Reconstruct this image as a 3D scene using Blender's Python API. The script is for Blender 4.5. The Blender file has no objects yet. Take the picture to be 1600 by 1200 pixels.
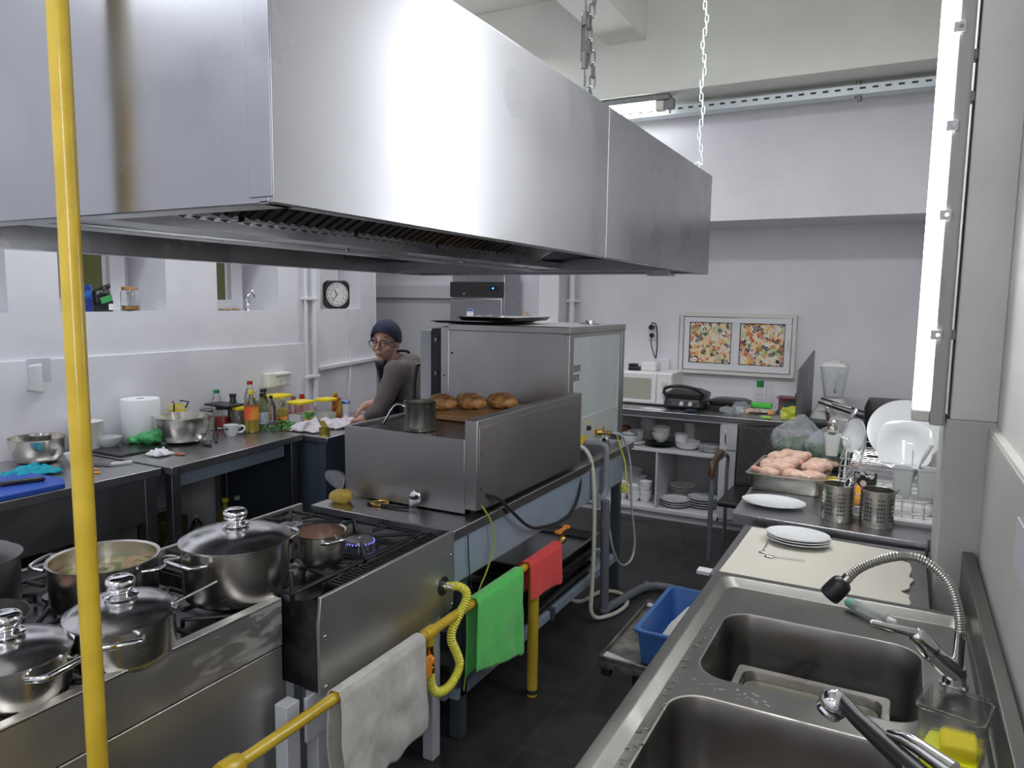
import bpy, bmesh, math, random
from mathutils import Vector, Matrix, noise
random.seed(7)
S = bpy.context.scene
COL = S.collection
PI = math.pi
# ---------------------------------------------------------------- camera
ROWS = ((0.88287141, 0.46942933, 0.01319768), (-0.06406728, 0.09255786, 0.99364401), (-0.4652241, 0.87810543, -0.11179175))
CAM = Vector((0, 0, 1.72))
FPX = 1148.0
cam_d = bpy.data.cameras.new('camera')
cam_d.sensor_width = 36
cam_d.lens = FPX / 1600 * 36
cam_d.clip_start = 0.05
cam = bpy.data.objects.new('camera', cam_d)
COL.objects.link(cam)
r_, u_, f_ = [Vector(v) for v in ROWS]
cam.matrix_world = Matrix(((r_.x, u_.x, -f_.x, CAM.x), (r_.y, u_.y, -f_.y, CAM.y), (r_.z, u_.z, -f_.z, CAM.z), (0, 0, 0, 1)))
S.camera = cam
# ---------------------------------------------------------------- world, exposure, large lights
w = bpy.data.worlds.new('world')
S.world = w
w.use_nodes = True
w.node_tree.nodes['Background'].inputs[0].default_value = (0.75, 0.82, 1, 1)
w.node_tree.nodes['Background'].inputs[1].default_value = 0.12
S.view_settings.view_transform = 'Standard'
S.view_settings.look = 'None'
S.view_settings.exposure = 0.0
S.view_settings.gamma = 1


def area(name, loc, size, power, rot=(0, 0, 0), col=(0.93, 0.96, 1)):
    d = bpy.data.lights.new(name, 'AREA')
    d.shape = 'RECTANGLE'
    d.size, d.size_y = size
    d.energy = power
    d.color = col
    o = bpy.data.objects.new(name, d)
    o.location = loc
    o.rotation_euler = rot
    COL.objects.link(o)
    return o


area('unseen_ceiling_light', (-3.2, 2.4, 3.55), (0.25, 1.5), 27, col=(0.88, 0.93, 1))
area('unseen_ceiling_light', (-0.9, -0.75, 3.4), (1.3, 0.25), 26, col=(0.9, 0.94, 1))
area('unseen_ceiling_light', (-2.9, -0.6, 3.3), (1.3, 0.25), 24, col=(0.9, 0.94, 1))
area('unseen_ceiling_light', (-3.4, 4.9, 3.55), (1.3, 0.25), 20, col=(0.97, 0.97, 1))
area('unseen_ceiling_light', (-0.7, 3.1, 3.5), (1.3, 0.25), 34, col=(0.97, 0.98, 1))  # added fill lamp without a fixture, brightens the far cabinet
area('near_wall_fill_light', (0.2, -0.5, 2.0), (1.3, 0.12), 20, rot=(0, PI / 2, 0), col=(0.97, 0.98, 1))  # unseen fill lamp added behind the camera for hood and stove fronts


# ---------------------------------------------------------------- pixel -> point helpers (points on real planes)
def ray(x, y):
    a, b = (x - 800) / FPX, -(y - 600) / FPX
    return r_ * a + u_ * b + f_


def on_z(x, y, z):
    d = ray(x, y)
    return CAM + d * ((z - CAM.z) / d.z)


def on_y(x, y, Y):
    d = ray(x, y)
    return CAM + d * (Y / d.y)


def on_x(x, y, X):
    d = ray(x, y)
    return CAM + d * (X / d.x)


# ---------------------------------------------------------------- materials
MATS = {}


def nodes(name):
    m = bpy.data.materials.new(name)
    m.use_nodes = True
    nt = m.node_tree
    b = nt.nodes['Principled BSDF']
    MATS[name] = m
    return m, nt, b


def setp(b, **k):
    names = dict(base='Base Color', rough='Roughness', metal='Metallic', trans='Transmission Weight', ior='IOR', coat='Coat Weight',
                 emis='Emission Color', estr='Emission Strength', alpha='Alpha', spec='Specular IOR Level', sss='Subsurface Weight', sheen='Sheen Weight')
    for a, v in k.items():
        i = b.inputs[names[a]]
        if a in ('base', 'emis') and len(v) == 3:
            v = (*v, 1)
        i.default_value = v


def tex(nt, kind='ShaderNodeTexNoise', scale=(1, 1, 1), **ins):
    tc = nt.nodes.new('ShaderNodeTexCoord')
    mp = nt.nodes.new('ShaderNodeMapping')
    mp.inputs['Scale'].default_value = scale
    nt.links.new(tc.outputs['Object'], mp.inputs[0])
    t = nt.nodes.new(kind)
    nt.links.new(mp.outputs[0], t.inputs['Vector'])
    for a, v in ins.items():
        t.inputs[a].default_value = v
    return t


def ramp(nt, src, stops, interp='LINEAR'):
    r = nt.nodes.new('ShaderNodeValToRGB')
    r.color_ramp.interpolation = interp
    el = r.color_ramp.elements
    while len(el) < len(stops):
        el.new(0.5)
    for e, (p, c) in zip(el, stops):
        e.position = p
        e.color = c if len(c) == 4 else (*c, 1)
    nt.links.new(src, r.inputs[0])
    return r


def bump(nt, b, src, strength, dist=0.01):
    bp = nt.nodes.new('ShaderNodeBump')
    bp.inputs['Strength'].default_value = strength
    bp.inputs['Distance'].default_value = dist
    nt.links.new(src, bp.inputs['Height'])
    nt.links.new(bp.outputs[0], b.inputs['Normal'])


def plain(name, base, rough=0.5, metal=0.0, bumps=None, **k):
    m, nt, b = nodes(name)
    setp(b, base=base, rough=rough, metal=metal, **k)
    if bumps:
        t = tex(nt, scale=(1, 1, 1), Scale=bumps[0], Detail=5)
        bump(nt, b, t.outputs[0], bumps[1], bumps[2] if len(bumps) > 2 else 0.004)
    return m


def mottled(name, c1, c2, scale, rough=0.6, metal=0.0, stretch=(1, 1, 1), bumps=None, lo=0.4, hi=0.62, **k):
    m, nt, b = nodes(name)
    setp(b, rough=rough, metal=metal, **k)
    t = tex(nt, scale=stretch, Scale=scale, Detail=6, Roughness=0.6)
    r = ramp(nt, t.outputs[0], [(lo, c1), (hi, c2)])
    nt.links.new(r.outputs[0], b.inputs['Base Color'])
    if bumps:
        bump(nt, b, t.outputs[0], bumps, 0.004)
    return m


def steel(name, base=(0.56, 0.56, 0.57), r0=0.2, r1=0.36, grain=(2, 2, 90), smear=2.2, bstr=0.06, dirt=0.88, det=7, dist=1.4):
    m, nt, b = nodes(name)
    setp(b, metal=1.0)
    g = tex(nt, scale=grain, Scale=4, Detail=4)
    s = tex(nt, scale=(1, 1, 1), Scale=smear, Detail=det, Roughness=0.62, Distortion=dist)
    r = nt.nodes.new('ShaderNodeMapRange')
    r.inputs['From Min'].default_value = 0.35
    r.inputs['From Max'].default_value = 0.65
    r.inputs['To Min'].default_value = r0
    r.inputs['To Max'].default_value = r1
    nt.links.new(s.outputs[0], r.inputs[0])
    nt.links.new(r.outputs[0], b.inputs['Roughness'])
    rc = ramp(nt, s.outputs[0], [(0.35, base), (0.68, tuple(c * dirt for c in base))])
    nt.links.new(rc.outputs[0], b.inputs['Base Color'])
    bump(nt, b, g.outputs[0], bstr, 0.002)
    return m


M_HOOD = steel('hood_steel', (0.39, 0.395, 0.42), 0.24, 0.34, (1, 1, 20), 2.0, 0.0, 0.95, 3, 0.8)
M_DSTEEL = steel('dark_steel', (0.28, 0.28, 0.29), 0.32, 0.46, (3, 3, 60), 3, 0.05)
M_STOVE = steel('stove_steel', (0.62, 0.61, 0.59), 0.42, 0.5, (2, 2, 60), 2.5, 0.02, 0.88)
M_OVEN = steel('oven_steel', (0.46, 0.45, 0.44), 0.36, 0.44, (60, 60, 2), 1.6, 0.015, 0.93)
M_TOP = steel('worktop_steel', (0.5, 0.5, 0.51), 0.26, 0.34, (60, 3, 3), 2.5, 0.0, 0.92)
M_SINK = steel('sink_steel', (0.19, 0.186, 0.174), 0.3, 0.4, (3, 60, 3), 3, 0.02, 0.9)
M_HOLDER = steel('brushed_holder_steel', (0.52, 0.5, 0.46), 0.25, 0.35, (2, 2, 50), 3, 0.03, 0.9)
M_BASIN = steel('basin_steel', (0.25, 0.235, 0.22), 0.3, 0.5, (3, 60, 3), 5, 0.05, 0.85)
M_POT = steel('pot_steel', (0.68, 0.65, 0.6), 0.2, 0.3, (3, 3, 50), 4, 0.02, 0.9)
M_LID = steel('lid_steel', (0.7, 0.69, 0.7), 0.17, 0.28, (3, 3, 3), 5, 0.01, 0.9)
M_CHROME = plain('chrome', (0.75, 0.75, 0.76), 0.08, 1.0)
M_GALV = mottled('galvanised_sheet', (0.62, 0.68, 0.7), (0.68, 0.74, 0.76), 3, 0.45, 0.35, (1, 2.5, 0.6), 0.02)
M_BRASS = plain('brass', (0.75, 0.5, 0.16), 0.25, 1.0)
M_WALLW = mottled('white_wall_paint', (0.73, 0.72, 0.77), (0.78, 0.77, 0.81), 2.5, 0.75, bumps=0.15)
M_WALLR = mottled('warm_wall_paint', (0.7, 0.685, 0.66), (0.75, 0.735, 0.71), 2.5, 0.7, bumps=0.12)
M_DADO = mottled('grey_dado_paint', (0.52, 0.505, 0.48), (0.56, 0.545, 0.52), 3, 0.5, bumps=0.08)
M_CEIL = mottled('ceiling_paint', (0.74, 0.75, 0.69), (0.78, 0.79, 0.73), 2, 0.8, bumps=0.1)
M_WHITE = plain('white_plastic', (0.78, 0.78, 0.78), 0.35)
M_OFFW = plain('offwhite_plastic', (0.7, 0.7, 0.66), 0.4)
M_CERAM = plain('white_ceramic', (0.7, 0.72, 0.73), 0.12, coat=0.4)
M_BLACK = plain('black_plastic', (0.018, 0.018, 0.02), 0.35)
M_IRON = plain('cast_iron', (0.03, 0.03, 0.034), 0.42, 0.5, (60, 0.3))
M_ENAMEL = mottled('black_enamel', (0.012, 0.012, 0.015), (0.035, 0.033, 0.032), 12, 0.25)
M_RUBBER = plain('dark_rubber', (0.02, 0.02, 0.02), 0.6)
M_YPAINT = mottled('yellow_pipe_paint', (0.56, 0.38, 0.025), (0.66, 0.46, 0.04), 9, 0.3, bumps=0.15, coat=0.3)
M_YHOSE = plain('yellow_hose', (0.78, 0.74, 0.08), 0.4)
M_ORANGE = plain('orange_plastic', (0.85, 0.3, 0.03), 0.4)
M_BLUEG = mottled('blue_grey_paint', (0.27, 0.33, 0.41), (0.31, 0.38, 0.46), 4, 0.38)
M_DBLUE = plain('dark_blue_paint', (0.055, 0.075, 0.1), 0.4)
M_LGREY = plain('light_grey_paint', (0.55, 0.57, 0.62), 0.4)
M_GPIPE = plain('grey_pipe', (0.16, 0.18, 0.21), 0.4)
M_HOSEW = plain('white_hose', (0.7, 0.68, 0.6), 0.45)
M_CAB = plain('cabinet_grey', (0.62, 0.62, 0.64), 0.45)
M_CROCK = plain('white_crockery', (0.88, 0.89, 0.9), 0.2)
M_TRAP = plain('grey_plastic_trap', (0.27, 0.29, 0.32), 0.4)
M_LOUVRE = plain('window_green_pane', (0.14, 0.15, 0.05), 0.25)
M_BEIGEP = plain('window_beige_pane', (0.42, 0.4, 0.28), 0.3)
M_SILL = plain('window_frame_white', (0.75, 0.75, 0.78), 0.4)
M_GLASS = plain('clear_glass', (0.95, 0.97, 0.96), 0.03, trans=1.0, ior=1.45)
M_FILM = plain('thin_plastic', (0.8, 0.84, 0.9), 0.2, alpha=0.22, bumps=(30, 1.0, 0.02))
M_CLEARP = plain('clear_plastic', (0.85, 0.87, 0.85), 0.12, trans=1.0, ior=1.1, alpha=0.55)
M_CARD = plain('cardboard', (0.42, 0.3, 0.2), 0.8)
M_WOOD = mottled('wood_board', (0.38, 0.2, 0.08), (0.5, 0.29, 0.12), 5, 0.5, stretch=(1, 8, 1))
M_PAPER = plain('paper', (0.8, 0.8, 0.82), 0.85, bumps=(14, 0.3))
M_SHEET = plain('cream_sheet', (0.58, 0.555, 0.48), 0.85, bumps=(9, 0.5, 0.01))
M_GCLOTH = plain('green_cloth', (0.11, 0.72, 0.13), 0.95, bumps=(90, 0.8), sheen=0.3)
M_RCLOTH = plain('red_cloth', (0.85, 0.07, 0.07), 0.95, bumps=(90, 0.8), sheen=0.1)
M_WCLOTH = mottled('white_cloth', (0.55, 0.54, 0.5), (0.68, 0.67, 0.63), 14, 0.95, bumps=0.6, sheen=0.2)
M_TEAL = plain('teal_cloth', (0.02, 0.36, 0.48), 0.9, bumps=(60, 0.8))
M_PINKC = plain('pale_pink_cloth', (0.68, 0.62, 0.66), 0.9, bumps=(60, 0.6))
M_BLUEB = plain('blue_board', (0.02, 0.08, 0.42), 0.45)
M_BLUEC = plain('blue_crate_plastic', (0.05, 0.16, 0.46), 0.4)
M_GREENP = plain('green_bag', (0.06, 0.36, 0.12), 0.35)
M_YLID = plain('yellow_lid', (0.85, 0.68, 0.01), 0.4)
M_YSAUCE = plain('yellow_batter', (0.72, 0.52, 0.1), 0.4)
M_TUBE = nodes('lit_tube')[0]
setp(M_TUBE.node_tree.nodes['Principled BSDF'], base=(1, 1, 1), emis=(0.97, 0.99, 1), estr=19.0)
M_SKIN = plain('skin', (0.52, 0.3, 0.23), 0.5, sss=0.1)
M_SWEAT = plain('grey_brown_knit', (0.16, 0.135, 0.125), 0.95, bumps=(80, 0.5))
M_APRON = plain('navy_apron', (0.018, 0.026, 0.06), 0.8)
M_HAT = plain('navy_headscarf', (0.009, 0.014, 0.045), 0.75, bumps=(16, 0.3, 0.01))
M_HAIR = plain('brown_hair', (0.05, 0.03, 0.02), 0.6)
M_TROUS = plain('dark_trousers', (0.02, 0.02, 0.025), 0.85)
M_OIL = plain('sunflower_oil', (0.85, 0.72, 0.1), 0.05, trans=0.6, ior=1.3)
M_LABELO = mottled('orange_label', (0.8, 0.1, 0.03), (0.9, 0.5, 0.05), 9, 0.4)
M_LABELW = mottled('white_label', (0.3, 0.36, 0.42), (0.6, 0.65, 0.68), 60, 0.4)
M_RED = plain('red_plastic', (0.42, 0.02, 0.02), 0.4)
M_GREEN = plain('green_plastic', (0.02, 0.25, 0.08), 0.4)
M_DGREEN = plain('dark_green_glass', (0.012, 0.03, 0.015), 0.1)
M_TERRA = plain('terracotta', (0.35, 0.12, 0.07), 0.7)
M_GOLD = plain('gold_foil', (0.65, 0.5, 0.12), 0.28, 0.8)
M_SPONGE = plain('yellow_sponge', (0.8, 0.65, 0.03), 0.8, bumps=(80, 0.6))
M_SOAP = plain('yellow_detergent', (0.85, 0.85, 0.02), 0.15)
M_BREAD = mottled('baked_crust', (0.32, 0.13, 0.04), (0.62, 0.34, 0.13), 22, 0.55, bumps=0.5)
M_CHICK = mottled('raw_chicken', (0.6, 0.33, 0.25), (0.74, 0.56, 0.45), 9, 0.25, bumps=0.4, lo=0.38, hi=0.58, sss=0.1)
M_TOMATO = mottled('tomato_sauce', (0.3, 0.07, 0.02), (0.45, 0.14, 0.05), 20, 0.5, bumps=0.3)
M_GREENS = mottled('leafy_greens', (0.006, 0.03, 0.008), (0.04, 0.14, 0.02), 30, 0.7, bumps=0.6)
M_STENCIL = plain('black_stencil_paint', (0.05, 0.05, 0.055), 0.6)
M_PRINT = plain('dark_print', (0.03, 0.03, 0.035), 0.6)
M_STEW = mottled('fried_onion_stew', (0.2, 0.07, 0.03), (0.45, 0.22, 0.1), 50, 0.5, bumps=0.8)
M_FLOUR = plain('white_flour', (0.72, 0.7, 0.64), 0.9)
M_DREGS = plain('tray_water', (0.13, 0.125, 0.095), 0.08)


def soup_mat():
    m, nt, b = nodes('vegetable_soup')
    setp(b, rough=0.4)
    t = tex(nt, Scale=16, Detail=5, Distortion=0.8)
    r = ramp(nt, t.outputs[0], [(0.3, (0.04, 0.07, 0.02)), (0.42, (0.12, 0.15, 0.04)), (0.5, (0.28, 0.25, 0.06)), (0.58, (0.5, 0.35, 0.22)), (0.68, (0.5, 0.16, 0.08))])
    nt.links.new(r.outputs[0], b.inputs['Base Color'])
    bump(nt, b, t.outputs[0], 0.6, 0.01)
    return m


M_SOUP = soup_mat()


def pattern_mat():
    m, nt, b = nodes('printed_pattern')
    setp(b, rough=0.5)
    v = tex(nt, 'ShaderNodeTexVoronoi', (1, 0.01, 1), Scale=15)
    v2 = tex(nt, 'ShaderNodeTexVoronoi', (1, 0.01, 1), Scale=38)
    cr = ramp(nt, v2.outputs['Color'], [(0.0, (0.02, 0.02, 0.08)), (0.3, (0.6, 0.1, 0.04)), (0.4, (0.8, 0.45, 0.12)), (0.48, (0.8, 0.72, 0.55)),
                                         (0.7, (0.78, 0.58, 0.52)), (0.82, (0.3, 0.42, 0.14)), (0.9, (0.8, 0.72, 0.55))], 'CONSTANT')
    rings = nt.nodes.new('ShaderNodeMath')
    rings.operation = 'MULTIPLY'
    rings.inputs[1].default_value = 6
    nt.links.new(v.outputs['Distance'], rings.inputs[0])
    fr = nt.nodes.new('ShaderNodeMath')
    fr.operation = 'FRACT'
    nt.links.new(rings.outputs[0], fr.inputs[0])
    rr = ramp(nt, fr.outputs[0], [(0.0, (1, 1, 1)), (0.35, (0, 0, 0))], 'CONSTANT')
    cc = ramp(nt, v.outputs['Color'], [(0.0, (0.85, 0.5, 0.14)), (0.35, (0.84, 0.8, 0.66)), (0.52, (0.7, 0.25, 0.1)), (0.6, (0.84, 0.78, 0.62)), (0.75, (0.3, 0.42, 0.16))], 'CONSTANT')
    mx = nt.nodes.new('ShaderNodeMix')
    mx.data_type = 'RGBA'
    nt.links.new(rr.outputs[0], mx.inputs[0])
    nt.links.new(cr.outputs[0], mx.inputs[6])
    nt.links.new(cc.outputs[0], mx.inputs[7])
    nt.links.new(mx.outputs[2], b.inputs['Base Color'])
    return m


M_PATTERN = pattern_mat()


def floor_mat():
    m, nt, b = nodes('dark_floor_tiles')
    br = tex(nt, 'ShaderNodeTexBrick', (1, 1, 1), Scale=1.0)
    br.offset = 0.0
    br.inputs['Brick Width'].default_value = 0.6
    br.inputs['Row Height'].default_value = 0.6
    br.inputs['Mortar Size'].default_value = 0.004
    br.inputs['Color1'].default_value = (0.028, 0.028, 0.03, 1)
    br.inputs['Color2'].default_value = (0.034, 0.033, 0.034, 1)
    br.inputs['Mortar'].default_value = (0.05, 0.05, 0.05, 1)
    n = tex(nt, Scale=5, Detail=8, Roughness=0.7)
    r = ramp(nt, n.outputs[0], [(0.35, (0.75, 0.75, 0.75)), (0.7, (1.5, 1.45, 1.4))])
    mx = nt.nodes.new('ShaderNodeMix')
    mx.data_type = 'RGBA'
    mx.blend_type = 'MULTIPLY'
    mx.inputs[0].default_value = 1
    nt.links.new(br.outputs[0], mx.inputs[6])
    nt.links.new(r.outputs[0], mx.inputs[7])
    nt.links.new(mx.outputs[2], b.inputs['Base Color'])
    r2 = ramp(nt, n.outputs[0], [(0.3, (0.28, 0.28, 0.28)), (0.7, (0.5, 0.5, 0.5))])
    nt.links.new(r2.outputs[0], b.inputs['Roughness'])
    bump(nt, b, n.outputs[0], 0.1, 0.003)
    return m


M_FLOOR = floor_mat()


def weave_mat():
    m, nt, b = nodes('wicker_weave')
    t = tex(nt, 'ShaderNodeTexWave', (1, 1, 1), Scale=30, Distortion=1.2)
    t.bands_direction = 'DIAGONAL'
    r = ramp(nt, t.outputs[0], [(0.3, (0.018, 0.016, 0.016)), (0.9, (0.1, 0.095, 0.09))])
    nt.links.new(r.outputs[0], b.inputs['Base Color'])
    setp(b, rough=0.5)
    bump(nt, b, t.outputs[0], 0.8, 0.004)
    return m


M_WEAVE = weave_mat()


# ---------------------------------------------------------------- mesh builder
class MB:
    def __init__(s):
        s.v, s.f, s.mi, s.m = [], [], [], 0

    def add(s, vs, fs):
        k = len(s.v)
        s.v += [Vector(p) for p in vs]
        for f in fs:
            s.f.append([i + k for i in f])
            s.mi.append(s.m)
        return s

    def box(s, x0, x1, y0, y1, z0, z1):
        x0, x1 = sorted((x0, x1))
        y0, y1 = sorted((y0, y1))
        z0, z1 = sorted((z0, z1))
        vs = [(x, y, z) for z in (z0, z1) for y in (y0, y1) for x in (x0, x1)]
        return s.add(vs, [(0, 2, 3, 1), (4, 5, 7, 6), (0, 1, 5, 4), (2, 6, 7, 3), (0, 4, 6, 2), (1, 3, 7, 5)])

    def cbox(s, c, d, rot=None):
        h = [a / 2 for a in d]
        vs = [Vector((x * h[0], y * h[1], z * h[2])) for z in (-1, 1) for y in (-1, 1) for x in (-1, 1)]
        if rot:
            vs = [rot @ v for v in vs]
        return s.add([v + Vector(c) for v in vs], [(0, 2, 3, 1), (4, 5, 7, 6), (0, 1, 5, 4), (2, 6, 7, 3), (0, 4, 6, 2), (1, 3, 7, 5)])

    def lathe(s, prof, c=(0, 0, 0), n=32, axis=None, sx=1, sy=1, cap=True):
        c = Vector(c)
        q = axis.normalized().to_track_quat('Z', 'Y') if axis else None
        vs, fs = [], []
        for r, z in prof:
            for i in range(n):
                a = 2 * PI * i / n
                p = Vector((r * math.cos(a) * sx, r * math.sin(a) * sy, z))
                vs.append((q @ p if q else p) + c)
        for j in range(len(prof) - 1):
            for i in range(n):
                i2 = (i + 1) % n
                fs.append((j * n + i, j * n + i2, (j + 1) * n + i2, (j + 1) * n + i))
        if cap:
            if prof[0][0] > 1e-4:
                fs.append(tuple(range(n))[::-1])
            if prof[-1][0] > 1e-4:
                fs.append(tuple((len(prof) - 1) * n + i for i in range(n)))
        return s.add(vs, fs)

    def cyl(s, p0, p1, r0, r1=None, n=20):
        p0, p1 = Vector(p0), Vector(p1)
        return s.lathe([(r0, 0), (r0 if r1 is None else r1, (p1 - p0).length)], p0, n, p1 - p0)

    def cap(s, p0, p1, r0, r1=None, n=14):
        p0, p1 = Vector(p0), Vector(p1)
        r1 = r0 if r1 is None else r1
        L = (p1 - p0).length
        pr = [(max(r0 * math.sin(a), 1e-5), -r0 * math.cos(a)) for a in [PI / 2 * i / 5 for i in range(6)]]
        pr += [(max(r1 * math.cos(a), 1e-5), L + r1 * math.sin(a)) for a in [PI / 2 * i / 5 for i in range(6)]]
        return s.lathe(pr, p0, n, (p1 - p0) if L > 1e-6 else Vector((0, 0, 1)), cap=False)

    def sph(s, c, r, n=20, rot=None):
        if not hasattr(r, '__len__'):
            r = (r, r, r)
        vs, fs, k = [], [], n // 2
        for j in range(k + 1):
            t = PI * j / k
            for i in range(n):
                a = 2 * PI * i / n
                p = Vector((r[0] * math.sin(t) * math.cos(a), r[1] * math.sin(t) * math.sin(a), -r[2] * math.cos(t)))
                vs.append((rot @ p if rot else p) + Vector(c))
        for j in range(k):
            for i in range(n):
                i2 = (i + 1) % n
                fs.append((j * n + i, j * n + i2, (j + 1) * n + i2, (j + 1) * n + i))
        return s.add(vs, fs)

    def tube(s, pts, r, n=12, closed=False, smooth=0, rib=None):
        P = [Vector(p) for p in pts]
        for _ in range(smooth):
            Q = []
            L = len(P)
            for i in range(L if closed else L - 1):
                a, b = P[i], P[(i + 1) % L]
                Q += [a * 0.75 + b * 0.25, a * 0.25 + b * 0.75]
            P = Q if closed else [P[0]] + Q + [P[-1]]
        if rib:
            Q = []
            for a, b in zip(P, P[1:]):
                k = max(1, round((b - a).length / rib[0]))
                Q += [a.lerp(b, i / k) for i in range(k)]
            P = Q + [P[-1]]
        L = len(P)
        vs, fs, u = [], [], None
        for i, p in enumerate(P):
            a = P[(i - 1) % L] if (closed or i) else p
            b = P[(i + 1) % L] if (closed or i < L - 1) else p
            t = (b - a).normalized()
            if u is None:
                u = t.orthogonal().normalized()
            u = (u - t * u.dot(t))
            u = u.normalized() if u.length > 1e-6 else t.orthogonal().normalized()
            w_ = t.cross(u)
            rr = r[i] if hasattr(r, '__len__') else r
            if rib:
                rr *= 1 + (rib[1] if i % 2 else 0)
            vs += [p + (u * math.cos(2 * PI * k / n) + w_ * math.sin(2 * PI * k / n)) * rr for k in range(n)]
        for j in range(L if closed else L - 1):
            j2 = (j + 1) % L
            for k in range(n):
                k2 = (k + 1) % n
                fs.append((j * n + k, j * n + k2, j2 * n + k2, j2 * n + k))
        if not closed:
            fs += [tuple(range(n))[::-1], tuple((L - 1) * n + k for k in range(n))]
        return s.add(vs, fs)

    def prism(s, poly, z0, z1):
        n = len(poly)
        vs = [(x, y, z0) for x, y in poly] + [(x, y, z1) for x, y in poly]
        return s.add(vs, [tuple(range(n))[::-1], tuple(range(n, 2 * n))] + [(i, (i + 1) % n, (i + 1) % n + n, i + n) for i in range(n)])

    def extr(s, poly3, d):
        n = len(poly3)
        d = Vector(d)
        vs = [Vector(p) for p in poly3]
        vs = vs + [p + d for p in vs]
        return s.add(vs, [tuple(range(n))[::-1], tuple(range(n, 2 * n))] + [(i, (i + 1) % n, (i + 1) % n + n, i + n) for i in range(n)])

    def grid(s, fn, nu, nv):
        vs = [fn(i / nu, j / nv) for j in range(nv + 1) for i in range(nu + 1)]
        fs = [(j * (nu + 1) + i, j * (nu + 1) + i + 1, (j + 1) * (nu + 1) + i + 1, (j + 1) * (nu + 1) + i) for j in range(nv) for i in range(nu)]
        return s.add(vs, fs)

    def loft(s, loops, close_last=False, close_first=False):
        n = len(loops[0])
        vs = [p for l in loops for p in l]
        fs = [(j * n + i, j * n + (i + 1) % n, (j + 1) * n + (i + 1) % n, (j + 1) * n + i) for j in range(len(loops) - 1) for i in range(n)]
        if close_last:
            fs.append(tuple((len(loops) - 1) * n + i for i in range(n)))
        if close_first:
            fs.append(tuple(range(n))[::-1])
        return s.add(vs, fs)

    def xf(s, mat):
        s.v = [mat @ v for v in s.v]
        return s

    def mesh(s, name, mats, off=Vector((0, 0, 0))):
        me = bpy.data.meshes.new(name)
        me.from_pydata([v - off for v in s.v], [], s.f)
        if not isinstance(mats, (list, tuple)):
            mats = [mats]
        for m in mats:
            me.materials.append(m)
        for p, i in zip(me.polygons, s.mi):
            p.material_index = i
        bm = bmesh.new()
        bm.from_mesh(me)
        bmesh.ops.remove_doubles(bm, verts=bm.verts, dist=1e-5)
        bmesh.ops.recalc_face_normals(bm, faces=bm.faces)
        bm.to_mesh(me)
        bm.free()
        for p in me.polygons:
            p.use_smooth = True
        me.set_sharp_from_angle(angle=math.radians(38))
        return me


def soft(pr, k=2):
    for _ in range(k):
        q = [pr[0]]
        for a, b in zip(pr, pr[1:]):
            q += [(a[0] * 0.75 + b[0] * 0.25, a[1] * 0.75 + b[1] * 0.25), (a[0] * 0.25 + b[0] * 0.75, a[1] * 0.25 + b[1] * 0.75)]
        pr = q + [pr[-1]]
    return pr


def rrect(x0, x1, y0, y1, r, z, k=6):
    out = []
    for cx, cy, a0 in ((x1 - r, y1 - r, 0), (x0 + r, y1 - r, 90), (x0 + r, y0 + r, 180), (x1 - r, y0 + r, 270)):
        for i in range(k + 1):
            a = math.radians(a0 + 90 * i / k)
            out.append(Vector((cx + r * math.cos(a), cy + r * math.sin(a), z)))
    return out


def bev(o, wd=0.003, seg=2):
    if wd:
        m = o.modifiers.new('bevel', 'BEVEL')
        m.width = wd
        m.segments = seg
        m.limit_method = 'ANGLE'
        m.angle_limit = math.radians(40)
    return o


def thing(name, label, cat, loc=(0, 0, 0), group=None, rz=0):
    o = bpy.data.objects.new(name, None)
    o.empty_display_size = 0.05
    o.location = loc
    o.rotation_euler.z = rz
    COL.objects.link(o)
    o['label'] = label
    o['category'] = cat
    if group:
        o['group'] = group
    return o


def org(o):
    p = Vector(o.location)
    while o.parent:
        o = o.parent
        p = p + o.location
    return p


def part(parent, name, mb, mats, bv=0, world=True, label=None, kind=None):
    """a mesh under its thing; world=True means the shapes were laid out in room coordinates"""
    off = org(parent) if world else Vector((0, 0, 0))
    me = mb if isinstance(mb, bpy.types.Mesh) else mb.mesh(name, mats, off)
    o = bpy.data.objects.new(name, me)
    COL.objects.link(o)
    o.parent = parent
    if label:
        o['label'] = label
    if kind:
        o['kind'] = kind
    bev(o, bv)
    return o


def solo(name, mb, mats, label, cat, loc=None, group=None, bv=0, kind=None):
    """a thing that is one mesh, laid out in room coordinates, origin at its base"""
    if loc is None:
        n = len(mb.v)
        loc = Vector((sum(v.x for v in mb.v) / n, sum(v.y for v in mb.v) / n, min(v.z for v in mb.v)))
    loc = Vector(loc)
    o = bpy.data.objects.new(name, mb.mesh(name, mats, loc))
    o.location = loc
    COL.objects.link(o)
    o['label'] = label
    o['category'] = cat
    if group:
        o['group'] = group
    if kind:
        o['kind'] = kind
    bev(o, bv)
    return o


def struct(name, mb, mats, bv=0):
    o = bpy.data.objects.new(name, mb.mesh(name, mats))
    COL.objects.link(o)
    o['kind'] = 'structure'
    o['label'] = name.replace('_', ' ')
    bev(o, bv)
    return o


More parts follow.
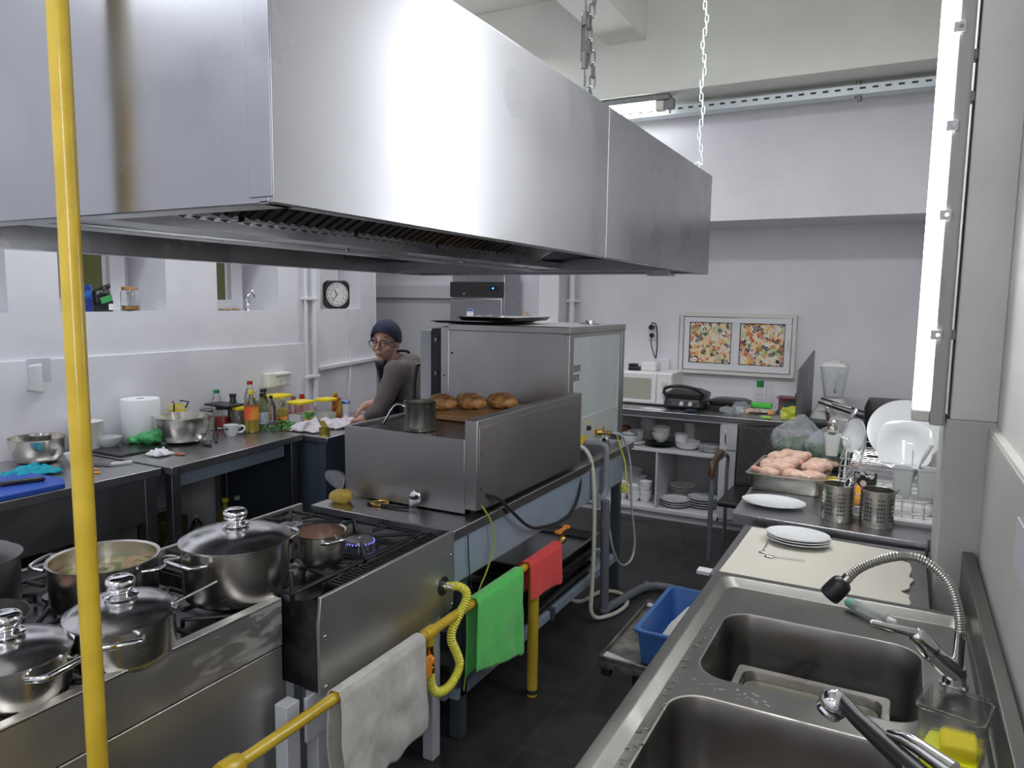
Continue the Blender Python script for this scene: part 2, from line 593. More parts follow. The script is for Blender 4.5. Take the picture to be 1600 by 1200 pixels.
def fuse(mb, mats, voxel=0.006, smooth=6, factor=0.5, rough=None, name='fused'):
    """melt overlapping shapes into one continuous surface"""
    me = mb.mesh(name, mats)
    o = bpy.data.objects.new(name, me)
    COL.objects.link(o)
    r = o.modifiers.new('r', 'REMESH')
    r.mode = 'VOXEL'
    r.voxel_size = voxel
    sm = o.modifiers.new('s', 'SMOOTH')
    sm.iterations = smooth
    sm.factor = factor
    dg = bpy.context.evaluated_depsgraph_get()
    out = bpy.data.meshes.new_from_object(o.evaluated_get(dg))
    bpy.data.objects.remove(o)
    if rough:
        for v in out.vertices:
            k = noise.noise(v.co * rough[0])
            v.co += v.normal * k * rough[1]
    for p in out.polygons:
        p.use_smooth = True
    if not out.materials:
        out.materials.append(mats if not isinstance(mats, (list, tuple)) else mats[0])
    out.name = name
    return out


def fused_solo(name, mb, mat, label, cat, loc, group=None, **k):
    loc = Vector(loc)
    me = fuse(mb.xf(Matrix.Translation(-loc)), mat, name=name, **k)
    o = bpy.data.objects.new(name, me)
    o.location = loc
    COL.objects.link(o)
    o['label'] = label
    o['category'] = cat
    if group:
        o['group'] = group
    return o


def clone(o, loc, label, group=None, rz=None):
    c = o.copy()
    COL.objects.link(c)
    c.location = loc
    if rz is not None:
        c.rotation_euler.z = rz
    c['label'] = label
    if group:
        c['group'] = group
    for ch in list(o.children):
        d = ch.copy()
        COL.objects.link(d)
        d.parent = c
        for g in ch.children:
            e = g.copy()
            COL.objects.link(e)
            e.parent = d
    return c


def text_part(parent, name, body, size, loc, rot, mat, depth=0.0006, label=None):
    cu = bpy.data.curves.new(name, 'FONT')
    cu.body = body
    cu.size = size
    cu.extrude = depth
    cu.align_x = 'CENTER'
    cu.align_y = 'CENTER'
    t = bpy.data.objects.new(name, cu)
    COL.objects.link(t)
    dg = bpy.context.evaluated_depsgraph_get()
    me = bpy.data.meshes.new_from_object(t.evaluated_get(dg))
    bpy.data.objects.remove(t)
    me.materials.clear()
    me.materials.append(mat)
    o = bpy.data.objects.new(name, me)
    COL.objects.link(o)
    o.parent = parent
    o.location = Vector(loc) - org(parent)
    o.rotation_euler = rot
    if label:
        o['label'] = label
    return o


# ================================================================ SETTING
XL, XR, YF, YN, ZC = -4.0, 0.27, 6.3, -1.6, 3.95
struct('floor', MB().box(-5.6, 0.5, YN - 0.2, YF + 0.2, -0.1, 0), M_FLOOR)
struct('ceiling', MB().box(-5.6, 0.5, YN - 0.2, YF + 0.2, ZC, ZC + 0.1), M_CEIL)
# left wall with window niches; each niche is a real recess
NI = [(1.15, 2.10), (2.36, 3.01), (3.39, 3.93)]
ZS, ZT, ND = 1.63, 2.25, 0.30
m = MB()
ys = [YN] + [v for a in NI for v in a] + [4.28]
for i in range(0, len(ys), 2):
    m.box(XL - 0.5, XL, ys[i], ys[i + 1], 0, ZC)
for a, b in NI:
    m.box(XL - 0.5, XL, a, b, 0, ZS)
    m.box(XL - 0.5, XL, a, b, ZT, ZC)
    m.box(XL - 0.5, XL - ND - 0.06, a, b, ZS, ZT)
struct('wall_left', m, M_WALLW)
struct('baseboard_left', MB().box(XL, XL + 0.022, YN, 4.28, 0, 1.385), M_WALLW, 0.003).__setitem__('label', 'painted dado ledge along the left wall')
for i, (a, b) in enumerate(NI):
    o = struct('window_%d' % (i + 1), MB().box(XL - ND - 0.05, XL - ND + 0.0, a, b - 0.06, ZS, ZS + 0.07).box(XL - ND - 0.05, XL - ND, b - 0.16, b - 0.06, ZS + 0.07, ZT)
               .box(XL - ND - 0.05, XL - ND, a, a + 0.07, ZS + 0.07, ZT).box(XL - ND - 0.045, XL - ND - 0.03, b - 0.19, b - 0.16, ZS + 0.07, ZT), M_SILL, 0.004)
    g = MB().box(XL - ND - 0.045, XL - ND - 0.035, a + 0.07, b - 0.26, ZS + 0.07, ZT)
    part(o, 'pane', g, M_BEIGEP if i == 1 else M_LOUVRE)
    if i == 1:
        part(o, 'blind', MB().box(XL - ND - 0.034, XL - ND - 0.03, b - 0.38, b - 0.19, ZS + 0.075, ZT), M_LOUVRE)
    else:
        part(o, 'blind', MB().box(XL - ND - 0.034, XL - ND - 0.03, b - 0.3, b - 0.19, ZS + 0.075, ZT), M_LOUVRE)
# angled wall section past the pipe corner
A = Vector((-4.0, 4.28, 0))
D = Vector((-0.259, 0.966, 0))
N_ = Vector((-0.966, -0.259, 0))


def ang(t0, t1, d0, d1, z0, z1, m):
    P = [A + D * t0 + N_ * d0, A + D * t1 + N_ * d0, A + D * t1 + N_ * d1, A + D * t0 + N_ * d1]
    m.prism([(p.x, p.y) for p in P], z0, z1)


m = MB()
ang(0, 0.12, 0, 0.5, 0, ZC, m)
ang(0.12, 0.85, 0, 0.5, 0, 1.635, m)
ang(0.12, 0.85, 0, 0.5, 2.3, ZC, m)
ang(0.12, 0.85, 0.26, 0.5, 1.635, 2.3, m)
ang(0.85, 1.17, 0, 0.5, 0, ZC, m)
struct('wall_left_far', m, M_WALLW)
m = MB()
ang(0.02, 1.17, -0.035, 0, 1.165, 1.195, m)
ang(0.0, 0.03, -0.03, 0, 0.0, 1.165, m)
struct('trim_1', m, M_SILL, 0.003)
m = MB()
ang(0.13, 0.84, 0.2, 0.24, 1.635, 1.74, m)
ang(0.38, 0.5, 0.2, 0.24, 1.74, 2.3, m)
ang(0.5, 0.84, 0.2, 0.24, 1.74, 2.3, m)
w4 = struct('window_4', m, M_SILL, 0.003)
m = MB()
ang(0.13, 0.38, 0.21, 0.23, 1.74, 2.3, m)
part(w4, 'pane', m, M_LOUVRE)
struct('wall_side', MB().box(-5.5, -5.4, 5.0, YF, 0, ZC).box(-5.5, -4.3, 5.3, 5.42, 0, ZC), M_WALLW)
# far wall with the deep overhang and the ceiling beams
struct('wall_far', MB().box(-5.5, 0.5, YF, YF + 0.15, 0, ZC), M_WALLW)
struct('trim_2', MB().box(-2.75, XR, 5.7, YF, 2.34, ZC), M_WALLW, 0.004)['label'] = 'deep boxed overhang along the far wall'
struct('trim_3', MB().box(-5.5, XR, 5.2, 5.72, 3.19, ZC), M_CEIL, 0.004)['label'] = 'wide cross beam under the ceiling'
struct('trim_4', MB().box(-2.01, -1.725, YN, 5.2, 3.557, ZC), M_CEIL, 0.004)['label'] = 'long ceiling beam running down the room'
struct('trim_5', MB().box(-5.4, -3.9, 6.24, YF, 0, 1.74).box(-5.4, -3.9, 6.2, YF, 1.74, 1.87), M_CAB, 0.003)['label'] = 'grey painted lower band on the far left wall'
struct('trim_6', MB().box(-2.92, -2.72, 6.0, YF, 0, ZC), M_CAB, 0.004)['label'] = 'grey pillar against the far wall'
struct('wall_right', MB().box(XR, XR + 0.2, YN, YF, 1.36, ZC).box(XR - 0.02, XR + 0.2, YN, YF, 0, 1.36), M_WALLR)
struct('baseboard_right', MB().box(XR - 0.024, XR - 0.02, YN, 2.612, 0, 1.352), M_DADO, 0.004)['label'] = 'grey painted lower band of the right wall'
struct('trim_7', MB().box(0.145, XR, 2.62, 3.0, 1.375, ZC), M_WALLR, 0.004)['label'] = 'square column on the right wall, upper half'
struct('trim_8', MB().box(0.137, XR, 2.612, 3.0, 0, 1.375), M_DADO, 0.004)['label'] = 'square column on the right wall, lower half'
struct('wall_near', MB().box(-5.5, 0.5, YN - 0.15, YN, 0, ZC), M_WALLW)

# pipes in the left corner
t = thing('heating_pipe', 'white vertical pipe pair in the corner left of the clock', 'pipe', (-3.96, 4.2, 0))
part(t, 'pipe', MB().cyl((-3.97, 4.17, 0.95), (-3.97, 4.17, 3.9), 0.014), M_SILL)
part(t, 'pipe', MB().cyl((-3.96, 4.25, 0.9), (-3.96, 4.25, 3.9), 0.022), M_SILL)
for z in (1.12, 1.71, 2.4):
    part(t, 'clamp', MB().box(-4.0, -3.935, 4.15, 4.28, z, z + 0.02), M_SILL, 0.002)
t = thing('drain_pipe', 'white vertical pipe beside the grey pillar at the far wall', 'pipe', (-2.66, 6.2, 0))
part(t, 'pipe', MB().cyl((-2.68, 6.2, 0), (-2.68, 6.2, 3.9), 0.026), M_SILL)
part(t, 'clamp', MB().box(-2.72, -2.64, 6.17, 6.3, 1.72, 1.745), M_SILL, 0.002)

# far sliding window
wx0, wx1, wz0, wz1 = -1.69, -0.752, 1.13, 1.645
w5 = struct('window_5', MB().box(wx0, wx1, 6.25, 6.3, wz1 - 0.03, wz1).box(wx0, wx1, 6.25, 6.3, wz0, wz0 + 0.03)
            .box(wx0, wx0 + 0.03, 6.25, 6.3, wz0 + 0.03, wz1 - 0.03).box(wx1 - 0.03, wx1, 6.25, 6.3, wz0 + 0.03, wz1 - 0.03), M_OFFW, 0.003)
for k, (a, b, yy) in enumerate(((wx0 + 0.035, -1.21, 6.262), (-1.235, wx1 - 0.035, 6.245))):
    z0, z1 = wz0 + 0.035, wz1 - 0.035
    s_ = part(w5, 'sash', MB().box(a, b, yy, yy + 0.02, z0, z0 + 0.06).box(a, b, yy, yy + 0.02, z1 - 0.045, z1).box(a, a + 0.05, yy, yy + 0.02, z0 + 0.06, z1 - 0.045).box(b - 0.05, b, yy, yy + 0.02, z0 + 0.06, z1 - 0.045), M_SILL, 0.002)
    pm = MB().box(a + 0.05, b - 0.05, yy + 0.008, yy + 0.014, z0 + 0.06, z1 - 0.045)
    part(s_, 'pane', pm, M_PATTERN, world=True)
    m = MB()
    for q in ((a + 0.047, a + 0.052), (b - 0.052, b - 0.047)):
        m.box(q[0], q[1], yy - 0.001, yy + 0.01, z0 + 0.06, z1 - 0.045)
    m.box(a + 0.05, b - 0.05, yy - 0.001, yy + 0.01, z0 + 0.057, z0 + 0.062).box(a + 0.05, b - 0.05, yy - 0.001, yy + 0.01, z1 - 0.047, z1 - 0.043)
    part(s_, 'gasket', m, M_BLACK)
part(w5, 'handle', MB().box(-0.815, -0.805, 6.225, 6.245, 1.36, 1.44), M_SILL, 0.002)

# cable tray under the beam
t = thing('cable_tray', 'perforated grey metal cable tray hung under the ceiling beam', 'cable tray', (-1, 5.5, 3.09))
m = MB()
x = -2.6
while x < 0.13:
    m.box(x, x + 0.035, 5.447, 5.45, 3.125, 3.137)
    x += 0.075
part(t, 'rail', MB().box(-2.7, 0.265, 5.45, 5.456, 3.1, 3.155).box(-2.7, 0.265, 5.45, 5.56, 3.095, 3.1).box(-2.7, 0.265, 5.555, 5.56, 3.1, 3.155), M_GALV, 0.001)
part(t, 'slots', m, M_PRINT, kind='stuff')
m = MB()
for x in (-2.2, -0.35):
    m.cyl((x, 5.5, 3.06), (x, 5.5, 3.19), 0.006).cyl((x - 0.025, 5.5, 3.08), (x - 0.025, 5.5, 3.19), 0.006).cyl((x, 5.5, 3.06), (x, 5.5, 3.09), 0.013)
part(t, 'hanger', m, M_DSTEEL)

# fluorescent fittings
t = thing('tube_light', 'bright fluorescent tube fitting under the beam behind the hood', 'lamp', (-1.9, 5.28, 3.13))
part(t, 'housing', MB().box(-2.95, -1.56, 5.24, 5.33, 3.15, 3.19), M_DSTEEL, 0.004)
part(t, 'tube', MB().cyl((-2.9, 5.285, 3.118), (-1.66, 5.285, 3.118), 0.026), M_TUBE)
part(t, 'end_socket', MB().box(-1.66, -1.6, 5.25, 5.32, 3.085, 3.15), M_OFFW, 0.006)
part(t, 'clip', MB().box(-1.6, -1.53, 5.26, 5.31, 3.09, 3.16).cyl((-1.56, 5.285, 3.06), (-1.56, 5.285, 3.16), 0.008), M_DSTEEL, 0.003)
t = thing('wall_tube_light', 'tall vertical fluorescent fitting mounted on the column by the sink', 'lamp', (0.1, 2.67, 1.36))
part(t, 'tube', MB().lathe([(0.021, 0), (0.024, 0.01), (0.024, 1.6)], (0.066, 2.655, 1.40), 24), M_TUBE)
part(t, 'tube', MB().lathe([(0.021, 0), (0.024, 0.01), (0.024, 1.6)], (0.066, 2.715, 1.40), 24), M_TUBE)
hp = [(0.09, 2.61), (0.104, 2.6), (0.125, 2.6), (0.132, 2.61), (0.132, 2.77), (0.09, 2.77)]
part(t, 'housing', MB().prism(hp, 1.355, 3.05), plain('lamp_housing', (0.4, 0.4, 0.39), 0.5), 0.003)
part(t, 'end_cap', MB().prism([(0.04, 2.62), (0.09, 2.61), (0.09, 2.77), (0.04, 2.75)], 1.362, 1.4), M_OFFW, 0.006)
for z in (1.62, 1.98, 2.24, 2.52):
    c = part(t, 'clip', MB().box(0.075, 0.106, 2.592, 2.6, z, z + 0.03), M_CAB, 0.002)
    part(c, 'screw', MB().cyl((0.094, 2.588, z + 0.015), (0.094, 2.593, z + 0.015), 0.006), M_CHROME)
m = MB()
for z in (1.62, 2.33, 2.45):
    m.box(0.132, 0.145, 2.64, 2.68, z, z + 0.03)
part(t, 'bracket', m, M_DSTEEL, 0.002)

# ================================================================ HOOD
HX0, HX1, HY0, HY1, HZ, HT = -2.655, -0.893, 0.872, 3.8, 1.87, 2.357
t = thing('extractor_hood', 'long stainless steel extractor hood hanging on chains over the stoves', 'extractor hood', ((HX0 + HX1) / 2, (HY0 + HY1) / 2, HZ))
tk = 0.012
part(t, 'side_panel', MB().box(HX1 - tk, HX1, HY0, 2.338, HZ, HT), M_HOOD, 0.002)
part(t, 'side_panel', MB().box(HX1 - tk, HX1, 2.343, HY1, HZ, HT), M_HOOD, 0.002)
part(t, 'seam_strip', MB().box(HX1 - tk, HX1 - 0.001, 2.337, 2.344, HZ, HT), M_CHROME)
part(t, 'front_panel', MB().box(HX0, HX1 - tk, HY0, HY0 + tk, HZ, HT), M_HOOD, 0.002)
part(t, 'corner_strip', MB().box(HX1 - 0.052, HX1 - 0.001, HY0 - 0.003, HY0, HZ + 0.01, HT), M_HOOD, 0.001)
part(t, 'back_panel', MB().box(HX0, HX1 - tk, HY1 - tk, HY1, HZ, HT), M_HOOD, 0.002)
part(t, 'far_side_panel', MB().box(HX0, HX0 + tk, HY0 + tk, HY1 - tk, HZ, HT), M_HOOD, 0.002)
part(t, 'top_panel', MB().box(HX0 + tk, HX1 - tk, HY0 + tk, HY1 - tk, HT - 0.02, HT - 0.008), M_HOOD)
lip = 0.045
part(t, 'bottom_rim', MB().box(HX0 + tk, HX1 - tk, HY0 + tk, HY0 + tk + lip, HZ, HZ + 0.004).box(HX0 + tk, HX1 - tk, HY1 - tk - lip, HY1 - tk, HZ, HZ + 0.004)
     .box(HX0 + tk, HX0 + tk + lip, HY0, HY1, HZ, HZ + 0.004).box(HX1 - tk - 0.02, HX1 - tk, HY0, HY1, HZ, HZ + 0.004), M_HOOD)
GX0, GX1, GZ = -1.86, -1.54, 1.885
part(t, 'gutter', MB().box(GX0, GX1, HY0 + 0.03, HY1 - 0.3, GZ, GZ + 0.004).box(GX1 - 0.004, GX1, HY0 + 0.03, HY1 - 0.3, GZ, GZ + 0.03).box(GX0, GX0 + 0.004, HY0 + 0.03, HY1 - 0.3, GZ, GZ + 0.03)
     .box(-1.72, -1.68, HY0 + 0.03, HY1 - 0.3, GZ - 0.008, GZ), M_HOOD, 0.001)
part(t, 'cross_channel', MB().box(HX0 + tk, HX1 - tk, HY1 - 0.36, HY1 - 0.3, GZ - 0.01, GZ + 0.05), M_DSTEEL, 0.002)
y = HY0 + 0.06
ni = 0
while y + 0.44 < HY1 - 0.36:
    for sx, xa, xb in ((1, GX1, GX1 + 0.5), (-1, GX0, GX0 - 0.5)):
        fl = MB()
        d = Vector((xb - xa, 0, 0.26))
        fl.extr([(xa, y, GZ + 0.035), (xa, y + 0.43, GZ + 0.035), (xb, y + 0.43, GZ + 0.295), (xb, y, GZ + 0.295)], (0, 0, 0.012))
        part(t, 'grease_filter', fl, M_PRINT)
        b_ = MB()
        k = 0
        yy = y + 0.012
        while yy < y + 0.42:
            a = Vector((xa, yy, GZ + 0.028))
            b_.extr([a, a + Vector((0, 0.018, -0.004)), a + Vector((0, 0.03, 0.004)), a + Vector((0, 0.012, 0.004))], d)
            yy += 0.042
        b_.box(xa, xa + 0.02 * sx, y, y + 0.43, GZ + 0.03, GZ + 0.042)
        part(t, 'baffle_blades', b_, M_HOOD)
    y += 0.45
part(t, 'bracket', MB().box(-2.2, -2.05, HY0 + 0.02, HY0 + 0.2, HZ + 0.0, HZ + 0.03).box(-1.18, -1.06, HY1 - 0.12, HY1 - 0.02, HZ - 0.01, HZ + 0.03), M_HOOD, 0.002)
part(t, 'bolts', MB().sph((-1.62, 2.6, GZ - 0.004), 0.008, 8).sph((-1.62, 1.9, GZ - 0.004), 0.008, 8).sph((-1.62, 3.2, GZ - 0.004), 0.008, 8), M_CHROME)


def chain(x, y, z0, z1, size, label, loose):
    t = thing('hanging_chain', label, 'chain', (x, y, z0), 'chains holding the hood')
    m = MB()
    z = z0 + 0.02
    k = 0
    sz = size
    while z < z1:
        pts = []
        for i in range(14):
            a = 2 * PI * i / 14
            px = math.cos(a) * sz * 0.38
            pz = math.sin(a) * sz * 0.38 + (sz * 0.55 if math.sin(a) > 0 else -sz * 0.55)
            pts.append((px, 0, pz) if k % 2 else (0, px, pz))
        jx = 0.006 * math.sin(k * 0.9)
        m.tube([Vector(p) + Vector((x + jx, y + jx, z)) for p in pts], sz * 0.14, 6, True)
        z += sz * 1.5
        k += 1
    part(t, 'links', m, M_DSTEEL if loose else M_GALV)
    if loose:
        part(t, 'turnbuckle', MB().tube([(x - 0.02, y, z0), (x - 0.022, y, z0 + 0.32), (x, y, z0 + 0.36)], 0.004).box(x - 0.032, x - 0.03, y - 0.01, y + 0.01, z0 + 0.12, z0 + 0.26)
             .box(x - 0.014, x - 0.012, y - 0.01, y + 0.01, z0 + 0.12, z0 + 0.26).cyl((x - 0.022, y, z0 + 0.1), (x - 0.022, y, z0 + 0.15), 0.012).cyl((x - 0.022, y, z0 + 0.23), (x - 0.022, y, z0 + 0.27), 0.012), M_DSTEEL)
    part(t, 'hook', MB().tube([(x - 0.02, y, z0 - 0.01), (x - 0.035, y, z0 + 0.02), (x - 0.01, y, z0 + 0.05), (x + 0.01, y, z0 + 0.03)], 0.005, smooth=2), M_GALV)


chain(-0.925, 2.25, HT, ZC, 0.024, 'dark steel chain with a turnbuckle, nearer of the two hood chains', True)
chain(-0.925, 3.66, HT, ZC, 0.02, 'pale steel chain at the far end of the hood', False)

# ================================================================ ISLAND
def streak_mat():
    m, nt, b = nodes('stove_rim_streaks')
    setp(b, metal=1.0)
    a = tex(nt, scale=(1, 2, 6), Scale=4.5, Detail=5, Roughness=0.55, Distortion=0.8)
    tc = nt.nodes.new('ShaderNodeTexCoord')
    sp = nt.nodes.new('ShaderNodeSeparateXYZ')
    nt.links.new(tc.outputs['Object'], sp.inputs[0])
    rg = nt.nodes.new('ShaderNodeMapRange')
    rg.inputs['From Min'].default_value = 0.2
    rg.inputs['From Max'].default_value = 0.55
    nt.links.new(sp.outputs['Y'], rg.inputs[0])
    r = ramp(nt, a.outputs[0], [(0.48, (0, 0, 0)), (0.72, (1, 1, 1))])
    mu = nt.nodes.new('ShaderNodeMath')
    mu.operation = 'MULTIPLY'
    nt.links.new(r.outputs[0], mu.inputs[0])
    nt.links.new(rg.outputs[0], mu.inputs[1])
    mx = nt.nodes.new('ShaderNodeMix')
    mx.data_type = 'RGBA'
    mx.inputs[6].default_value = (0.6, 0.59, 0.57, 1)
    mx.inputs[7].default_value = (0.36, 0.36, 0.35, 1)
    nt.links.new(mu.outputs[0], mx.inputs[0])
    nt.links.new(mx.outputs[2], b.inputs['Base Color'])
    for nm, lo, hi in (('Metallic', 1.0, 0.25), ('Roughness', 0.44, 0.7)):
        q = nt.nodes.new('ShaderNodeMapRange')
        q.inputs['To Min'].default_value = lo
        q.inputs['To Max'].default_value = hi
        nt.links.new(mu.outputs[0], q.inputs[0])
        nt.links.new(q.outputs[0], b.inputs[nm])
    return m


# near stove
t = thing('gas_stove', 'near stainless gas stove with large lidded pots on it', 'stove', (-1.9, 0.8, 0))
SX0, SX1 = -2.36, -1.5
part(t, 'body', MB().box(SX0, SX1 - 0.03, -0.15, 1.455, 0.08, 0.80), M_ENAMEL, 0.003)
part(t, 'front_rim', MB().extr([(SX1, -0.15, 0.742), (SX1, 1.46, 0.742), (SX1, 1.46, 0.878), (SX1, -0.15, 0.878)], (-0.012, 0, 0)).box(SX1 - 0.03, SX1, -0.15, 1.46, 0.872, 0.88), streak_mat(), 0.002)
part(t, 'door', MB().box(SX1 - 0.02, SX1 - 0.002, -0.15, 1.46, 0.1, 0.737), M_STOVE, 0.003)
part(t, 'hob_top', MB().box(SX0, SX1 - 0.03, -0.15, 1.455, 0.80, 0.82), M_ENAMEL, 0.003)
part(t, 'back_rim', MB().box(SX0 - 0.02, SX0, -0.15, 1.46, 0.7, 0.87), M_DSTEEL, 0.002)
for i in (0, 1):
    part(t, 'leg', MB().box(SX1 - 0.1, SX1 - 0.04, -0.1 + i * 1.45, -0.04 + i * 1.45, 0, 0.08), M_DSTEEL, 0.002)
    part(t, 'leg', MB().box(SX0 + 0.04, SX0 + 0.1, -0.1 + i * 1.45, -0.04 + i * 1.45, 0, 0.08), M_DSTEEL, 0.002)


def grate(parent, cx, cy, z, s=0.17, arms=True):
    m = MB()
    h = 0.007
    for a, b in (((-s, -s), (s, -s)), ((s, -s), (s, s)), ((s, s), (-s, s)), ((-s, s), (-s, -s))):
        m.cap((cx + a[0], cy + a[1], z), (cx + b[0], cy + b[1], z), h, n=8)
    for k in range(4):
        a = PI / 4 + k * PI / 2
        p = Vector((cx + math.cos(a) * s * 1.35, cy + math.sin(a) * s * 1.35, z))
        q = Vector((cx + math.cos(a) * s * 0.38, cy + math.sin(a) * s * 0.38, z + 0.004))
        m.cap(p, q, h, h * 0.8, n=8)
        m.cap(q, q - Vector((0, 0, 0.02)), h * 0.8, n=8)
        a2 = k * PI / 2
        p = Vector((cx + math.cos(a2) * s, cy + math.sin(a2) * s, z))
        q = Vector((cx + math.cos(a2) * s * 0.5, cy + math.sin(a2) * s * 0.5, z + 0.006))
        m.cap(p, q, h, n=8)
        m.cap((cx + math.cos(a) * s * 1.3, cy + math.sin(a) * s * 1.3, z), (cx + math.cos(a) * s * 1.3, cy + math.sin(a) * s * 1.3, z - 0.03), h, n=8)
    g = part(parent, 'pan_grate', m, M_IRON)
    b = MB().lathe([(0.055, -0.045), (0.055, -0.032), (0.042, -0.028), (0.042, -0.012), (0.05, -0.01), (0.048, -0.002), (0.02, 0.0), (0.018, -0.008), (0.001, -0.008)], (cx, cy, z), 28)
    b = part(parent, 'burner', b, M_DSTEEL)
    return g


for cx in (-1.72, -2.14):
    for cy in (0.42, 0.82, 1.22):
        grate(t, cx, cy, 0.848, 0.18)

# second stove on a light stand
t = thing('gas_stove', 'second gas stove with black grates and a slotted black ledge', 'stove', (-1.75, 1.86, 0))
X0, X1 = -2.13, -1.40
part(t, 'body', MB().box(X0, X1 - 0.012, 1.505, 2.2, 0.6, 0.835), M_ENAMEL, 0.003)
part(t, 'side_panel', MB().extr([(X1 - 0.012, 1.5, 0.6), (X1 - 0.012, 1.5, 0.875), (X1 - 0.11, 1.5, 0.855), (X1 - 0.11, 1.5, 0.74), (X1 - 0.06, 1.5, 0.6)], (0, 0.006, 0)), M_ENAMEL)
fp = part(t, 'front_panel', MB().extr([(X1, 1.503, 0.594), (X1, 2.2, 0.594), (X1, 2.212, 0.70), (X1, 2.205, 0.886), (X1, 1.51, 0.882), (X1, 1.5, 0.80)], (-0.012, 0, 0)), M_STOVE, 0.002)
for (yy, zz) in ((1.525, 0.76), (1.525, 0.61), (2.185, 0.8), (2.195, 0.61)):
    part(fp, 'rivet', MB().sph((X1 + 0.001, yy, zz), (0.003, 0.007, 0.007), 10), M_CHROME)
part(fp, 'hose_hole', MB().lathe([(0.035, 0), (0.035, 0.003), (0.02, 0.003)], (X1 - 0.001, 2.135, 0.70), 24, Vector((1, 0, 0))), M_BLACK)
m = MB()
y = 1.62
while y < 2.17:
    m.box(X1 - 0.075, X1 - 0.02, y, y + 0.008, 0.862, 0.874)
    y += 0.019
m.box(X1 - 0.08, X1 - 0.075, 1.6, 2.18, 0.85, 0.876).box(X1 - 0.02, X1 - 0.012, 1.52, 2.19, 0.85, 0.878)
part(t, 'slotted_ledge', m, M_IRON)
part(t, 'hob_top', MB().box(X0, X1 - 0.08, 1.505, 2.2, 0.835, 0.848), M_ENAMEL, 0.002)
g_ = grate(t, -1.66, 1.99, 0.875, 0.155)
fl_ = nodes('gas_flame')[0]
setp(fl_.node_tree.nodes['Principled BSDF'], base=(0.1, 0.1, 0.5), emis=(0.25, 0.25, 1), estr=1.2)
m = MB()
for k in range(28):
    a = 2 * PI * k / 28
    m.sph((-1.66 + 0.053 * math.cos(a), 1.99 + 0.053 * math.sin(a), 0.866), (0.0022, 0.0022, 0.004), 6)
part(t, 'flame_ring', m, fl_)
grate(t, -1.66, 1.66, 0.875, 0.155)
grate(t, -1.99, 1.99, 0.875, 0.13)
grate(t, -1.99, 1.70, 0.875, 0.13)
part(t, 'back_rim', MB().box(X0 - 0.015, X0, 1.5, 2.2, 0.7, 0.885), M_STOVE, 0.002)
part(t, 'apron', MB().box(X1 - 0.035, X1 - 0.025, 1.47, 2.14, 0.46, 0.594), M_LGREY, 0.002)
for (xx, yy) in ((X1 - 0.03, 1.40), (X1 - 0.03, 1.52), (X1 - 0.055, 2.15), (X0 + 0.03, 1.55), (X0 + 0.03, 2.1)):
    part(t, 'leg', MB().box(xx - 0.045, xx, yy, yy + 0.05, 0, 0.6), M_LGREY, 0.002)

# oven table
t = thing('steel_table', 'long steel worktable with blue grey apron carrying the griddle and oven', 'table', (-1.75, 3.2, 0))
part(t, 'worktop', MB().box(-2.1, -1.405, 2.215, 4.25, 0.84, 0.88), M_TOP, 0.003)
part(t, 'apron', MB().box(-1.432, -1.42, 2.215, 4.1, 0.665, 0.84).box(-2.08, -2.07, 2.23, 4.1, 0.66, 0.84), M_BLUEG, 0.002)
for (xx, yy) in ((-1.49, 2.32), (-1.49, 4.1), (-2.09, 2.26), (-2.09, 4.1)):
    part(t, 'leg', MB().box(xx, xx + 0.05, yy, yy + 0.05, 0, 0.84), M_DBLUE, 0.002)
part(t, 'lower_rail', MB().box(-1.48, -1.44, 2.3, 4.1, 0.17, 0.21), M_BLUEG, 0.002)
part(t, 'lower_rail', MB().box(-2.08, -2.04, 2.3, 4.1, 0.17, 0.21).box(-2.05, -1.48, 4.11, 4.15, 0.17, 0.21).box(-2.05, -1.48, 2.27, 2.31, 0.17, 0.21), M_BLUEG, 0.002)
part(t, 'lower_shelf', MB().box(-2.05, -1.48, 2.3, 4.1, 0.175, 0.185), M_DSTEEL)
part(t, 'clamp', MB().box(-1.49, -1.43, 3.15, 3.19, 0.16, 0.22), M_DBLUE, 0.002)

# trays and pans on the lower shelf
gl = 'dark baking trays stacked on the lower shelf of the oven table'
bt = ['lowest dark baking tray on the shelf under the oven table', 'second dark baking tray from the bottom under the oven table', 'third dark baking tray from the bottom under the oven table',
      'fourth dark baking tray from the bottom under the oven table', 'topmost dark baking tray of the pile under the oven table']
for k in range(5):
    x0, x1, y0, y1 = -2.0 + 0.01 * k, -1.45 + 0.012 * (k % 2), 3.0 + 0.03 * k, 3.72 + 0.03 * k
    z = 0.186 + k * 0.047
    m = MB().loft([rrect(x0 + 0.02, x1 - 0.02, y0 + 0.02, y1 - 0.02, 0.03, z + 0.003), rrect(x0, x1, y0, y1, 0.03, z + 0.043), rrect(x0 + 0.012, x1 - 0.012, y0 + 0.012, y1 - 0.012, 0.03, z + 0.045),
                   rrect(x0 + 0.03, x1 - 0.03, y0 + 0.03, y1 - 0.03, 0.03, z + 0.006)], True, True)
    solo('baking_tray', m, M_ENAMEL if k % 2 else M_DSTEEL, bt[k], 'tray', group=gl)
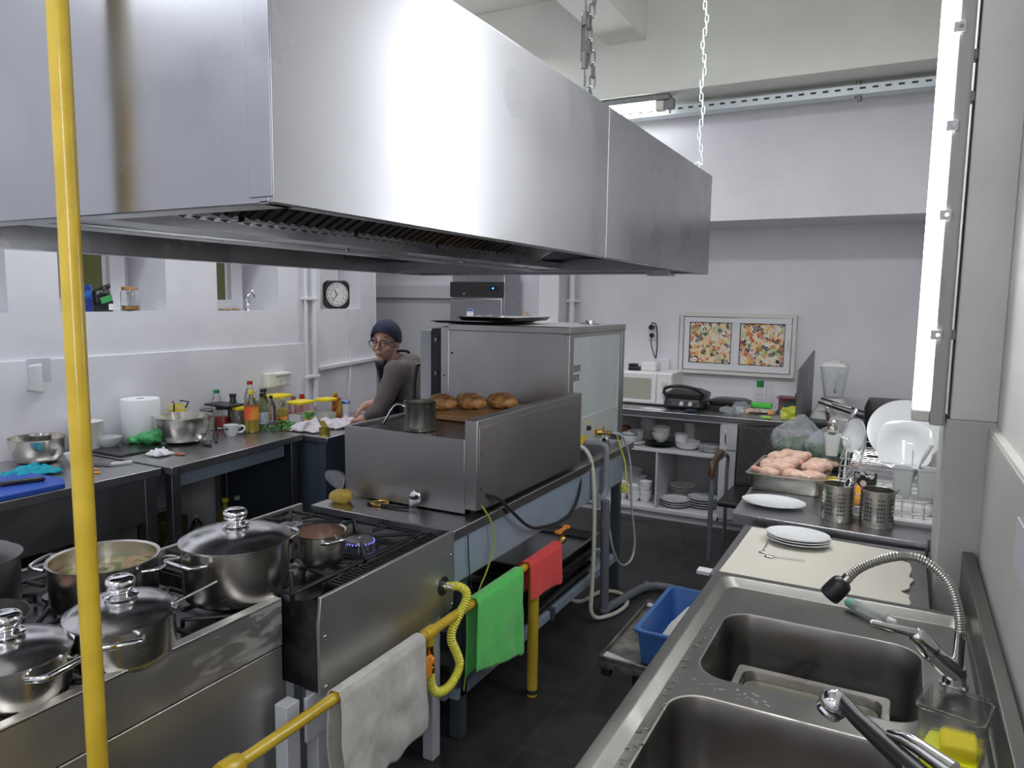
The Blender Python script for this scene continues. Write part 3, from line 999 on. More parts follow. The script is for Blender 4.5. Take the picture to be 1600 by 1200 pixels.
for k, (xx, yy, zz, rr) in enumerate(((-1.62, 2.55, 0.186, 0.15), (-1.72, 2.78, 0.186, 0.13), (-1.6, 2.52, 0.30, 0.14))):
    lb = ['dark frying pan on the shelf nearest the second stove', 'dark frying pan against the baking trays on the shelf', 'dark frying pan resting over another pan on the shelf'][k]
    t = thing('frying_pan', lb, 'pan', (xx, yy, zz), 'pans on the lower shelf')
    part(t, 'bowl', MB().lathe([(0.001, 0), (rr * 0.8, 0), (rr, 0.045 + 0.02 * k), (rr * 0.985, 0.047 + 0.02 * k), (rr * 0.78, 0.005), (0.001, 0.005)], (xx, yy, zz)), M_DSTEEL)
    part(t, 'handle', MB().cap((xx + rr * 0.9, yy + 0.03, zz + 0.05), (xx + rr * 0.9 + (0.02 if k else 0.05), yy + 0.2, zz + 0.075), 0.011), M_TERRA if k == 2 else M_BLACK)

# griddle
t = thing('griddle', 'stainless countertop griddle with black cooking plate next to the oven', 'griddle', (-1.75, 2.9, 0.88))
part(t, 'body', MB().box(-2.078, -1.4765, 2.4095, 3.42, 0.9, 1.16).box(-2.078, -1.476, 2.4, 2.409, 0.885, 1.185), M_OVEN, 0.003)
part(t, 'cooking_plate', MB().box(-2.05, -1.476, 2.42, 3.42, 1.16, 1.176), M_ENAMEL, 0.002)
part(t, 'left_rim', MB().box(-2.078, -2.045, 2.41, 3.42, 1.16, 1.187), M_OVEN, 0.003)
part(t, 'splash_guard', MB().box(-1.476, -1.42, 2.4, 3.44, 0.905, 1.262), M_OVEN, 0.003)
sd = part(t, 'side_panel', MB().box(-1.42, -1.416, 2.41, 3.42, 0.91, 1.235), M_OVEN, 0.001)
for (yy, zz) in ((2.425, 1.13), (2.425, 0.99), (3.4, 1.13), (3.4, 1.0)):
    part(sd, 'screw', MB().sph((-1.415, yy, zz), (0.002, 0.005, 0.005), 8), M_BLACK)
part(t, 'base_channel', MB().box(-2.0, -1.43, 2.47, 3.4, 0.893, 0.905), M_DSTEEL)
for (xx, yy) in ((-1.5, 2.5), (-1.5, 3.3), (-2.0, 2.5), (-2.0, 3.3)):
    part(t, 'foot', MB().cyl((xx, yy, 0.88), (xx, yy, 0.9), 0.02), M_DSTEEL)

# oven
t = thing('combi_oven', 'large stainless steel oven with bare galvanised back panel', 'oven', (-1.9, 3.9, 0.88))
OX0, OX1, OY0, OY1 = -2.235, -1.5, 3.46, 4.3
part(t, 'body', MB().box(OX0, OX1 - 0.01, OY0, OY1, 0.93, 1.565), M_OVEN, 0.003)
part(t, 'top_cover', MB().box(OX0 - 0.005, OX1 + 0.003, OY0 - 0.006, OY1 + 0.004, 1.555, 1.592), M_OVEN, 0.004)
part(t, 'front_frame', MB().box(OX0 - 0.055, OX0, OY0, OY1, 0.93, 1.575), M_OVEN, 0.004)
part(t, 'corner_post', MB().box(OX1 - 0.03, OX1, OY0 - 0.004, OY0 + 0.055, 0.9, 1.555), M_OVEN, 0.003)
part(t, 'corner_post', MB().box(OX1 - 0.03, OX1, OY1 - 0.055, OY1, 0.9, 1.555), M_OVEN, 0.003)
bk = part(t, 'back_panel', MB().box(OX1 - 0.02, OX1 - 0.008, OY0 + 0.055, OY1 - 0.08, 1.095, 1.535), M_GALV, 0.002)
part(t, 'lower_back_panel', MB().box(OX1 - 0.02, OX1 - 0.006, OY0 + 0.055, OY1 - 0.1, 0.93, 1.09), M_GALV, 0.002)
part(t, 'panel_ridge', MB().box(OX1 - 0.01, OX1 - 0.002, OY0 + 0.055, OY1 - 0.09, 1.086, 1.097).box(OX1 - 0.01, OX1 - 0.002, OY1 - 0.09, OY1 - 0.08, 0.93, 1.535), M_GALV)
m = MB()
random.seed(3)
for row, zz in enumerate((1.355, 1.305)):
    for k in range(8 - row):
        yy = OY0 + 0.062 + k * 0.013
        m.box(OX1 - 0.0085, OX1 - 0.0072, yy, yy + 0.006, zz, zz + 0.035)
        if (k + row) % 2:
            m.box(OX1 - 0.0085, OX1 - 0.0072, yy, yy + 0.009, zz + (0.03 if k % 3 else 0.0), zz + (0.035 if k % 3 else 0.006))
part(bk, 'stencil_lettering', m, M_STENCIL)
part(t, 'warning_label', MB().box(OX1 - 0.005, OX1 - 0.003, 3.55, 3.70, 0.955, 0.995), M_YLID)
m = MB()
for (yy, zz) in ((3.535, 0.985), (3.74, 1.045), (3.72, 0.975), (3.84, 0.985), (3.88, 1.015), (3.565, 0.985)):
    m.box(OX1 - 0.005, OX1 - 0.003, yy, yy + 0.018, zz, zz + 0.022)
part(t, 'yellow_tag', m, M_YLID)
part(t, 'knob', MB().lathe([(0.014, 0), (0.012, 0.02)], (OX1 - 0.006, 3.74, 1.03), 16, Vector((1, 0, 0))), M_BLACK)
part(t, 'side_screws', MB().sph((OX0 + 0.02, OY0 - 0.001, 1.43), 0.006, 8).sph((OX0 - 0.03, OY0 - 0.001, 1.3), 0.005, 8), M_BLACK)
part(t, 'front_seam', MB().box(OX0 - 0.004, OX0 + 0.001, OY0 - 0.0015, OY0, 0.93, 1.555), M_CHROME)
for (xx, yy) in ((OX1 - 0.07, OY0 + 0.07), (OX1 - 0.07, OY1 - 0.1), (OX0 + 0.05, OY0 + 0.07), (OX0 + 0.05, OY1 - 0.1)):
    part(t, 'foot', MB().lathe([(0.02, 0), (0.026, 0.01), (0.026, 0.05)], (xx, yy, 0.88)), M_CHROME)
part(t, 'inlet_valve', MB().cyl((OX1, 3.88, 0.985), (OX1 + 0.08, 3.9, 0.985), 0.013).cyl((OX1 + 0.03, 3.89, 0.985), (OX1 + 0.03, 3.89, 1.02), 0.007).cyl((OX1, 3.86, 0.985), (OX1 + 0.02, 3.88, 0.985), 0.02), M_BRASS)
dm = MB()
dv = Vector((-0.4, 0.92, 0)).normalized()
dn = Vector((-dv.y, dv.x, 0))
d0 = Vector((-2.375, 3.49, 0))
dq = [d0, d0 + dv * 0.45, d0 + dv * 0.45 + dn * 0.062, d0 + dn * 0.062]
dr = part(t, 'door', MB().prism([(p.x, p.y) for p in dq], 0.97, 1.545), M_LGREY, 0.003)
dq = [d0 - dn * 0.002, d0 + dv * 0.45 - dn * 0.002, d0 + dv * 0.45 - dn * 0.07, d0 - dn * 0.07]
part(dr, 'glass_frame', MB().prism([(p.x, p.y) for p in dq], 0.97, 1.56), M_BLACK, 0.003)
part(dr, 'handle', MB().tube([(-2.455, 3.56, 1.35), (-2.5, 3.5, 1.34), (-2.5, 3.5, 1.02), (-2.455, 3.56, 1.01)], 0.013, smooth=1), M_BLACK)
for z_ in (1.49, 1.3, 1.02):
    part(dr, 'hinge', MB().cyl((-2.325, 3.462, z_), (-2.325, 3.462, z_ + 0.02), 0.008), M_DSTEEL)

# trays on the oven
m = MB().loft([rrect(-2.33, -1.95, 3.47, 3.95, 0.02, 1.595), rrect(-2.37, -1.93, 3.44, 3.98, 0.03, 1.607), rrect(-2.34, -1.96, 3.47, 3.95, 0.02, 1.606), rrect(-2.32, -1.98, 3.49, 3.93, 0.02, 1.6)], True, True)
solo('baking_tray', m, M_ENAMEL, 'flat black baking tray lying on top of the oven at its left', 'tray')
m = MB().loft([rrect(-2.18, -1.86, 3.5, 3.95, 0.02, 1.61), rrect(-2.2, -1.84, 3.47, 3.97, 0.03, 1.632), rrect(-2.18, -1.86, 3.5, 3.95, 0.02, 1.632), rrect(-2.17, -1.87, 3.52, 3.93, 0.02, 1.615)], True, True)
solo('baking_tray', m, M_DSTEEL, 'smaller dark tray on top of the flat tray on the oven', 'tray')
solo('oven_vent', MB().lathe([(0.02, 0), (0.02, 0.012), (0.03, 0.014), (0.03, 0.022), (0.001, 0.024)], (-1.62, 4.02, 1.592)).box(-1.68, -1.56, 4.015, 4.025, 1.594, 1.6), M_CHROME, 'small chrome vent cap on the right rear of the oven top', 'vent')

# things on the oven table
t = thing('sauce_bag', 'knotted clear bag of yellow batter on the steel table before the griddle', 'bag', (-2.02, 2.31, 0.88))
bg = MB().sph((-2.02, 2.31, 0.905), (0.055, 0.045, 0.03)).sph((-1.995, 2.3, 0.918), (0.035, 0.03, 0.022))
part(t, 'batter', fuse(bg.xf(Matrix.Translation((2.02, -2.31, -0.88))), M_YSAUCE, 0.005, 4, rough=(30, 0.004), name='batter'), M_YSAUCE)
bg = MB()


def bagf(u, v):
    a = 2 * PI * u
    prof = [(0.03, 0.035), (0.012, 0.055), (0.03, 0.075), (0.042, 0.1), (0.035, 0.12), (0.012, 0.13)]
    k = v * (len(prof) - 1)
    i = min(int(k), len(prof) - 2)
    r = prof[i][0] * (1 - k + i) + prof[i + 1][0] * (k - i)
    z = prof[i][1] * (1 - k + i) + prof[i + 1][1] * (k - i)
    r *= 1 + 0.18 * math.sin(a * 5 + v * 4)
    return Vector((-2.02 - v * 0.05 + r * math.cos(a), 2.31 + r * math.sin(a) * 0.8, 0.88 + z))


part(t, 'twisted_neck', MB().grid(bagf, 30, 14), M_FILM)
solo('brass_ring', MB().tube([(-1.86 + 0.033 * math.cos(a), 2.36 + 0.033 * math.sin(a), 0.888) for a in [2 * PI * i / 24 for i in range(24)]], 0.006, 8, True), M_BRASS, 'gold coloured ring lying on the table in front of the griddle', 'ring', bv=0)
t = thing('ladle', 'dark ladle lying on the table leaning against the griddle front', 'ladle', (-1.72, 2.34, 0.88))
part(t, 'bowl', MB().sph((-1.69, 2.365, 0.925), (0.03, 0.012, 0.042), rot=Matrix.Rotation(0.45, 3, 'Y')), M_CHROME)
part(t, 'handle', MB().tube([(-1.71, 2.355, 0.887), (-1.78, 2.34, 0.886), (-1.9, 2.33, 0.886)], 0.005), M_BLACK)

# saucepan, board, pastries on the griddle
t = thing('saucepan', 'small tall stainless saucepan with wire handle on the griddle', 'saucepan', (-1.765, 2.515, 1.176))
part(t, 'body', MB().lathe([(0.001, 0), (0.062, 0), (0.066, 0.004), (0.066, 0.118), (0.07, 0.124), (0.064, 0.122), (0.063, 0.006), (0.001, 0.005)], (-1.765, 2.515, 1.176), 40), M_POT)
hc = Vector((-1.765, 2.515, 1.176))
hd = Vector((-0.86, -0.5, 0)).normalized()
hn = Vector((0.5, -0.86, 0)) * 0.012
for sgn in (1,):
    p = [hc + hd * 0.062 + hn + Vector((0, 0, 0.1)), hc + hd * 0.09 + hn + Vector((0, 0, 0.115)), hc + hd * 0.115 + hn + Vector((0, 0, 0.1)), hc + hd * 0.15 + hn + Vector((0, 0, 0.035)), hc + hd * 0.155 + Vector((0, 0, 0.02)),
         hc + hd * 0.15 - hn + Vector((0, 0, 0.035)), hc + hd * 0.115 - hn + Vector((0, 0, 0.1)), hc + hd * 0.09 - hn + Vector((0, 0, 0.115)), hc + hd * 0.062 - hn + Vector((0, 0, 0.1))]
    part(t, 'handle', MB().tube(p, 0.0045, smooth=1), M_CHROME)
t = solo('wooden_board', MB().prism([(-2.0, 2.78), (-1.62, 2.78), (-1.6, 3.3), (-1.98, 3.32)], 1.178, 1.2), M_WOOD, 'wooden board with baked pastries lying on the griddle', 'board', bv=0.004)
lbs = ['browned pastry half hidden behind the saucepan', 'largest browned pastry in the middle of the wooden board', 'browned pastry at the right end of the wooden board']
for k, (px, py, sx) in enumerate(((-1.93, 2.93, 0.07), (-1.83, 3.02, 0.085), (-1.71, 3.12, 0.08))):
    m = MB().sph((px, py, 1.232), (sx, 0.075, 0.034)).sph((px - 0.02, py + 0.015, 1.25), (sx * 0.7, 0.055, 0.026)).sph((px + 0.035, py - 0.01, 1.235), (sx * 0.6, 0.06, 0.03))
    fused_solo('pastry', m, M_BREAD, lbs[k], 'pastry', (px, py, 1.2), 'pastries on the board', voxel=0.005, smooth=3, rough=(45, 0.007))


# pots
def pot(label, cx, cy, z, r, h, ang_, lid=True, mat=M_POT, fill=None, hstyle='tube', lz=0.0, tilt=0.0, name='stock_pot', cat='pot', group=None, hr=0.0055, fl=0.75, lmat=None):
    t = thing(name, label, cat, (cx, cy, z), group)
    part(t, 'body', MB().lathe([(0.001, 0), (r * 0.86, 0), (r * 0.97, 0.012), (r, 0.03), (r, h - 0.004), (r * 1.05, h), (r * 1.05, h + 0.003), (r * 0.98, h), (r * 0.975, 0.03), (r * 0.9, 0.006), (0.001, 0.005)], (cx, cy, z), 56), mat)
    for s in (0, PI):
        a = ang_ + s
        d = Vector((math.cos(a), math.sin(a), 0))
        n = Vector((-d.y, d.x, 0))
        c = Vector((cx, cy, z + h * 0.84))
        w_ = r * 0.42
        pts = [c + d * r * 0.98 + n * w_, c + d * (r * 1.28) + n * w_ * 0.95 + Vector((0, 0, 0.006)), c + d * (r * 1.34) + n * w_ * 0.6 + Vector((0, 0, 0.008)), c + d * (r * 1.34) - n * w_ * 0.6 + Vector((0, 0, 0.008)), c + d * (r * 1.28) - n * w_ * 0.95 + Vector((0, 0, 0.006)), c + d * r * 0.98 - n * w_]
        part(t, 'handle', MB().tube(pts, hr, smooth=1), M_CHROME)
    if fill:
        part(t, 'contents', MB().lathe([(0.001, 0.004), (r * 0.3, 0.006), (r * 0.6, 0.003), (r * 0.97, 0)], (cx, cy, z + h * fl), 48, cap=False), fill, kind=None)
    if lid:
        lz_ = z + h + lz
        L = MB().lathe([(r * 1.06, 0), (r * 1.06, 0.005), (r * 0.98, 0.01), (r * 0.9, 0.018), (r * 0.6, 0.03), (r * 0.3, 0.037), (0.001, 0.039), (0.001, 0.036), (r * 0.6, 0.027), (r * 0.96, 0.004)], (0, 0, 0), 56)
        K = MB().lathe(soft([(0.018, 0.034), (0.031, 0.04), (0.034, 0.045), (0.02, 0.047), (0.015, 0.055), (0.027, 0.057), (0.03, 0.072), (0.022, 0.082), (0.001, 0.083)]), (0, 0, 0), 32)
        X = Matrix.Translation((cx, cy, lz_)) @ Matrix.Rotation(tilt, 4, Vector((0.6, 0.8, 0)))
        K.xf(Matrix.Translation((0, 0, -0.006)) @ Matrix.Scale(1.18, 4))
        l_ = part(t, 'lid', L.xf(X), lmat or M_LID)
        part(l_, 'knob', K.xf(X), M_CHROME)
    return t


pot('big stainless stock pot with lid near the stove corner', -1.665, 1.45, 0.862, 0.146, 0.165, -1.62)
pot('lidded stainless pot with a spoon handle sticking out, middle of the near stove', -1.60, 1.05, 0.858, 0.117, 0.11, -0.65, hr=0.0075, lz=0.004, tilt=0.04)
pot('lidded stainless pot at the near left corner of the stove', -1.64, 0.815, 0.858, 0.118, 0.105, 0.2, hr=0.0075)
pot('open stainless pot full of vegetable soup', -1.95, 1.235, 0.858, 0.138, 0.13, 0.49, lid=False, fill=M_SOUP, fl=0.68)
pot('small open pot of tomato sauce beside the big stock pot', -1.605, 1.73, 0.883, 0.08, 0.1, -0.35, lid=False, fill=M_TOMATO, fl=0.5)
pot('dark steel pot behind the soup pot at the left edge', -2.2, 1.0, 0.858, 0.13, 0.15, 2.3, lid=True, mat=M_DSTEEL, lmat=M_DSTEEL)
t = thing('frying_pan', 'black frying pan with browned onions behind the near left pot', 'pan', (-1.99, 0.88, 0.856))
part(t, 'bowl', MB().lathe([(0.001, 0), (0.1, 0), (0.135, 0.065), (0.139, 0.067), (0.134, 0.068), (0.097, 0.006), (0.001, 0.006)], (-1.99, 0.9, 0.856), 48), M_ENAMEL)
part(t, 'contents', MB().lathe([(0.001, 0.02), (0.06, 0.018), (0.105, 0.008)], (-1.99, 0.9, 0.868), 32, cap=False), M_STEW)
part(t, 'handle', MB().cap((-2.05, 0.77, 0.92), (-2.12, 0.6, 0.95), 0.012), M_BLACK)
solo('long_spoon', MB().tube([on_z(272, 942, 0.985), on_z(338, 908, 1.0)], 0.0045, 8).tube([on_z(272, 942, 0.985), Vector((-1.64, 1.04, 0.93))], 0.004, 8), M_CHROME, 'long steel spoon handle sticking out of the lidded pot', 'spoon')

# scrub marks of dried cleaner on the near stove
# ================================================================ YELLOW GAS PIPE
t = thing('gas_pipe', 'yellow painted gas pipe, tall riser joined to a knee-high rail and post', 'pipe', (-1.34, 0.815, 0))
part(t, 'riser', MB().cyl((-1.34, 0.815, 0), (-1.34, 0.815, ZC), 0.0185, n=24), M_YPAINT)
part(t, 'rail', MB().cyl((-1.34, 0.815, 0.61), (-1.34, 3.0, 0.61), 0.0165, n=24), M_YPAINT)
part(t, 'joint', MB().lathe([(0.028, 0), (0.03, 0.01), (0.03, 0.045), (0.024, 0.06)], (-1.34, 1.1, 0.61), 20, Vector((0, 1, 0))), M_YPAINT)
m = MB()
m.lathe([(0.022, 0), (0.022, 0.05)], (-1.34, 1.93, 0.61), 20, Vector((0, 1, 0)))
m.lathe([(0.02, 0), (0.02, 0.03), (0.018, 0.04)], (-1.34, 1.955, 0.61), 16, Vector((0, 0, -1)))
part(t, 'joint', m, M_YPAINT)
part(t, 'post', MB().cyl((-1.34, 2.755, 0), (-1.34, 2.755, 0.6), 0.024, n=28), M_YPAINT)
part(t, 'post_foot_chips', MB().lathe([(0.0246, 0.01), (0.0246, 0.03)], (-1.34, 2.755, 0), 28, cap=False), M_PRINT)
v = part(t, 'end_valve', MB().cyl((-1.34, 3.0, 0.61), (-1.34, 3.05, 0.62), 0.016).sph((-1.34, 3.05, 0.62), 0.02, 12).cyl((-1.34, 3.05, 0.63), (-1.34, 3.05, 0.665), 0.007), M_BRASS)
part(v, 'lever', MB().cbox((-1.34, 3.05, 0.668), (0.02, 0.1, 0.008)).cbox((-1.34, 3.005, 0.668), (0.028, 0.03, 0.012)).cbox((-1.34, 3.095, 0.668), (0.028, 0.03, 0.012)), M_ORANGE, 0.002)
v = part(t, 'hose_valve', MB().cyl((-1.34, 1.955, 0.59), (-1.34, 1.965, 0.47), 0.015).lathe([(0.02, 0), (0.02, 0.02)], (-1.34, 1.958, 0.53), 6, Vector((0, 0.08, -1))).lathe([(0.019, 0), (0.019, 0.02)], (-1.34, 1.962, 0.49), 6, Vector((0, 0.08, -1))), M_BRASS)
part(v, 'lever', MB().cbox((-1.315, 1.92, 0.515), (0.012, 0.03, 0.075)).cbox((-1.32, 1.935, 0.53), (0.03, 0.02, 0.02)), M_ORANGE, 0.004)
hp = [(-1.385, 2.135, 0.702), (-1.34, 2.16, 0.705), (-1.315, 2.175, 0.67), (-1.335, 2.13, 0.60), (-1.345, 2.09, 0.54), (-1.33, 2.12, 0.47), (-1.32, 2.13, 0.42), (-1.32, 2.06, 0.375), (-1.33, 1.99, 0.38), (-1.34, 1.966, 0.42), (-1.34, 1.965, 0.475)]
t = thing('gas_hose', 'yellow corrugated gas hose looping from stove to pipe', 'hose', (-1.34, 2.05, 0.37))
part(t, 'hose', MB().tube(hp, 0.014, 14, smooth=2, rib=(0.0045, 0.2)), M_YHOSE)
part(t, 'connector', MB().cyl((-1.41, 2.135, 0.70), (-1.36, 2.14, 0.70), 0.016), M_CHROME)


def drape(name, label, y0, y1, zf0, zf1, zb, mat, x0=-1.34, zt=0.628, seed=0, amp=0.006, bulge=0.02):
    lf = [zt - zf0, zt - zf1]

    def fn(u, v):
        y = y0 + (y1 - y0) * u
        L = lf[0] * (1 - u) + lf[1] * u
        Lb = zt - zb
        s = v * (L + Lb + 0.06) - Lb
        if s < 0:
            x, z = x0 - 0.021, zt + s - 0.018
        elif s < 0.06:
            a = PI * (1 - s / 0.06)
            x, z = x0 + 0.0215 * math.cos(a), zt - 0.018 + 0.0215 * math.sin(a)
        else:
            x, z = x0 + 0.021, zt - 0.018 - (s - 0.06)
        d = max(0, (0.6 - z)) * 6
        d = min(d, 1)
        f = math.sin(u * 9 + seed) * 0.5 + math.sin(u * 17 + seed * 2 + z * 6) * 0.35 + noise.noise(Vector((u * 4, z * 9, seed))) * 1.4
        sg = 1 if s > 0.03 else -0.5
        x += sg * (amp * f * d + bulge * d * (0.5 + 0.5 * math.sin(u * 6 + seed)) * 0.4 + (0.004 if s > 0 else 0)) * (1 if s > 0.03 else 0.6)
        if s > 0.03:
            x = max(x, x0 + 0.019)
        y += 0.012 * d * noise.noise(Vector((z * 7, u * 3, seed + 5)))
        z += 0.008 * d * noise.noise(Vector((u * 12, seed, 2))) * v
        return Vector((x, y, z))
    m = MB().grid(fn, 60, 70)
    o = solo(name, m, mat, label, 'cloth')
    s = o.modifiers.new('thick', 'SOLIDIFY')
    s.thickness = 0.003
    s.offset = 1
    return o


drape('dish_cloth', 'large off-white cloth hanging over the yellow rail', 1.49, 1.9, 0.27, 0.33, 0.3, M_WCLOTH, seed=1, amp=0.012)
drape('dish_cloth', 'bright green cloth hanging over the yellow rail', 2.235, 2.60, 0.37, 0.285, 0.34, M_GCLOTH, seed=4)
drape('dish_cloth', 'small red cloth hanging at the end of the yellow rail', 2.665, 2.985, 0.49, 0.46, 0.5, M_RCLOTH, seed=7)

# hoses and cables of the oven
solo('water_hose', MB().tube([(-1.5, 3.55, 0.965), (-1.43, 3.56, 0.95), (-1.40, 3.585, 0.83), (-1.395, 3.6, 0.5), (-1.39, 3.58, 0.2), (-1.39, 3.55, 0.02), (-1.3, 3.7, 0.013), (-1.28, 3.9, 0.013), (-1.38, 4.02, 0.013), (-1.5, 3.98, 0.013), (-1.52, 3.75, 0.013),
                        (-1.6, 3.72, 0.04)], 0.0115, smooth=3), M_HOSEW, 'thick white hose dropping from the oven back to the floor', 'hose')
solo('water_hose', MB().tube([(-1.42, 3.9, 0.985), (-1.38, 3.97, 0.975), (-1.37, 4.1, 0.8), (-1.37, 4.13, 0.5), (-1.36, 4.2, 0.3), (-1.36, 4.17, 0.17), (-1.37, 4.0, 0.17), (-1.38, 3.86, 0.3), (-1.39, 3.8, 0.5), (-1.42, 3.78, 0.6)], 0.0065, smooth=3), M_LGREY,
     'thin grey braided hose looping from the brass valve', 'hose')
t = thing('drain_pipe', 'grey plastic drain pipe dropping from the oven along the floor', 'pipe', (-1.36, 3.75, 0))
part(t, 'elbow', MB().tube([(-1.5, 3.7, 0.955), (-1.4, 3.72, 0.955), (-1.385, 3.725, 0.93), (-1.385, 3.725, 0.78)], 0.017, smooth=2), M_TRAP)
part(t, 'trap', MB().tube([(-1.385, 3.725, 0.78), (-1.385, 3.725, 0.69), (-1.39, 3.68, 0.655), (-1.39, 3.63, 0.67), (-1.39, 3.6, 0.70), (-1.39, 3.625, 0.63)], 0.018, smooth=2).cyl((-1.385, 3.725, 0.775), (-1.385, 3.725, 0.80), 0.023), M_TRAP)
part(t, 'pipe', MB().tube([(-1.36, 3.66, 0.66), (-1.36, 3.67, 0.5), (-1.36, 3.69, 0.03)], 0.024, 18).cyl((-1.36, 3.664, 0.56), (-1.36, 3.668, 0.5), 0.029), M_GPIPE)
part(t, 'floor_run', MB().tube([(-1.36, 3.69, 0.03), (-1.30, 4.0, 0.03), (-1.27, 4.12, 0.03), (-1.19, 4.2, 0.03), (-0.96, 4.14, 0.03)], 0.024, 18, smooth=1).cyl((-1.08, 4.17, 0.03), (-1.05, 4.165, 0.03), 0.029).sph((-1.36, 3.69, 0.03), 0.029, 14)
     .sph((-1.26, 4.15, 0.03), 0.029, 14), M_GPIPE)
solo('earth_wire', MB().tube([(-1.44, 2.415, 0.955), (-1.41, 2.44, 0.91), (-1.395, 2.49, 0.83), (-1.395, 2.505, 0.75), (-1.4, 2.45, 0.65), (-1.41, 2.39, 0.58), (-1.42, 2.36, 0.42), (-1.43, 2.33, 0.2)], 0.0035, smooth=3), plain('green_yellow_wire', (0.42, 0.5, 0.08), 0.4),
     'green and yellow wire hanging from the griddle side', 'wire')
solo('power_cable', MB().tube([(-1.425, 2.46, 0.96), (-1.39, 2.5, 0.95), (-1.385, 2.62, 0.86), (-1.385, 2.8, 0.73), (-1.39, 3.0, 0.69), (-1.395, 3.25, 0.66), (-1.4, 3.4, 0.74), (-1.44, 3.5, 0.86)], 0.007, smooth=3), M_RUBBER,
     'black power cable sagging along the blue grey apron', 'cable')
solo('power_cable', MB().tube([(-1.41, 2.32, 0.835), (-1.412, 2.33, 0.72), (-1.414, 2.35, 0.62)], 0.0025, smooth=1), M_RUBBER, 'thin dark wire down the apron beside the second stove', 'cable')
solo('wire_coil', MB().tube([(-1.36 + 0.022 * math.cos(a) , 3.97 + 0.022 * math.sin(a), 0.63 + 0.002 * a) for a in [i * 0.5 for i in range(50)]] + [(-1.37, 4.0, 0.8), (-1.41, 3.95, 0.97)], 0.004, 6), M_YHOSE, 'small coil of yellow wire hanging behind the oven', 'wire')

# ================================================================ LEFT COUNTERS
t = thing('steel_counter', 'near left steel counter with a deep apron and blue board on it', 'counter', (-3.6, 1.4, 0))
part(t, 'worktop', MB().box(XL + 0.023, -3.19, 0.2, 2.335, 0.84, 0.88), M_TOP, 0.003)
part(t, 'apron', MB().box(-3.215, -3.205, 0.22, 2.31, 0.62, 0.84), M_DSTEEL, 0.002)
for (xx, yy) in ((-3.26, 2.25), (-3.26, 0.25), (-3.9, 2.25), (-3.9, 0.25)):
    part(t, 'leg', MB().box(xx, xx + 0.06, yy, yy + 0.06, 0, 0.84), M_DSTEEL, 0.002)
part(t, 'lower_shelf', MB().box(-3.95, -3.22, 0.25, 2.3, 0.2, 0.215), M_DSTEEL)
t = thing('steel_counter', 'middle left steel counter carrying bottles, jars and the big bowl', 'counter', (-3.6, 2.8, 0))
part(t, 'worktop', MB().prism([(XL + 0.023, 2.345), (-3.125, 2.345), (-3.24, 3.36), (XL + 0.023, 3.36)], 0.847, 0.887), M_TOP, 0.003)
part(t, 'apron', MB().extr([(-3.2, 2.42, 0.847), (-3.29, 3.25, 0.847), (-3.29, 3.25, 0.76), (-3.2, 2.42, 0.76)], (-0.01, 0, 0)), M_BLUEG, 0.002)
for (xx, yy) in ((-3.2, 2.36), (-3.31, 3.28), (-3.95, 2.36), (-3.95, 3.28)):
    part(t, 'leg', MB().box(xx, xx + 0.05, yy, yy + 0.05, 0, 0.847), M_DSTEEL, 0.002)
part(t, 'lower_shelf', MB().box(-3.95, -3.3, 2.4, 3.3, 0.2, 0.215), M_DSTEEL)
t = thing('steel_counter', 'farther left steel counter with dark blue sides where the cook works', 'counter', (-3.5, 3.9, 0))
part(t, 'worktop', MB().box(XL + 0.01, -3.05, 3.365, 4.25, 0.842, 0.88), M_TOP, 0.003)
part(t, 'side_panel', MB().box(-3.09, -3.08, 3.4, 4.2, 0.05, 0.842).box(-3.95, -3.09, 3.38, 3.39, 0.05, 0.842), M_DBLUE, 0.002)
for (xx, yy) in ((-3.12, 3.37), (-3.12, 4.19), (-3.95, 4.19)):
    part(t, 'leg', MB().box(xx, xx + 0.05, yy, yy + 0.05, 0, 0.842), M_DBLUE, 0.002)

# items on the near counter
t = thing('cutting_board', 'blue plastic cutting board on the near left counter', 'cutting board', (-3.4, 1.7, 0.88))
P = [(-3.52, 1.42), (-3.2, 1.45), (-3.195, 1.865), (-3.285, 1.915), (-3.56, 1.9)]
part(t, 'board', MB().prism(P, 0.88, 0.905), M_BLUEB, 0.006)
t = thing('kitchen_knife', 'black-handled knife lying on the blue cutting board', 'knife', (-3.33, 1.75, 0.905))
part(t, 'blade', MB().prism([(-3.42, 1.5), (-3.39, 1.5), (-3.34, 1.68), (-3.36, 1.69)], 0.906, 0.909), M_CHROME)
part(t, 'handle', MB().cap((-3.35, 1.69, 0.917), (-3.30, 1.83, 0.917), 0.011), M_BLACK)


def crumple(name, c, d, mat, label, cat, seed, h=0.03, thick=0.002):
    def fn(u, v):
        x, y = (u - 0.5) * d[0], (v - 0.5) * d[1]
        e = min(u, 1 - u, v, 1 - v) * 6
        e = min(1, e)
        z = h * (0.35 + 0.9 * abs(noise.noise(Vector((u * 5, v * 5, seed))))) * (0.25 + 0.75 * e)
        x += 0.18 * d[0] * noise.noise(Vector((u * 3, v * 3, seed + 9)))
        y += 0.18 * d[1] * noise.noise(Vector((u * 3, v * 3, seed + 19)))
        return Vector((c[0] + x, c[1] + y, c[2] + z + 0.003))
    o = solo(name, MB().grid(fn, 26, 26), mat, label, cat, loc=c)
    s = o.modifiers.new('thick', 'SOLIDIFY')
    s.thickness = thick
    return o


crumple('rubber_glove', (-3.56, 1.93, 0.88), (0.13, 0.22), M_TEAL, 'crumpled teal cloth behind the blue cutting board', 'cloth', 3, 0.06)


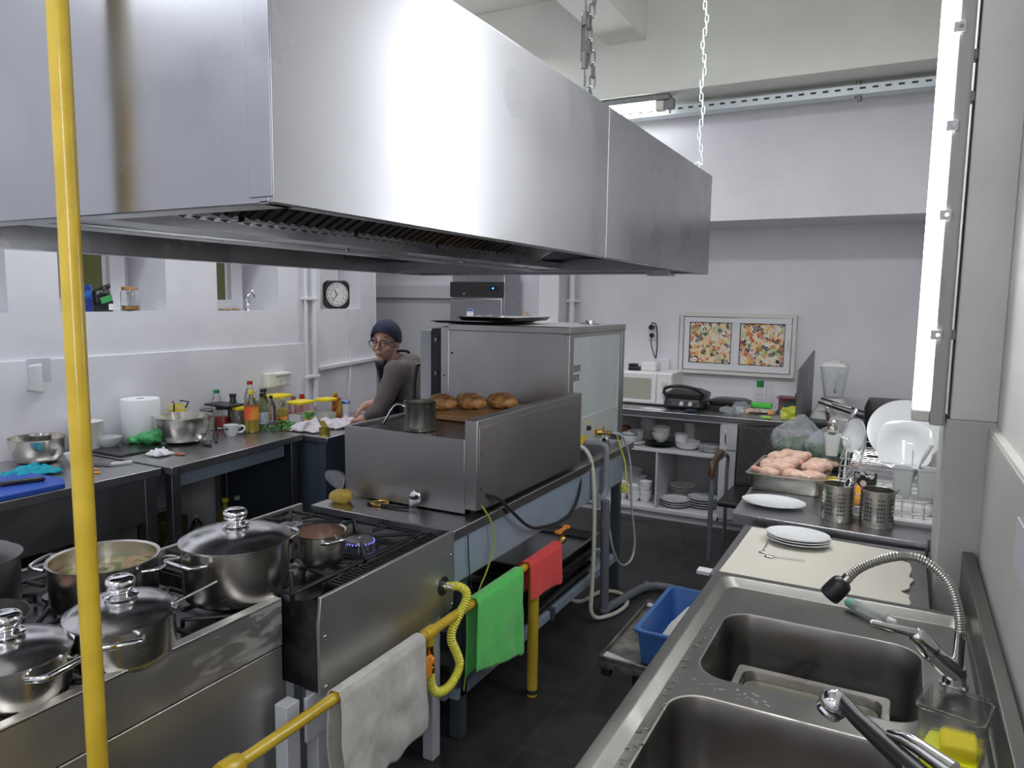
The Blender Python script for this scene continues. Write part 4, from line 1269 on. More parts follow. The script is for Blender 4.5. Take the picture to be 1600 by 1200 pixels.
def bowl(label, c, r, h, mat, name='bowl', foot=0.5, group=None, n=40, thick=0.004, fill=None, cat='bowl'):
    pr = [(0.001, 0), (r * foot, 0), (r * 0.8, h * 0.38), (r * 0.95, h * 0.72), (r, h), (r - thick, h), (r * 0.93 - thick, h * 0.72), (r * 0.78 - thick, h * 0.4), (r * foot * 0.9, thick), (0.001, thick)]
    t = solo(name, MB().lathe(pr, c, n), mat, label, cat, loc=c, group=group)
    if fill:
        part(t, 'contents', MB().lathe([(0.001, h * 0.7), (r * 0.9, h * 0.7)], c, n, cap=False), fill)
    return t


def rimmed(label, c, r, h, name, mat=M_POT, foot=0.62):
    pr = [(0.001, 0), (r * foot, 0), (r * 0.78, h * 0.12), (r * 0.92, h * 0.4), (r * 0.98, h * 0.75), (r, h - 0.004), (r * 1.03, h), (r * 1.03, h + 0.003), (r * 0.98, h), (r * 0.96, h * 0.75), (r * 0.9, h * 0.42), (r * 0.76, h * 0.15), (0.001, 0.005)]
    return solo(name, MB().lathe(pr, c, 48), mat, label, 'bowl', loc=c)


rimmed('steel mixing bowl on the near left counter by the wall', (-3.83, 2.11, 0.88), 0.128, 0.125, 'mixing_bowl', M_POT)
bowl('small metal bowl standing inside the left steel mixing bowl', (-3.84, 2.13, 0.89), 0.05, 0.125, M_LID)
bowl('small white bowl behind the yellow pipe on the near left counter', (-3.63, 2.19, 0.88), 0.062, 0.055, M_CERAM)
bowl('white bowl at the left of the paper roll', (-3.84, 2.49, 0.887), 0.07, 0.06, M_CERAM)
solo('tub', MB().lathe([(0.07, 0), (0.08, 0.15), (0.083, 0.155), (0.001, 0.156)], (-3.89, 2.4, 0.887), 28), M_OFFW, 'pale plastic tub against the wall behind the yellow pipe', 'tub')
solo('tray', MB().box(-3.97, -3.55, 2.36, 2.62, 0.887, 0.897), M_ENAMEL, 'black tray lying under the paper roll by the wall', 'tray', bv=0.003)
t = thing('kitchen_knife', 'long knife with grey handle on the counter beside the yellow pipe', 'knife', (-3.4, 2.2, 0.88))
part(t, 'blade', MB().extr([on_z(150, 724, 0.883), on_z(174, 724, 0.883), on_z(174, 729, 0.883), on_z(146, 727, 0.883)], (0, 0, 0.002)), M_DSTEEL)
part(t, 'handle', MB().cap(on_z(176, 725, 0.89), on_z(204, 722, 0.89), 0.009), M_CAB)
solo('carrot_peel', MB().sph(on_z(152, 738, 0.884), (0.02, 0.015, 0.004), 8).sph(on_z(150, 733, 0.884), (0.02, 0.008, 0.003), 8), M_ORANGE, 'orange carrot scraps on the near left counter', 'food scraps', kind='stuff')

t = thing('paper_roll', 'large white kitchen paper roll standing on the left counter', 'paper roll', (-3.85, 2.72, 0.897))
part(t, 'roll', MB().lathe([(0.022, 0.001), (0.1, 0), (0.104, 0.006), (0.104, 0.244), (0.1, 0.25), (0.022, 0.25), (0.02, 0.2)], (-3.85, 2.7, 0.887), 48), M_PAPER)
part(t, 'core', MB().lathe([(0.023, 0.02), (0.023, 0.249), (0.02, 0.249), (0.02, 0.02)], (-3.85, 2.7, 0.887), 24), M_CARD)
gb = MB().sph((-3.73, 2.64, 0.925), (0.075, 0.05, 0.036)).sph((-3.69, 2.68, 0.94), (0.05, 0.045, 0.04)).cap((-3.7, 2.7, 0.96), (-3.66, 2.74, 1.0), 0.02, 0.01).sph((-3.79, 2.6, 0.915), (0.03, 0.03, 0.02))
fused_solo('plastic_bag', gb, M_GREENP, 'green plastic bag between the paper roll and big bowl', 'bag', (-3.72, 2.64, 0.887), voxel=0.006, smooth=3, rough=(28, 0.012))
rimmed('large steel mixing bowl on the middle left counter', (-3.63, 2.80, 0.887), 0.152, 0.155, 'mixing_bowl', M_POT, 0.5)
crumple('paper_napkin', (-3.42, 2.5, 0.887), (0.1, 0.1), M_PAPER, 'crumpled white napkin at the front of the middle counter', 'napkin', 12, 0.045)
solo('spoon', MB().sph(on_z(281, 709, 0.892), (0.04, 0.02, 0.006), 12), M_TERRA, 'small brown spoon bowl beside the crumpled napkin', 'spoon')
t = thing('spatula', 'dark handled utensil lying right of the big steel bowl', 'utensil', (-3.45, 3.0, 0.887))
part(t, 'blade', MB().extr([on_z(324, 672, 0.9), on_z(334, 674, 0.9), on_z(330, 694, 0.892), on_z(318, 693, 0.892)], (0, 0, 0.002)), M_CHROME)
part(t, 'handle', MB().cap(on_z(337, 680, 0.895), on_z(338, 690, 0.895), 0.014, 0.008).cap(on_z(316, 694, 0.895), on_z(330, 697, 0.892), 0.006), M_BLACK)


def jar(label, c, r, h, lidm, fillm, fh, name='jar', group=None, glass=M_GLASS, lh=0.018):
    t = thing(name, label, 'jar', c, group)
    part(t, 'glass', MB().lathe([(0.001, 0), (r * 0.95, 0), (r, 0.008), (r, h * 0.78), (r * 0.8, h * 0.88), (r * 0.8, h - lh), (r * 0.77, h - lh), (r * 0.77, h * 0.87), (r * 0.95, h * 0.77), (r * 0.95, 0.01), (0.001, 0.006)], c, 28), glass)
    part(t, 'contents', MB().lathe([(0.001, 0.008), (r * 0.94, 0.012), (r * 0.94, fh), (0.001, fh)], c, 24), fillm)
    part(t, 'lid', MB().lathe([(r * 0.84, h - lh), (r * 0.85, h - 0.002), (r * 0.8, h), (0.001, h)], c, 28), lidm)
    return t


def bottle(label, c, r, h, capm, glass=M_GLASS, liq=None, lh=0.7, labm=None, name='bottle', group=None, neck=0.3, lz=(0.3, 0.6)):
    t = thing(name, label, 'bottle', c, group)
    sh = h * 0.62
    pr = [(0.001, 0.004), (r * 0.85, 0), (r, 0.01), (r, sh), (r * 0.75, sh + (h - sh) * 0.35), (r * neck, sh + (h - sh) * 0.65), (r * neck, h - 0.012)]
    part(t, 'body', MB().lathe(pr, c, 28), glass)
    if liq:
        part(t, 'liquid', MB().lathe([(0.001, 0.006), (r * 0.9, 0.008), (r * 0.94, sh * lh), (0.001, sh * lh)], c, 24), liq)
    if labm:
        part(t, 'label', MB().lathe([(r * 1.012, h * lz[0]), (r * 1.012, h * lz[1])], c, 28, cap=False), labm)
    part(t, 'cap', MB().lathe([(r * neck * 1.25, h - 0.022), (r * neck * 1.25, h), (0.001, h)], c, 20), capm)
    return t


Z2 = 0.887
gj = 'jars on the middle left counter'
t = thing('clip_jar', 'clip-top glass jar behind the big steel bowl', 'jar', (-3.93, 2.98, Z2), gj)
jc = (-3.90, 2.98, Z2)
part(t, 'glass', MB().lathe([(0.001, 0), (0.045, 0), (0.047, 0.01), (0.047, 0.13), (0.042, 0.14), (0.047, 0.165), (0.03, 0.18), (0.001, 0.182)], jc, 28), M_GLASS)
part(t, 'seal', MB().lathe([(0.049, 0.14), (0.05, 0.146), (0.049, 0.152)], jc, 28), M_YLID)
part(t, 'wire_clip', MB().tube([(-3.87, 2.93, Z2 + 0.13), (-3.855, 2.925, Z2 + 0.19), (-3.9, 2.95, Z2 + 0.2)], 0.004).tube([(-3.9, 3.03, Z2 + 0.13), (-3.88, 3.045, Z2 + 0.19), (-3.9, 3.0, Z2 + 0.2)], 0.005), M_BLACK)
jar('glass jar of flour with dark lid behind the big bowl', (-3.86, 3.16, Z2), 0.047, 0.13, M_DSTEEL, M_FLOUR, 0.08, group=gj)
jar('glass jar of red sauce with black lid', (-3.82, 3.22 + 0.03, Z2), 0.049, 0.14, M_BLACK, M_RED, 0.075, group=gj)
jar('glass jar of brown spice with yellow lid', (-3.74, 3.31, Z2), 0.05, 0.138, M_YLID, plain('brown_spice', (0.18, 0.14, 0.11), 0.8), 0.12, group=gj)
solo('box_lid', MB().box(-3.93, -3.72, 3.2, 3.34, Z2 + 0.142, Z2 + 0.156), M_BLACK, 'flat black tray resting across the jar lids', 'tray', bv=0.004)
t = thing('mug', 'white ceramic mug with a small dark print on the counter edge', 'mug', (-3.55, 3.08, Z2))
part(t, 'cup', MB().lathe([(0.001, 0), (0.026, 0), (0.04, 0.03), (0.045, 0.07), (0.042, 0.07), (0.037, 0.03), (0.024, 0.005), (0.001, 0.004)], (-3.55, 3.08, Z2), 32), M_CERAM)
part(t, 'handle', MB().tube([(-3.525, 3.115, Z2 + 0.058), (-3.505, 3.135, Z2 + 0.062), (-3.498, 3.142, Z2 + 0.04), (-3.515, 3.125, Z2 + 0.02), (-3.53, 3.108, Z2 + 0.022)], 0.006, smooth=2), M_CERAM)
part(t, 'print', MB().box(-3.545, -3.525, 3.03, 3.0345, Z2 + 0.045, Z2 + 0.055), M_PRINT)
gb_ = 'bottles on the middle left counter'
bottle('clear bottle of sunflower oil with yellow cap and orange label', (-3.56, 3.25, Z2), 0.044, 0.26, M_YLID, M_GLASS, M_OIL, 0.95, M_LABELO, group=gb_, lz=(0.3, 0.62))
bottle('dark green bottle with pale label right of the orange-label bottle', (-3.56, 3.335, Z2), 0.038, 0.235, M_DGREEN, plain('green_glass', (0.3, 0.38, 0.2), 0.05, trans=0.6), None, 0.7, M_LABELW, group=gb_, lz=(0.18, 0.5))
bottle('tall bottle with red neck foil behind the sunflower oil', (-3.8, 3.46, Z2), 0.038, 0.285, M_RED, M_GLASS, None, group=gb_, neck=0.4)
bottle('bottle with a green cap standing behind the jars at the wall', (-3.93, 3.3, Z2), 0.035, 0.235, M_GREEN, M_GLASS, None, group=gb_, neck=0.45)
bottle('small dark bottle with a black cap behind the jars', (-3.86, 3.37, Z2), 0.03, 0.205, M_BLACK, M_DGREEN, None, group=gb_, neck=0.6)
bottle('clear bottle with dark green cap right of the green bottle', (-3.6, 3.32 + 0.13, Z2), 0.03, 0.205, M_DGREEN, M_GLASS, M_LABELW, 0.3, group=gb_)
bottle('small oil bottle with a yellow cap, rightmost of the bottles', (-3.56, 3.51, Z2 - 0.007), 0.031, 0.205, M_YLID, M_GLASS, M_OIL, 0.95, M_LABELO, group=gb_, lz=(0.15, 0.35))
bottle('brown bottle with black cap behind the green bottle', (-3.7, 3.48, Z2 - 0.007), 0.034, 0.245, M_BLACK, plain('brown_glass', (0.09, 0.035, 0.02), 0.1), None, group=gb_, neck=0.5)
# far-left counter goods
Z3 = 0.88


def tubbox(label, c, w_, d_, h, fillm, fh):
    t = thing('storage_box', label, 'storage box', c, 'clear boxes with yellow lids')
    x, y, z = c
    part(t, 'box', MB().loft([rrect(x - d_ / 2 + 0.005, x + d_ / 2 - 0.005, y - w_ / 2 + 0.005, y + w_ / 2 - 0.005, 0.015, z), rrect(x - d_ / 2, x + d_ / 2, y - w_ / 2, y + w_ / 2, 0.015, z + h)], False, True), M_CLEARP)
    part(t, 'contents', MB().loft([rrect(x - d_ / 2 + 0.008, x + d_ / 2 - 0.008, y - w_ / 2 + 0.008, y + w_ / 2 - 0.008, 0.012, z + 0.003), rrect(x - d_ / 2 + 0.006, x + d_ / 2 - 0.006, y - w_ / 2 + 0.006, y + w_ / 2 - 0.006, 0.012, z + fh)], True, True), fillm)
    part(t, 'lid', MB().loft([rrect(x - d_ / 2 - 0.005, x + d_ / 2 + 0.005, y - w_ / 2 - 0.005, y + w_ / 2 + 0.005, 0.02, z + h), rrect(x - d_ / 2 - 0.005, x + d_ / 2 + 0.005, y - w_ / 2 - 0.005, y + w_ / 2 + 0.005, 0.02, z + h + 0.018)], True, True), M_YLID, 0.004)


tubbox('yellow-lidded clear box behind the herb, left of its pair', (-3.62, 3.74, Z3), 0.15, 0.12, 0.125, M_PAPER, 0.05)
tubbox('yellow-lidded clear box of white powder at the right', (-3.52, 3.88, Z3), 0.11, 0.11, 0.135, M_FLOUR, 0.055)
tubbox('yellow-lidded clear box at the back by the wall', (-3.82, 3.72, Z3), 0.16, 0.12, 0.155, M_CARD, 0.05)
t = thing('soup_packet', 'green and yellow soup packet leaning on the clear boxes', 'packet', (-3.5, 3.69, Z3))
part(t, 'packet', MB().cbox((-3.5, 3.69, Z3 + 0.045), (0.02, 0.085, 0.088), Matrix.Rotation(0.12, 3, 'Y')), mottled('packet_print', (0.05, 0.28, 0.06), (0.8, 0.5, 0.05), 12, 0.35), 0.006)
part(t, 'band', MB().cbox((-3.487, 3.69, Z3 + 0.06), (0.004, 0.075, 0.02), Matrix.Rotation(0.12, 3, 'Y') @ Matrix.Rotation(0.25, 3, 'X')), M_GREEN)
solo('spice_packet', MB().prism([(-3.5, 3.92), (-3.47, 3.98), (-3.49, 3.985), (-3.52, 3.93)], Z3, Z3 + 0.15).prism([(-3.505, 3.935), (-3.49, 3.965), (-3.5, 3.97), (-3.515, 3.94)], Z3 + 0.15, Z3 + 0.185), mottled('red_yellow_print', (0.35, 0.04, 0.02), (0.85, 0.6, 0.05), 10, 0.35),
     'tall yellow and red spice packet beside the yellow lids', 'packet', bv=0.004)
solo('spice_jar', MB().lathe([(0.022, 0), (0.022, 0.1), (0.018, 0.105), (0.018, 0.13)], (-3.9, 3.95, Z3), 20), M_TERRA, 'brown spice jar at the foot of the white corner pipes', 'jar')
solo('spice_jar', MB().lathe([(0.02, 0), (0.02, 0.1), (0.016, 0.14)], (-3.88, 4.02, Z3), 20), M_RED, 'dark red spice jar beside the brown spice jar', 'jar')
solo('cup', MB().lathe([(0.025, 0), (0.033, 0.1), (0.03, 0.1), (0.023, 0.004)], (-3.47, 4.03, Z3), 24), M_CERAM, 'white cup right of the spice packet', 'cup')
crumple('kitchen_towel', (-3.33, 3.56, Z3), (0.24, 0.3), M_PINKC, 'crumpled pale towel on the counter by the gold tin', 'cloth', 21, 0.075, 0.004)
crumple('kitchen_towel', (-3.27, 3.78, Z3), (0.2, 0.3), M_PINKC, 'crumpled pink-white towel in front of the cook', 'cloth', 31, 0.06, 0.004)
t = thing('tin_can', 'small gold open tin on the counter edge', 'tin', (-3.1, 3.42, Z3))
part(t, 'tin', MB().lathe([(0.001, 0), (0.034, 0), (0.034, 0.048), (0.032, 0.048), (0.032, 0.004), (0.001, 0.004)], (-3.12, 3.42, Z3), 28), M_GOLD)
part(t, 'lid', MB().cbox((-3.13, 3.42, Z3 + 0.07), (0.05, 0.05, 0.002), Matrix.Rotation(0.9, 3, 'Y')), M_GOLD)
random.seed(5)
m = MB()
for k in range(90):
    a, rr = random.random() * 2 * PI, random.random()
    c = Vector((-3.47 + 0.08 * rr * math.cos(a), 3.42 + 0.13 * rr * math.sin(a), Z2 + 0.01 + random.random() * 0.06 * (1 - rr)))
    q = Matrix.Rotation(random.random() * 6, 3, 'Z') @ Matrix.Rotation(random.uniform(-0.8, 0.8), 3, 'X')
    m.add([c + q @ Vector(p) for p in ((0, 0, 0), (0.012, 0.012, 0.004), (0, 0.028, 0), (-0.012, 0.012, 0.004))], [(0, 1, 2, 3)])
for k in range(10):
    m.cap((-3.42 + 0.02 * random.random(), 3.36 + 0.02 * random.random(), Z2 + 0.008), (-3.5 + 0.06 * random.random(), 3.45 + 0.08 * random.random(), Z2 + 0.03), 0.002, n=6)
solo('parsley', m, mottled('parsley_green', (0.03, 0.15, 0.03), (0.08, 0.3, 0.06), 20, 0.6), 'bunch of parsley lying in front of the bottles', 'herbs', kind='stuff')
solo('detergent_bottle', MB().box(-3.52, -3.46, 4.02, 4.07, Z3, Z3 + 0.12), mottled('blue_white_print', (0.02, 0.12, 0.5), (0.7, 0.75, 0.8), 14, 0.35), 'blue and white carton between the cook and the wall', 'carton', bv=0.008)

# under the left counters
gu = 'pots stored under the left counters'
for k, (c, r, h, lb) in enumerate((((-3.5, 1.35, 0.215), 0.17, 0.3, 'large dark pot under the near left counter, nearer one'), ((-3.5, 1.8, 0.215), 0.18, 0.27, 'large dark pot under the near left counter, farther one'))):
    t = thing('stock_pot', lb, 'pot', c, gu)
    part(t, 'body', MB().lathe([(0.001, 0), (r, 0.005), (r, h), (r * 1.04, h + 0.004), (r * 0.96, h), (r * 0.96, 0.02), (0.001, 0.01)], c, 40), M_DSTEEL)
    part(t, 'handle', MB().tube([(c[0] + r, c[1] - 0.05, c[2] + h * 0.8), (c[0] + r + 0.05, c[1] - 0.04, c[2] + h * 0.8), (c[0] + r + 0.05, c[1] + 0.04, c[2] + h * 0.8), (c[0] + r, c[1] + 0.05, c[2] + h * 0.8)], 0.006, smooth=1), M_DSTEEL)
t = thing('kettle', 'dark kettle with black lid under the near left counter', 'kettle', (-3.55, 2.2, 0.215))
part(t, 'body', MB().lathe([(0.07, 0), (0.075, 0.02), (0.06, 0.2), (0.055, 0.22)], (-3.55, 2.2, 0.215), 28), M_DSTEEL)
part(t, 'lid', MB().lathe([(0.056, 0.22), (0.058, 0.25), (0.03, 0.262), (0.001, 0.263)], (-3.55, 2.2, 0.215), 28), M_BLACK)
part(t, 'handle', MB().tube([(-3.51, 2.25, 0.44), (-3.48, 2.31, 0.42), (-3.49, 2.29, 0.3), (-3.5, 2.25, 0.27)], 0.009, smooth=2), M_BLACK)
t = thing('oil_can', 'yellow-green metal oil can under the middle left counter', 'can', (-3.6, 2.6, 0.215))
part(t, 'body', MB().box(-3.68, -3.5, 2.52, 2.72, 0.215, 0.5), mottled('oil_can_print', (0.06, 0.07, 0.02), (0.2, 0.17, 0.04), 8, 0.35, 0.3), 0.01)
part(t, 'handle', MB().tube([(-3.59, 2.55, 0.5), (-3.59, 2.56, 0.54), (-3.59, 2.68, 0.54), (-3.59, 2.69, 0.5)], 0.005, smooth=1), M_DSTEEL)
gq = 'bottles stored under the middle left counter'
bottle('oil bottle with yellow cap under the middle counter', (-3.55, 3.02, 0.215), 0.05, 0.3, M_YLID, plain('dim_oil', (0.25, 0.18, 0.03), 0.1), None, group=gq)
bottle('clear bottle under the middle counter, left of the yellow-capped one', (-3.6, 2.85, 0.215), 0.04, 0.24, M_CAB, M_GLASS, None, group=gq)
bottle('pale bottle under the middle counter, right of the yellow-capped one', (-3.62, 3.17, 0.215), 0.05, 0.27, M_CAB, M_CLEARP, None, group=gq)
solo('cardboard_box', MB().box(-3.6, -3.35, 3.45, 3.75, 0, 0.3), M_CARD, 'brown cardboard box under the farther left counter', 'box', bv=0.004)

# wall fittings on the left
t = thing('power_socket', 'white double wall socket above the bottles', 'socket', (XL + 0.02, 3.84, 1.08))
part(t, 'housing', MB().box(XL + 0.022, XL + 0.08, 3.74, 3.95, 1.09, 1.19), M_CEIL, 0.006)
part(t, 'face', MB().box(XL + 0.08, XL + 0.086, 3.81, 3.945, 1.1, 1.165), M_SILL, 0.002)
part(t, 'cover', MB().box(XL + 0.078, XL + 0.1, 3.8, 3.955, 1.17, 1.185), M_CAB, 0.003)
part(t, 'sockets', MB().lathe([(0.02, 0), (0.018, 0.003)], (XL + 0.086, 3.845, 1.132), 20, Vector((1, 0, 0))).lathe([(0.02, 0), (0.018, 0.003)], (XL + 0.086, 3.91, 1.132), 20, Vector((1, 0, 0))), M_CAB)
t = thing('paper_notice', 'curling white paper taped to the left wall', 'paper', (XL + 0.02, 2.19, 1.22))
part(t, 'backing', MB().box(XL + 0.022, XL + 0.024, 2.16, 2.28, 1.27, 1.39), plain('grey_paper', (0.58, 0.58, 0.62), 0.8))


def curl(u, v):
    return Vector((XL + 0.03 + 0.07 * (1 - u) ** 2 + 0.03 * v * (1 - u), 2.11 + u * 0.12, 1.235 + v * 0.13 + 0.0 * u - 0.03 * u * (1 - v)))


c_ = part(t, 'sheet', MB().grid(curl, 14, 10), M_PAPER)
c_.modifiers.new('thick', 'SOLIDIFY').thickness = 0.002
# sill goods
ZSI = ZS
solo('food_carton', MB().box(XL - 0.12, XL - 0.05, 2.515, 2.575, ZSI, ZSI + 0.15), mottled('blue_carton', (0.02, 0.03, 0.2), (0.03, 0.16, 0.55), 6, 0.4, lo=0.5, hi=0.55), 'dark blue carton on the window sill behind the yellow pipe', 'carton', bv=0.002)
cb = MB().box(XL - 0.14, XL - 0.06, 2.6, 2.705, ZSI, ZSI + 0.1).sph((XL - 0.1, 2.655, ZSI + 0.1), (0.045, 0.055, 0.035)).cap((XL - 0.1, 2.66, ZSI + 0.12), (XL - 0.08, 2.69, ZSI + 0.145), 0.02, 0.012)
t = thing('coffee_bag', 'black and green coffee bag folded shut on the window sill', 'bag', (XL - 0.1, 2.65, ZSI))
part(t, 'bag', fuse(cb.xf(Matrix.Translation((-XL + 0.1, -2.65, -ZSI))), plain('black_foil', (0.015, 0.018, 0.016), 0.3), 0.006, 3, rough=(25, 0.006), name='bag'), M_BLACK)
part(t, 'green_print', MB().cbox((XL - 0.056, 2.66, ZSI + 0.07), (0.006, 0.07, 0.035), Matrix.Rotation(0.3, 3, 'X')), M_GREENP, 0.002)
part(t, 'price_label', MB().box(XL - 0.057, XL - 0.052, 2.672, 2.7, ZSI + 0.01, ZSI + 0.045), M_PAPER)
jar('glass jar of honey with wooden lid on the window sill', (XL - 0.09, 2.83, ZSI), 0.052, 0.145, M_WOOD, plain('honey', (0.55, 0.26, 0.04), 0.2), 0.035, 'jar', lh=0.02)
sc = MB().sph((XL - 0.12, 3.75, ZSI + 0.09), (0.02, 0.02, 0.03)).cap((XL - 0.12, 3.75, ZSI), (XL - 0.12, 3.76, ZSI + 0.1), 0.02, 0.012).cap((XL - 0.12, 3.76, ZSI + 0.11), (XL - 0.11, 3.79, ZSI + 0.14), 0.012).cap((XL - 0.11, 3.79, ZSI + 0.14), (XL - 0.1, 3.8, ZSI + 0.09), 0.01, 0.006)
fused_solo('figurine', sc, M_CHROME, 'shiny silver ornament on the second window sill', 'ornament', (XL - 0.12, 3.76, ZSI), voxel=0.004, smooth=2, rough=(40, 0.006))
m = MB()
random.seed(9)
for k in range(7):
    m.sph((XL - 0.1 - random.random() * 0.1, 3.5 + k * 0.03, ZSI + 0.008), (0.02, 0.02, 0.008 + 0.004 * random.random()), 8)
solo('dry_scraps', m, M_CARD, 'small brown scraps on the second window sill', 'scraps', kind='stuff')
m = MB()
t = thing('wall_clock', 'square-edged black clock with white dial in the far left window', 'clock', (-4.02, 4.8, 1.64))
cc = A + D * 0.50 + N_ * 0.05
fr = -N_
cdir = Vector((0.84, -0.45, 0)).normalized()
rt = Vector((0.45, 0.84, 0))
X = Matrix.Translation((cc.x, cc.y, 1.757)) @ Matrix((( -rt.x * -1, 0, cdir.x, 0), (rt.y, 0, cdir.y, 0), (0, 1, 0, 0), (0, 0, 0, 1)))
part(t, 'case', MB().loft([rrect(-0.115, 0.115, -0.115, 0.115, 0.05, -0.03), rrect(-0.118, 0.118, -0.118, 0.118, 0.055, 0.0), rrect(-0.108, 0.108, -0.108, 0.108, 0.05, 0.01)], True, True).xf(X), M_BLACK)
dl = part(t, 'dial', MB().lathe([(0.098, 0.009), (0.098, 0.013), (0.001, 0.013)], (0, 0, 0), 40).xf(X), plain('clock_dial', (0.72, 0.72, 0.7), 0.4))
m = MB()
for k in range(60):
    a = k * PI / 30
    L = 0.008
    m.cbox((0.087 * math.cos(a), 0.087 * math.sin(a), 0.0135), (L, 0.004 if k % 5 else 0.007, 0.001), Matrix.Rotation(a, 3, 'Z'))
part(dl, 'minute_marks', m.xf(X), M_PRINT)
for k in range(12):
    a = PI / 2 - (k + 1) * PI / 6
    p = X @ Vector((0.062 * math.cos(a), 0.062 * math.sin(a), 0.0135))
    o = text_part(t, 'numeral', str(k + 1), 0.026, p, (0, 0, 0), M_PRINT, 0.0004)
    o.rotation_euler = X.to_3x3().to_euler()
m = MB().cbox((-0.014, 0.018, 0.016), (0.05, 0.006, 0.001), Matrix.Rotation(PI / 2 + 0.35, 3, 'Z')).cbox((-0.022, -0.024, 0.017), (0.075, 0.004, 0.001), Matrix.Rotation(0.83, 3, 'Z')).cbox((0.01, 0.01, 0.018), (0.03, 0.002, 0.001), Matrix.Rotation(0.7, 3, 'Z'))
part(t, 'hands', m.xf(X), M_PRINT)

ck = A + D * 0.62 + N_ * -0.006
solo('electric_cord', MB().tube([(ck.x, ck.y, 1.63), (ck.x + 0.01, ck.y, 1.4), (ck.x - 0.01, ck.y + 0.01, 1.25), (ck.x + 0.05, ck.y - 0.05, 1.1), (ck.x + 0.06, ck.y - 0.1, 0.9)], 0.004, 6, smooth=2), M_SILL, 'thin white cord running down the wall under the clock', 'cord')
# ================================================================ FAR LEFT: fridge, shelf
t = thing('upright_fridge', 'tall stainless upright fridge with black control panel at the far wall', 'fridge', (-3.5, 6.0, 0))
part(t, 'body', MB().box(-3.79, -3.225, 5.92, 6.24, 0.1, 1.98), M_HOOD, 0.006)
dr = part(t, 'door', MB().box(-3.785, -3.23, 5.88, 5.917, 0.12, 1.742), M_HOOD, 0.006)
cp = part(t, 'control_panel', MB().box(-3.79, -3.225, 5.88, 5.917, 1.755, 1.895), M_BLACK, 0.004)
part(cp, 'display', MB().box(-3.36, -3.28, 5.876, 5.88, 1.815, 1.855), plain('display_glass', (0.01, 0.015, 0.03), 0.1))
led = nodes('blue_led')[0]
setp(led.node_tree.nodes['Principled BSDF'], base=(0.02, 0.1, 0.6), emis=(0.05, 0.25, 1), estr=4)
part(cp, 'led', MB().box(-3.33, -3.315, 5.873, 5.876, 1.828, 1.843), led)
part(cp, 'lock', MB().cyl((-3.63, 5.872, 1.785), (-3.63, 5.88, 1.785), 0.009), M_CHROME)
part(dr, 'energy_sticker', MB().box(-3.6, -3.53, 5.877, 5.88, 1.52, 1.645), M_PAPER)
part(dr, 'sticker_print', MB().box(-3.598, -3.532, 5.875, 5.877, 1.625, 1.643).box(-3.58, -3.56, 5.875, 5.877, 1.56, 1.58), M_BLUEC)
part(dr, 'paper_note', MB().extr([(-3.49, 5.876, 1.5), (-3.34, 5.876, 1.5), (-3.335, 5.876, 1.6), (-3.4, 5.87, 1.58), (-3.49, 5.876, 1.59)], (0, 0.003, 0)), M_OFFW)
for xx in (-3.75, -3.27):
    part(t, 'foot', MB().cyl((xx, 5.95, 0), (xx, 5.95, 0.1), 0.02), M_BLACK)
solo('storage_cupboard', MB().box(-3.2, -2.74, 5.95, 6.24, 0, 1.535), M_SILL, 'white cupboard between the fridge and the grey pillar', 'cupboard', bv=0.004)
solo('cardboard_piece', MB().extr([(-3.14, 6.0, 1.535), (-2.99, 6.0, 1.535), (-3.06, 6.02, 1.63)], (0, 0.03, 0)), M_CARD, 'triangular brown cardboard piece standing on the white cupboard', 'cardboard')
solo('wooden_utensil', MB().cap((-2.86, 6.03, 1.54), (-2.855, 6.03, 1.6), 0.014).sph((-2.85, 6.03, 1.615), (0.025, 0.01, 0.022)), plain('pale_wood', (0.6, 0.45, 0.3), 0.6), 'small wooden spoon end standing on the white cupboard', 'utensil')

# ================================================================ FAR CABINET
CY, CX0, CX1 = 5.6, -2.35, -0.62
t = thing('base_cabinet', 'grey base cabinet with open shelves under the far window', 'cabinet', (-1.5, 5.9, 0))
part(t, 'worktop', MB().box(CX0, CX1, CY - 0.03, 6.24, 0.842, 0.88), M_TOP, 0.004)
part(t, 'carcass', MB().box(CX0, CX0 + 0.02, CY, 6.22, 0.06, 0.842).box(-1.175, -1.155, CY, 6.22, 0.06, 0.842).box(CX1 - 0.02, CX1, CY, 6.22, 0.06, 0.842).box(CX0, CX1, 6.2, 6.22, 0.06, 0.842).box(CX0, CX1, CY, 6.22, 0.062, 0.09), M_CAB, 0.002)
part(t, 'shelf', MB().box(CX0 + 0.02, -1.175, CY + 0.005, 6.2, 0.545, 0.567), M_CAB, 0.002)
part(t, 'divider', MB().box(-1.67, -1.655, CY + 0.01, 6.2, 0.09, 0.545), M_CAB, 0.002)
part(t, 'top_rail', MB().box(CX0, CX1, CY - 0.01, CY + 0.01, 0.82, 0.842), M_CAB, 0.002)
part(t, 'plinth', MB().box(CX0, CX1, CY + 0.03, CY + 0.05, 0, 0.06), M_CAB, 0.002)
dd = part(t, 'door', MB().box(-1.155, CX1, CY - 0.012, CY + 0.006, 0.09, 0.835), M_CAB, 0.003)
part(dd, 'handle', MB().tube([(-1.125, CY - 0.012, 0.79), (-1.125, CY - 0.04, 0.78), (-1.125, CY - 0.04, 0.69), (-1.125, CY - 0.012, 0.68)], 0.006, smooth=1), M_CHROME)


def xat(px, Y=5.78):
    return -2.06 * Y / 5.7 + (px - 960) * 0.00526 * Y / 5.7


def cup_prof(r, h, foot=0.6):
    return [(0.001, 0), (r * foot, 0), (r * 0.85, h * 0.4), (r, h), (r - 0.004, h), (r * 0.82 - 0.002, h * 0.42), (r * foot * 0.85, 0.006), (0.001, 0.005)]


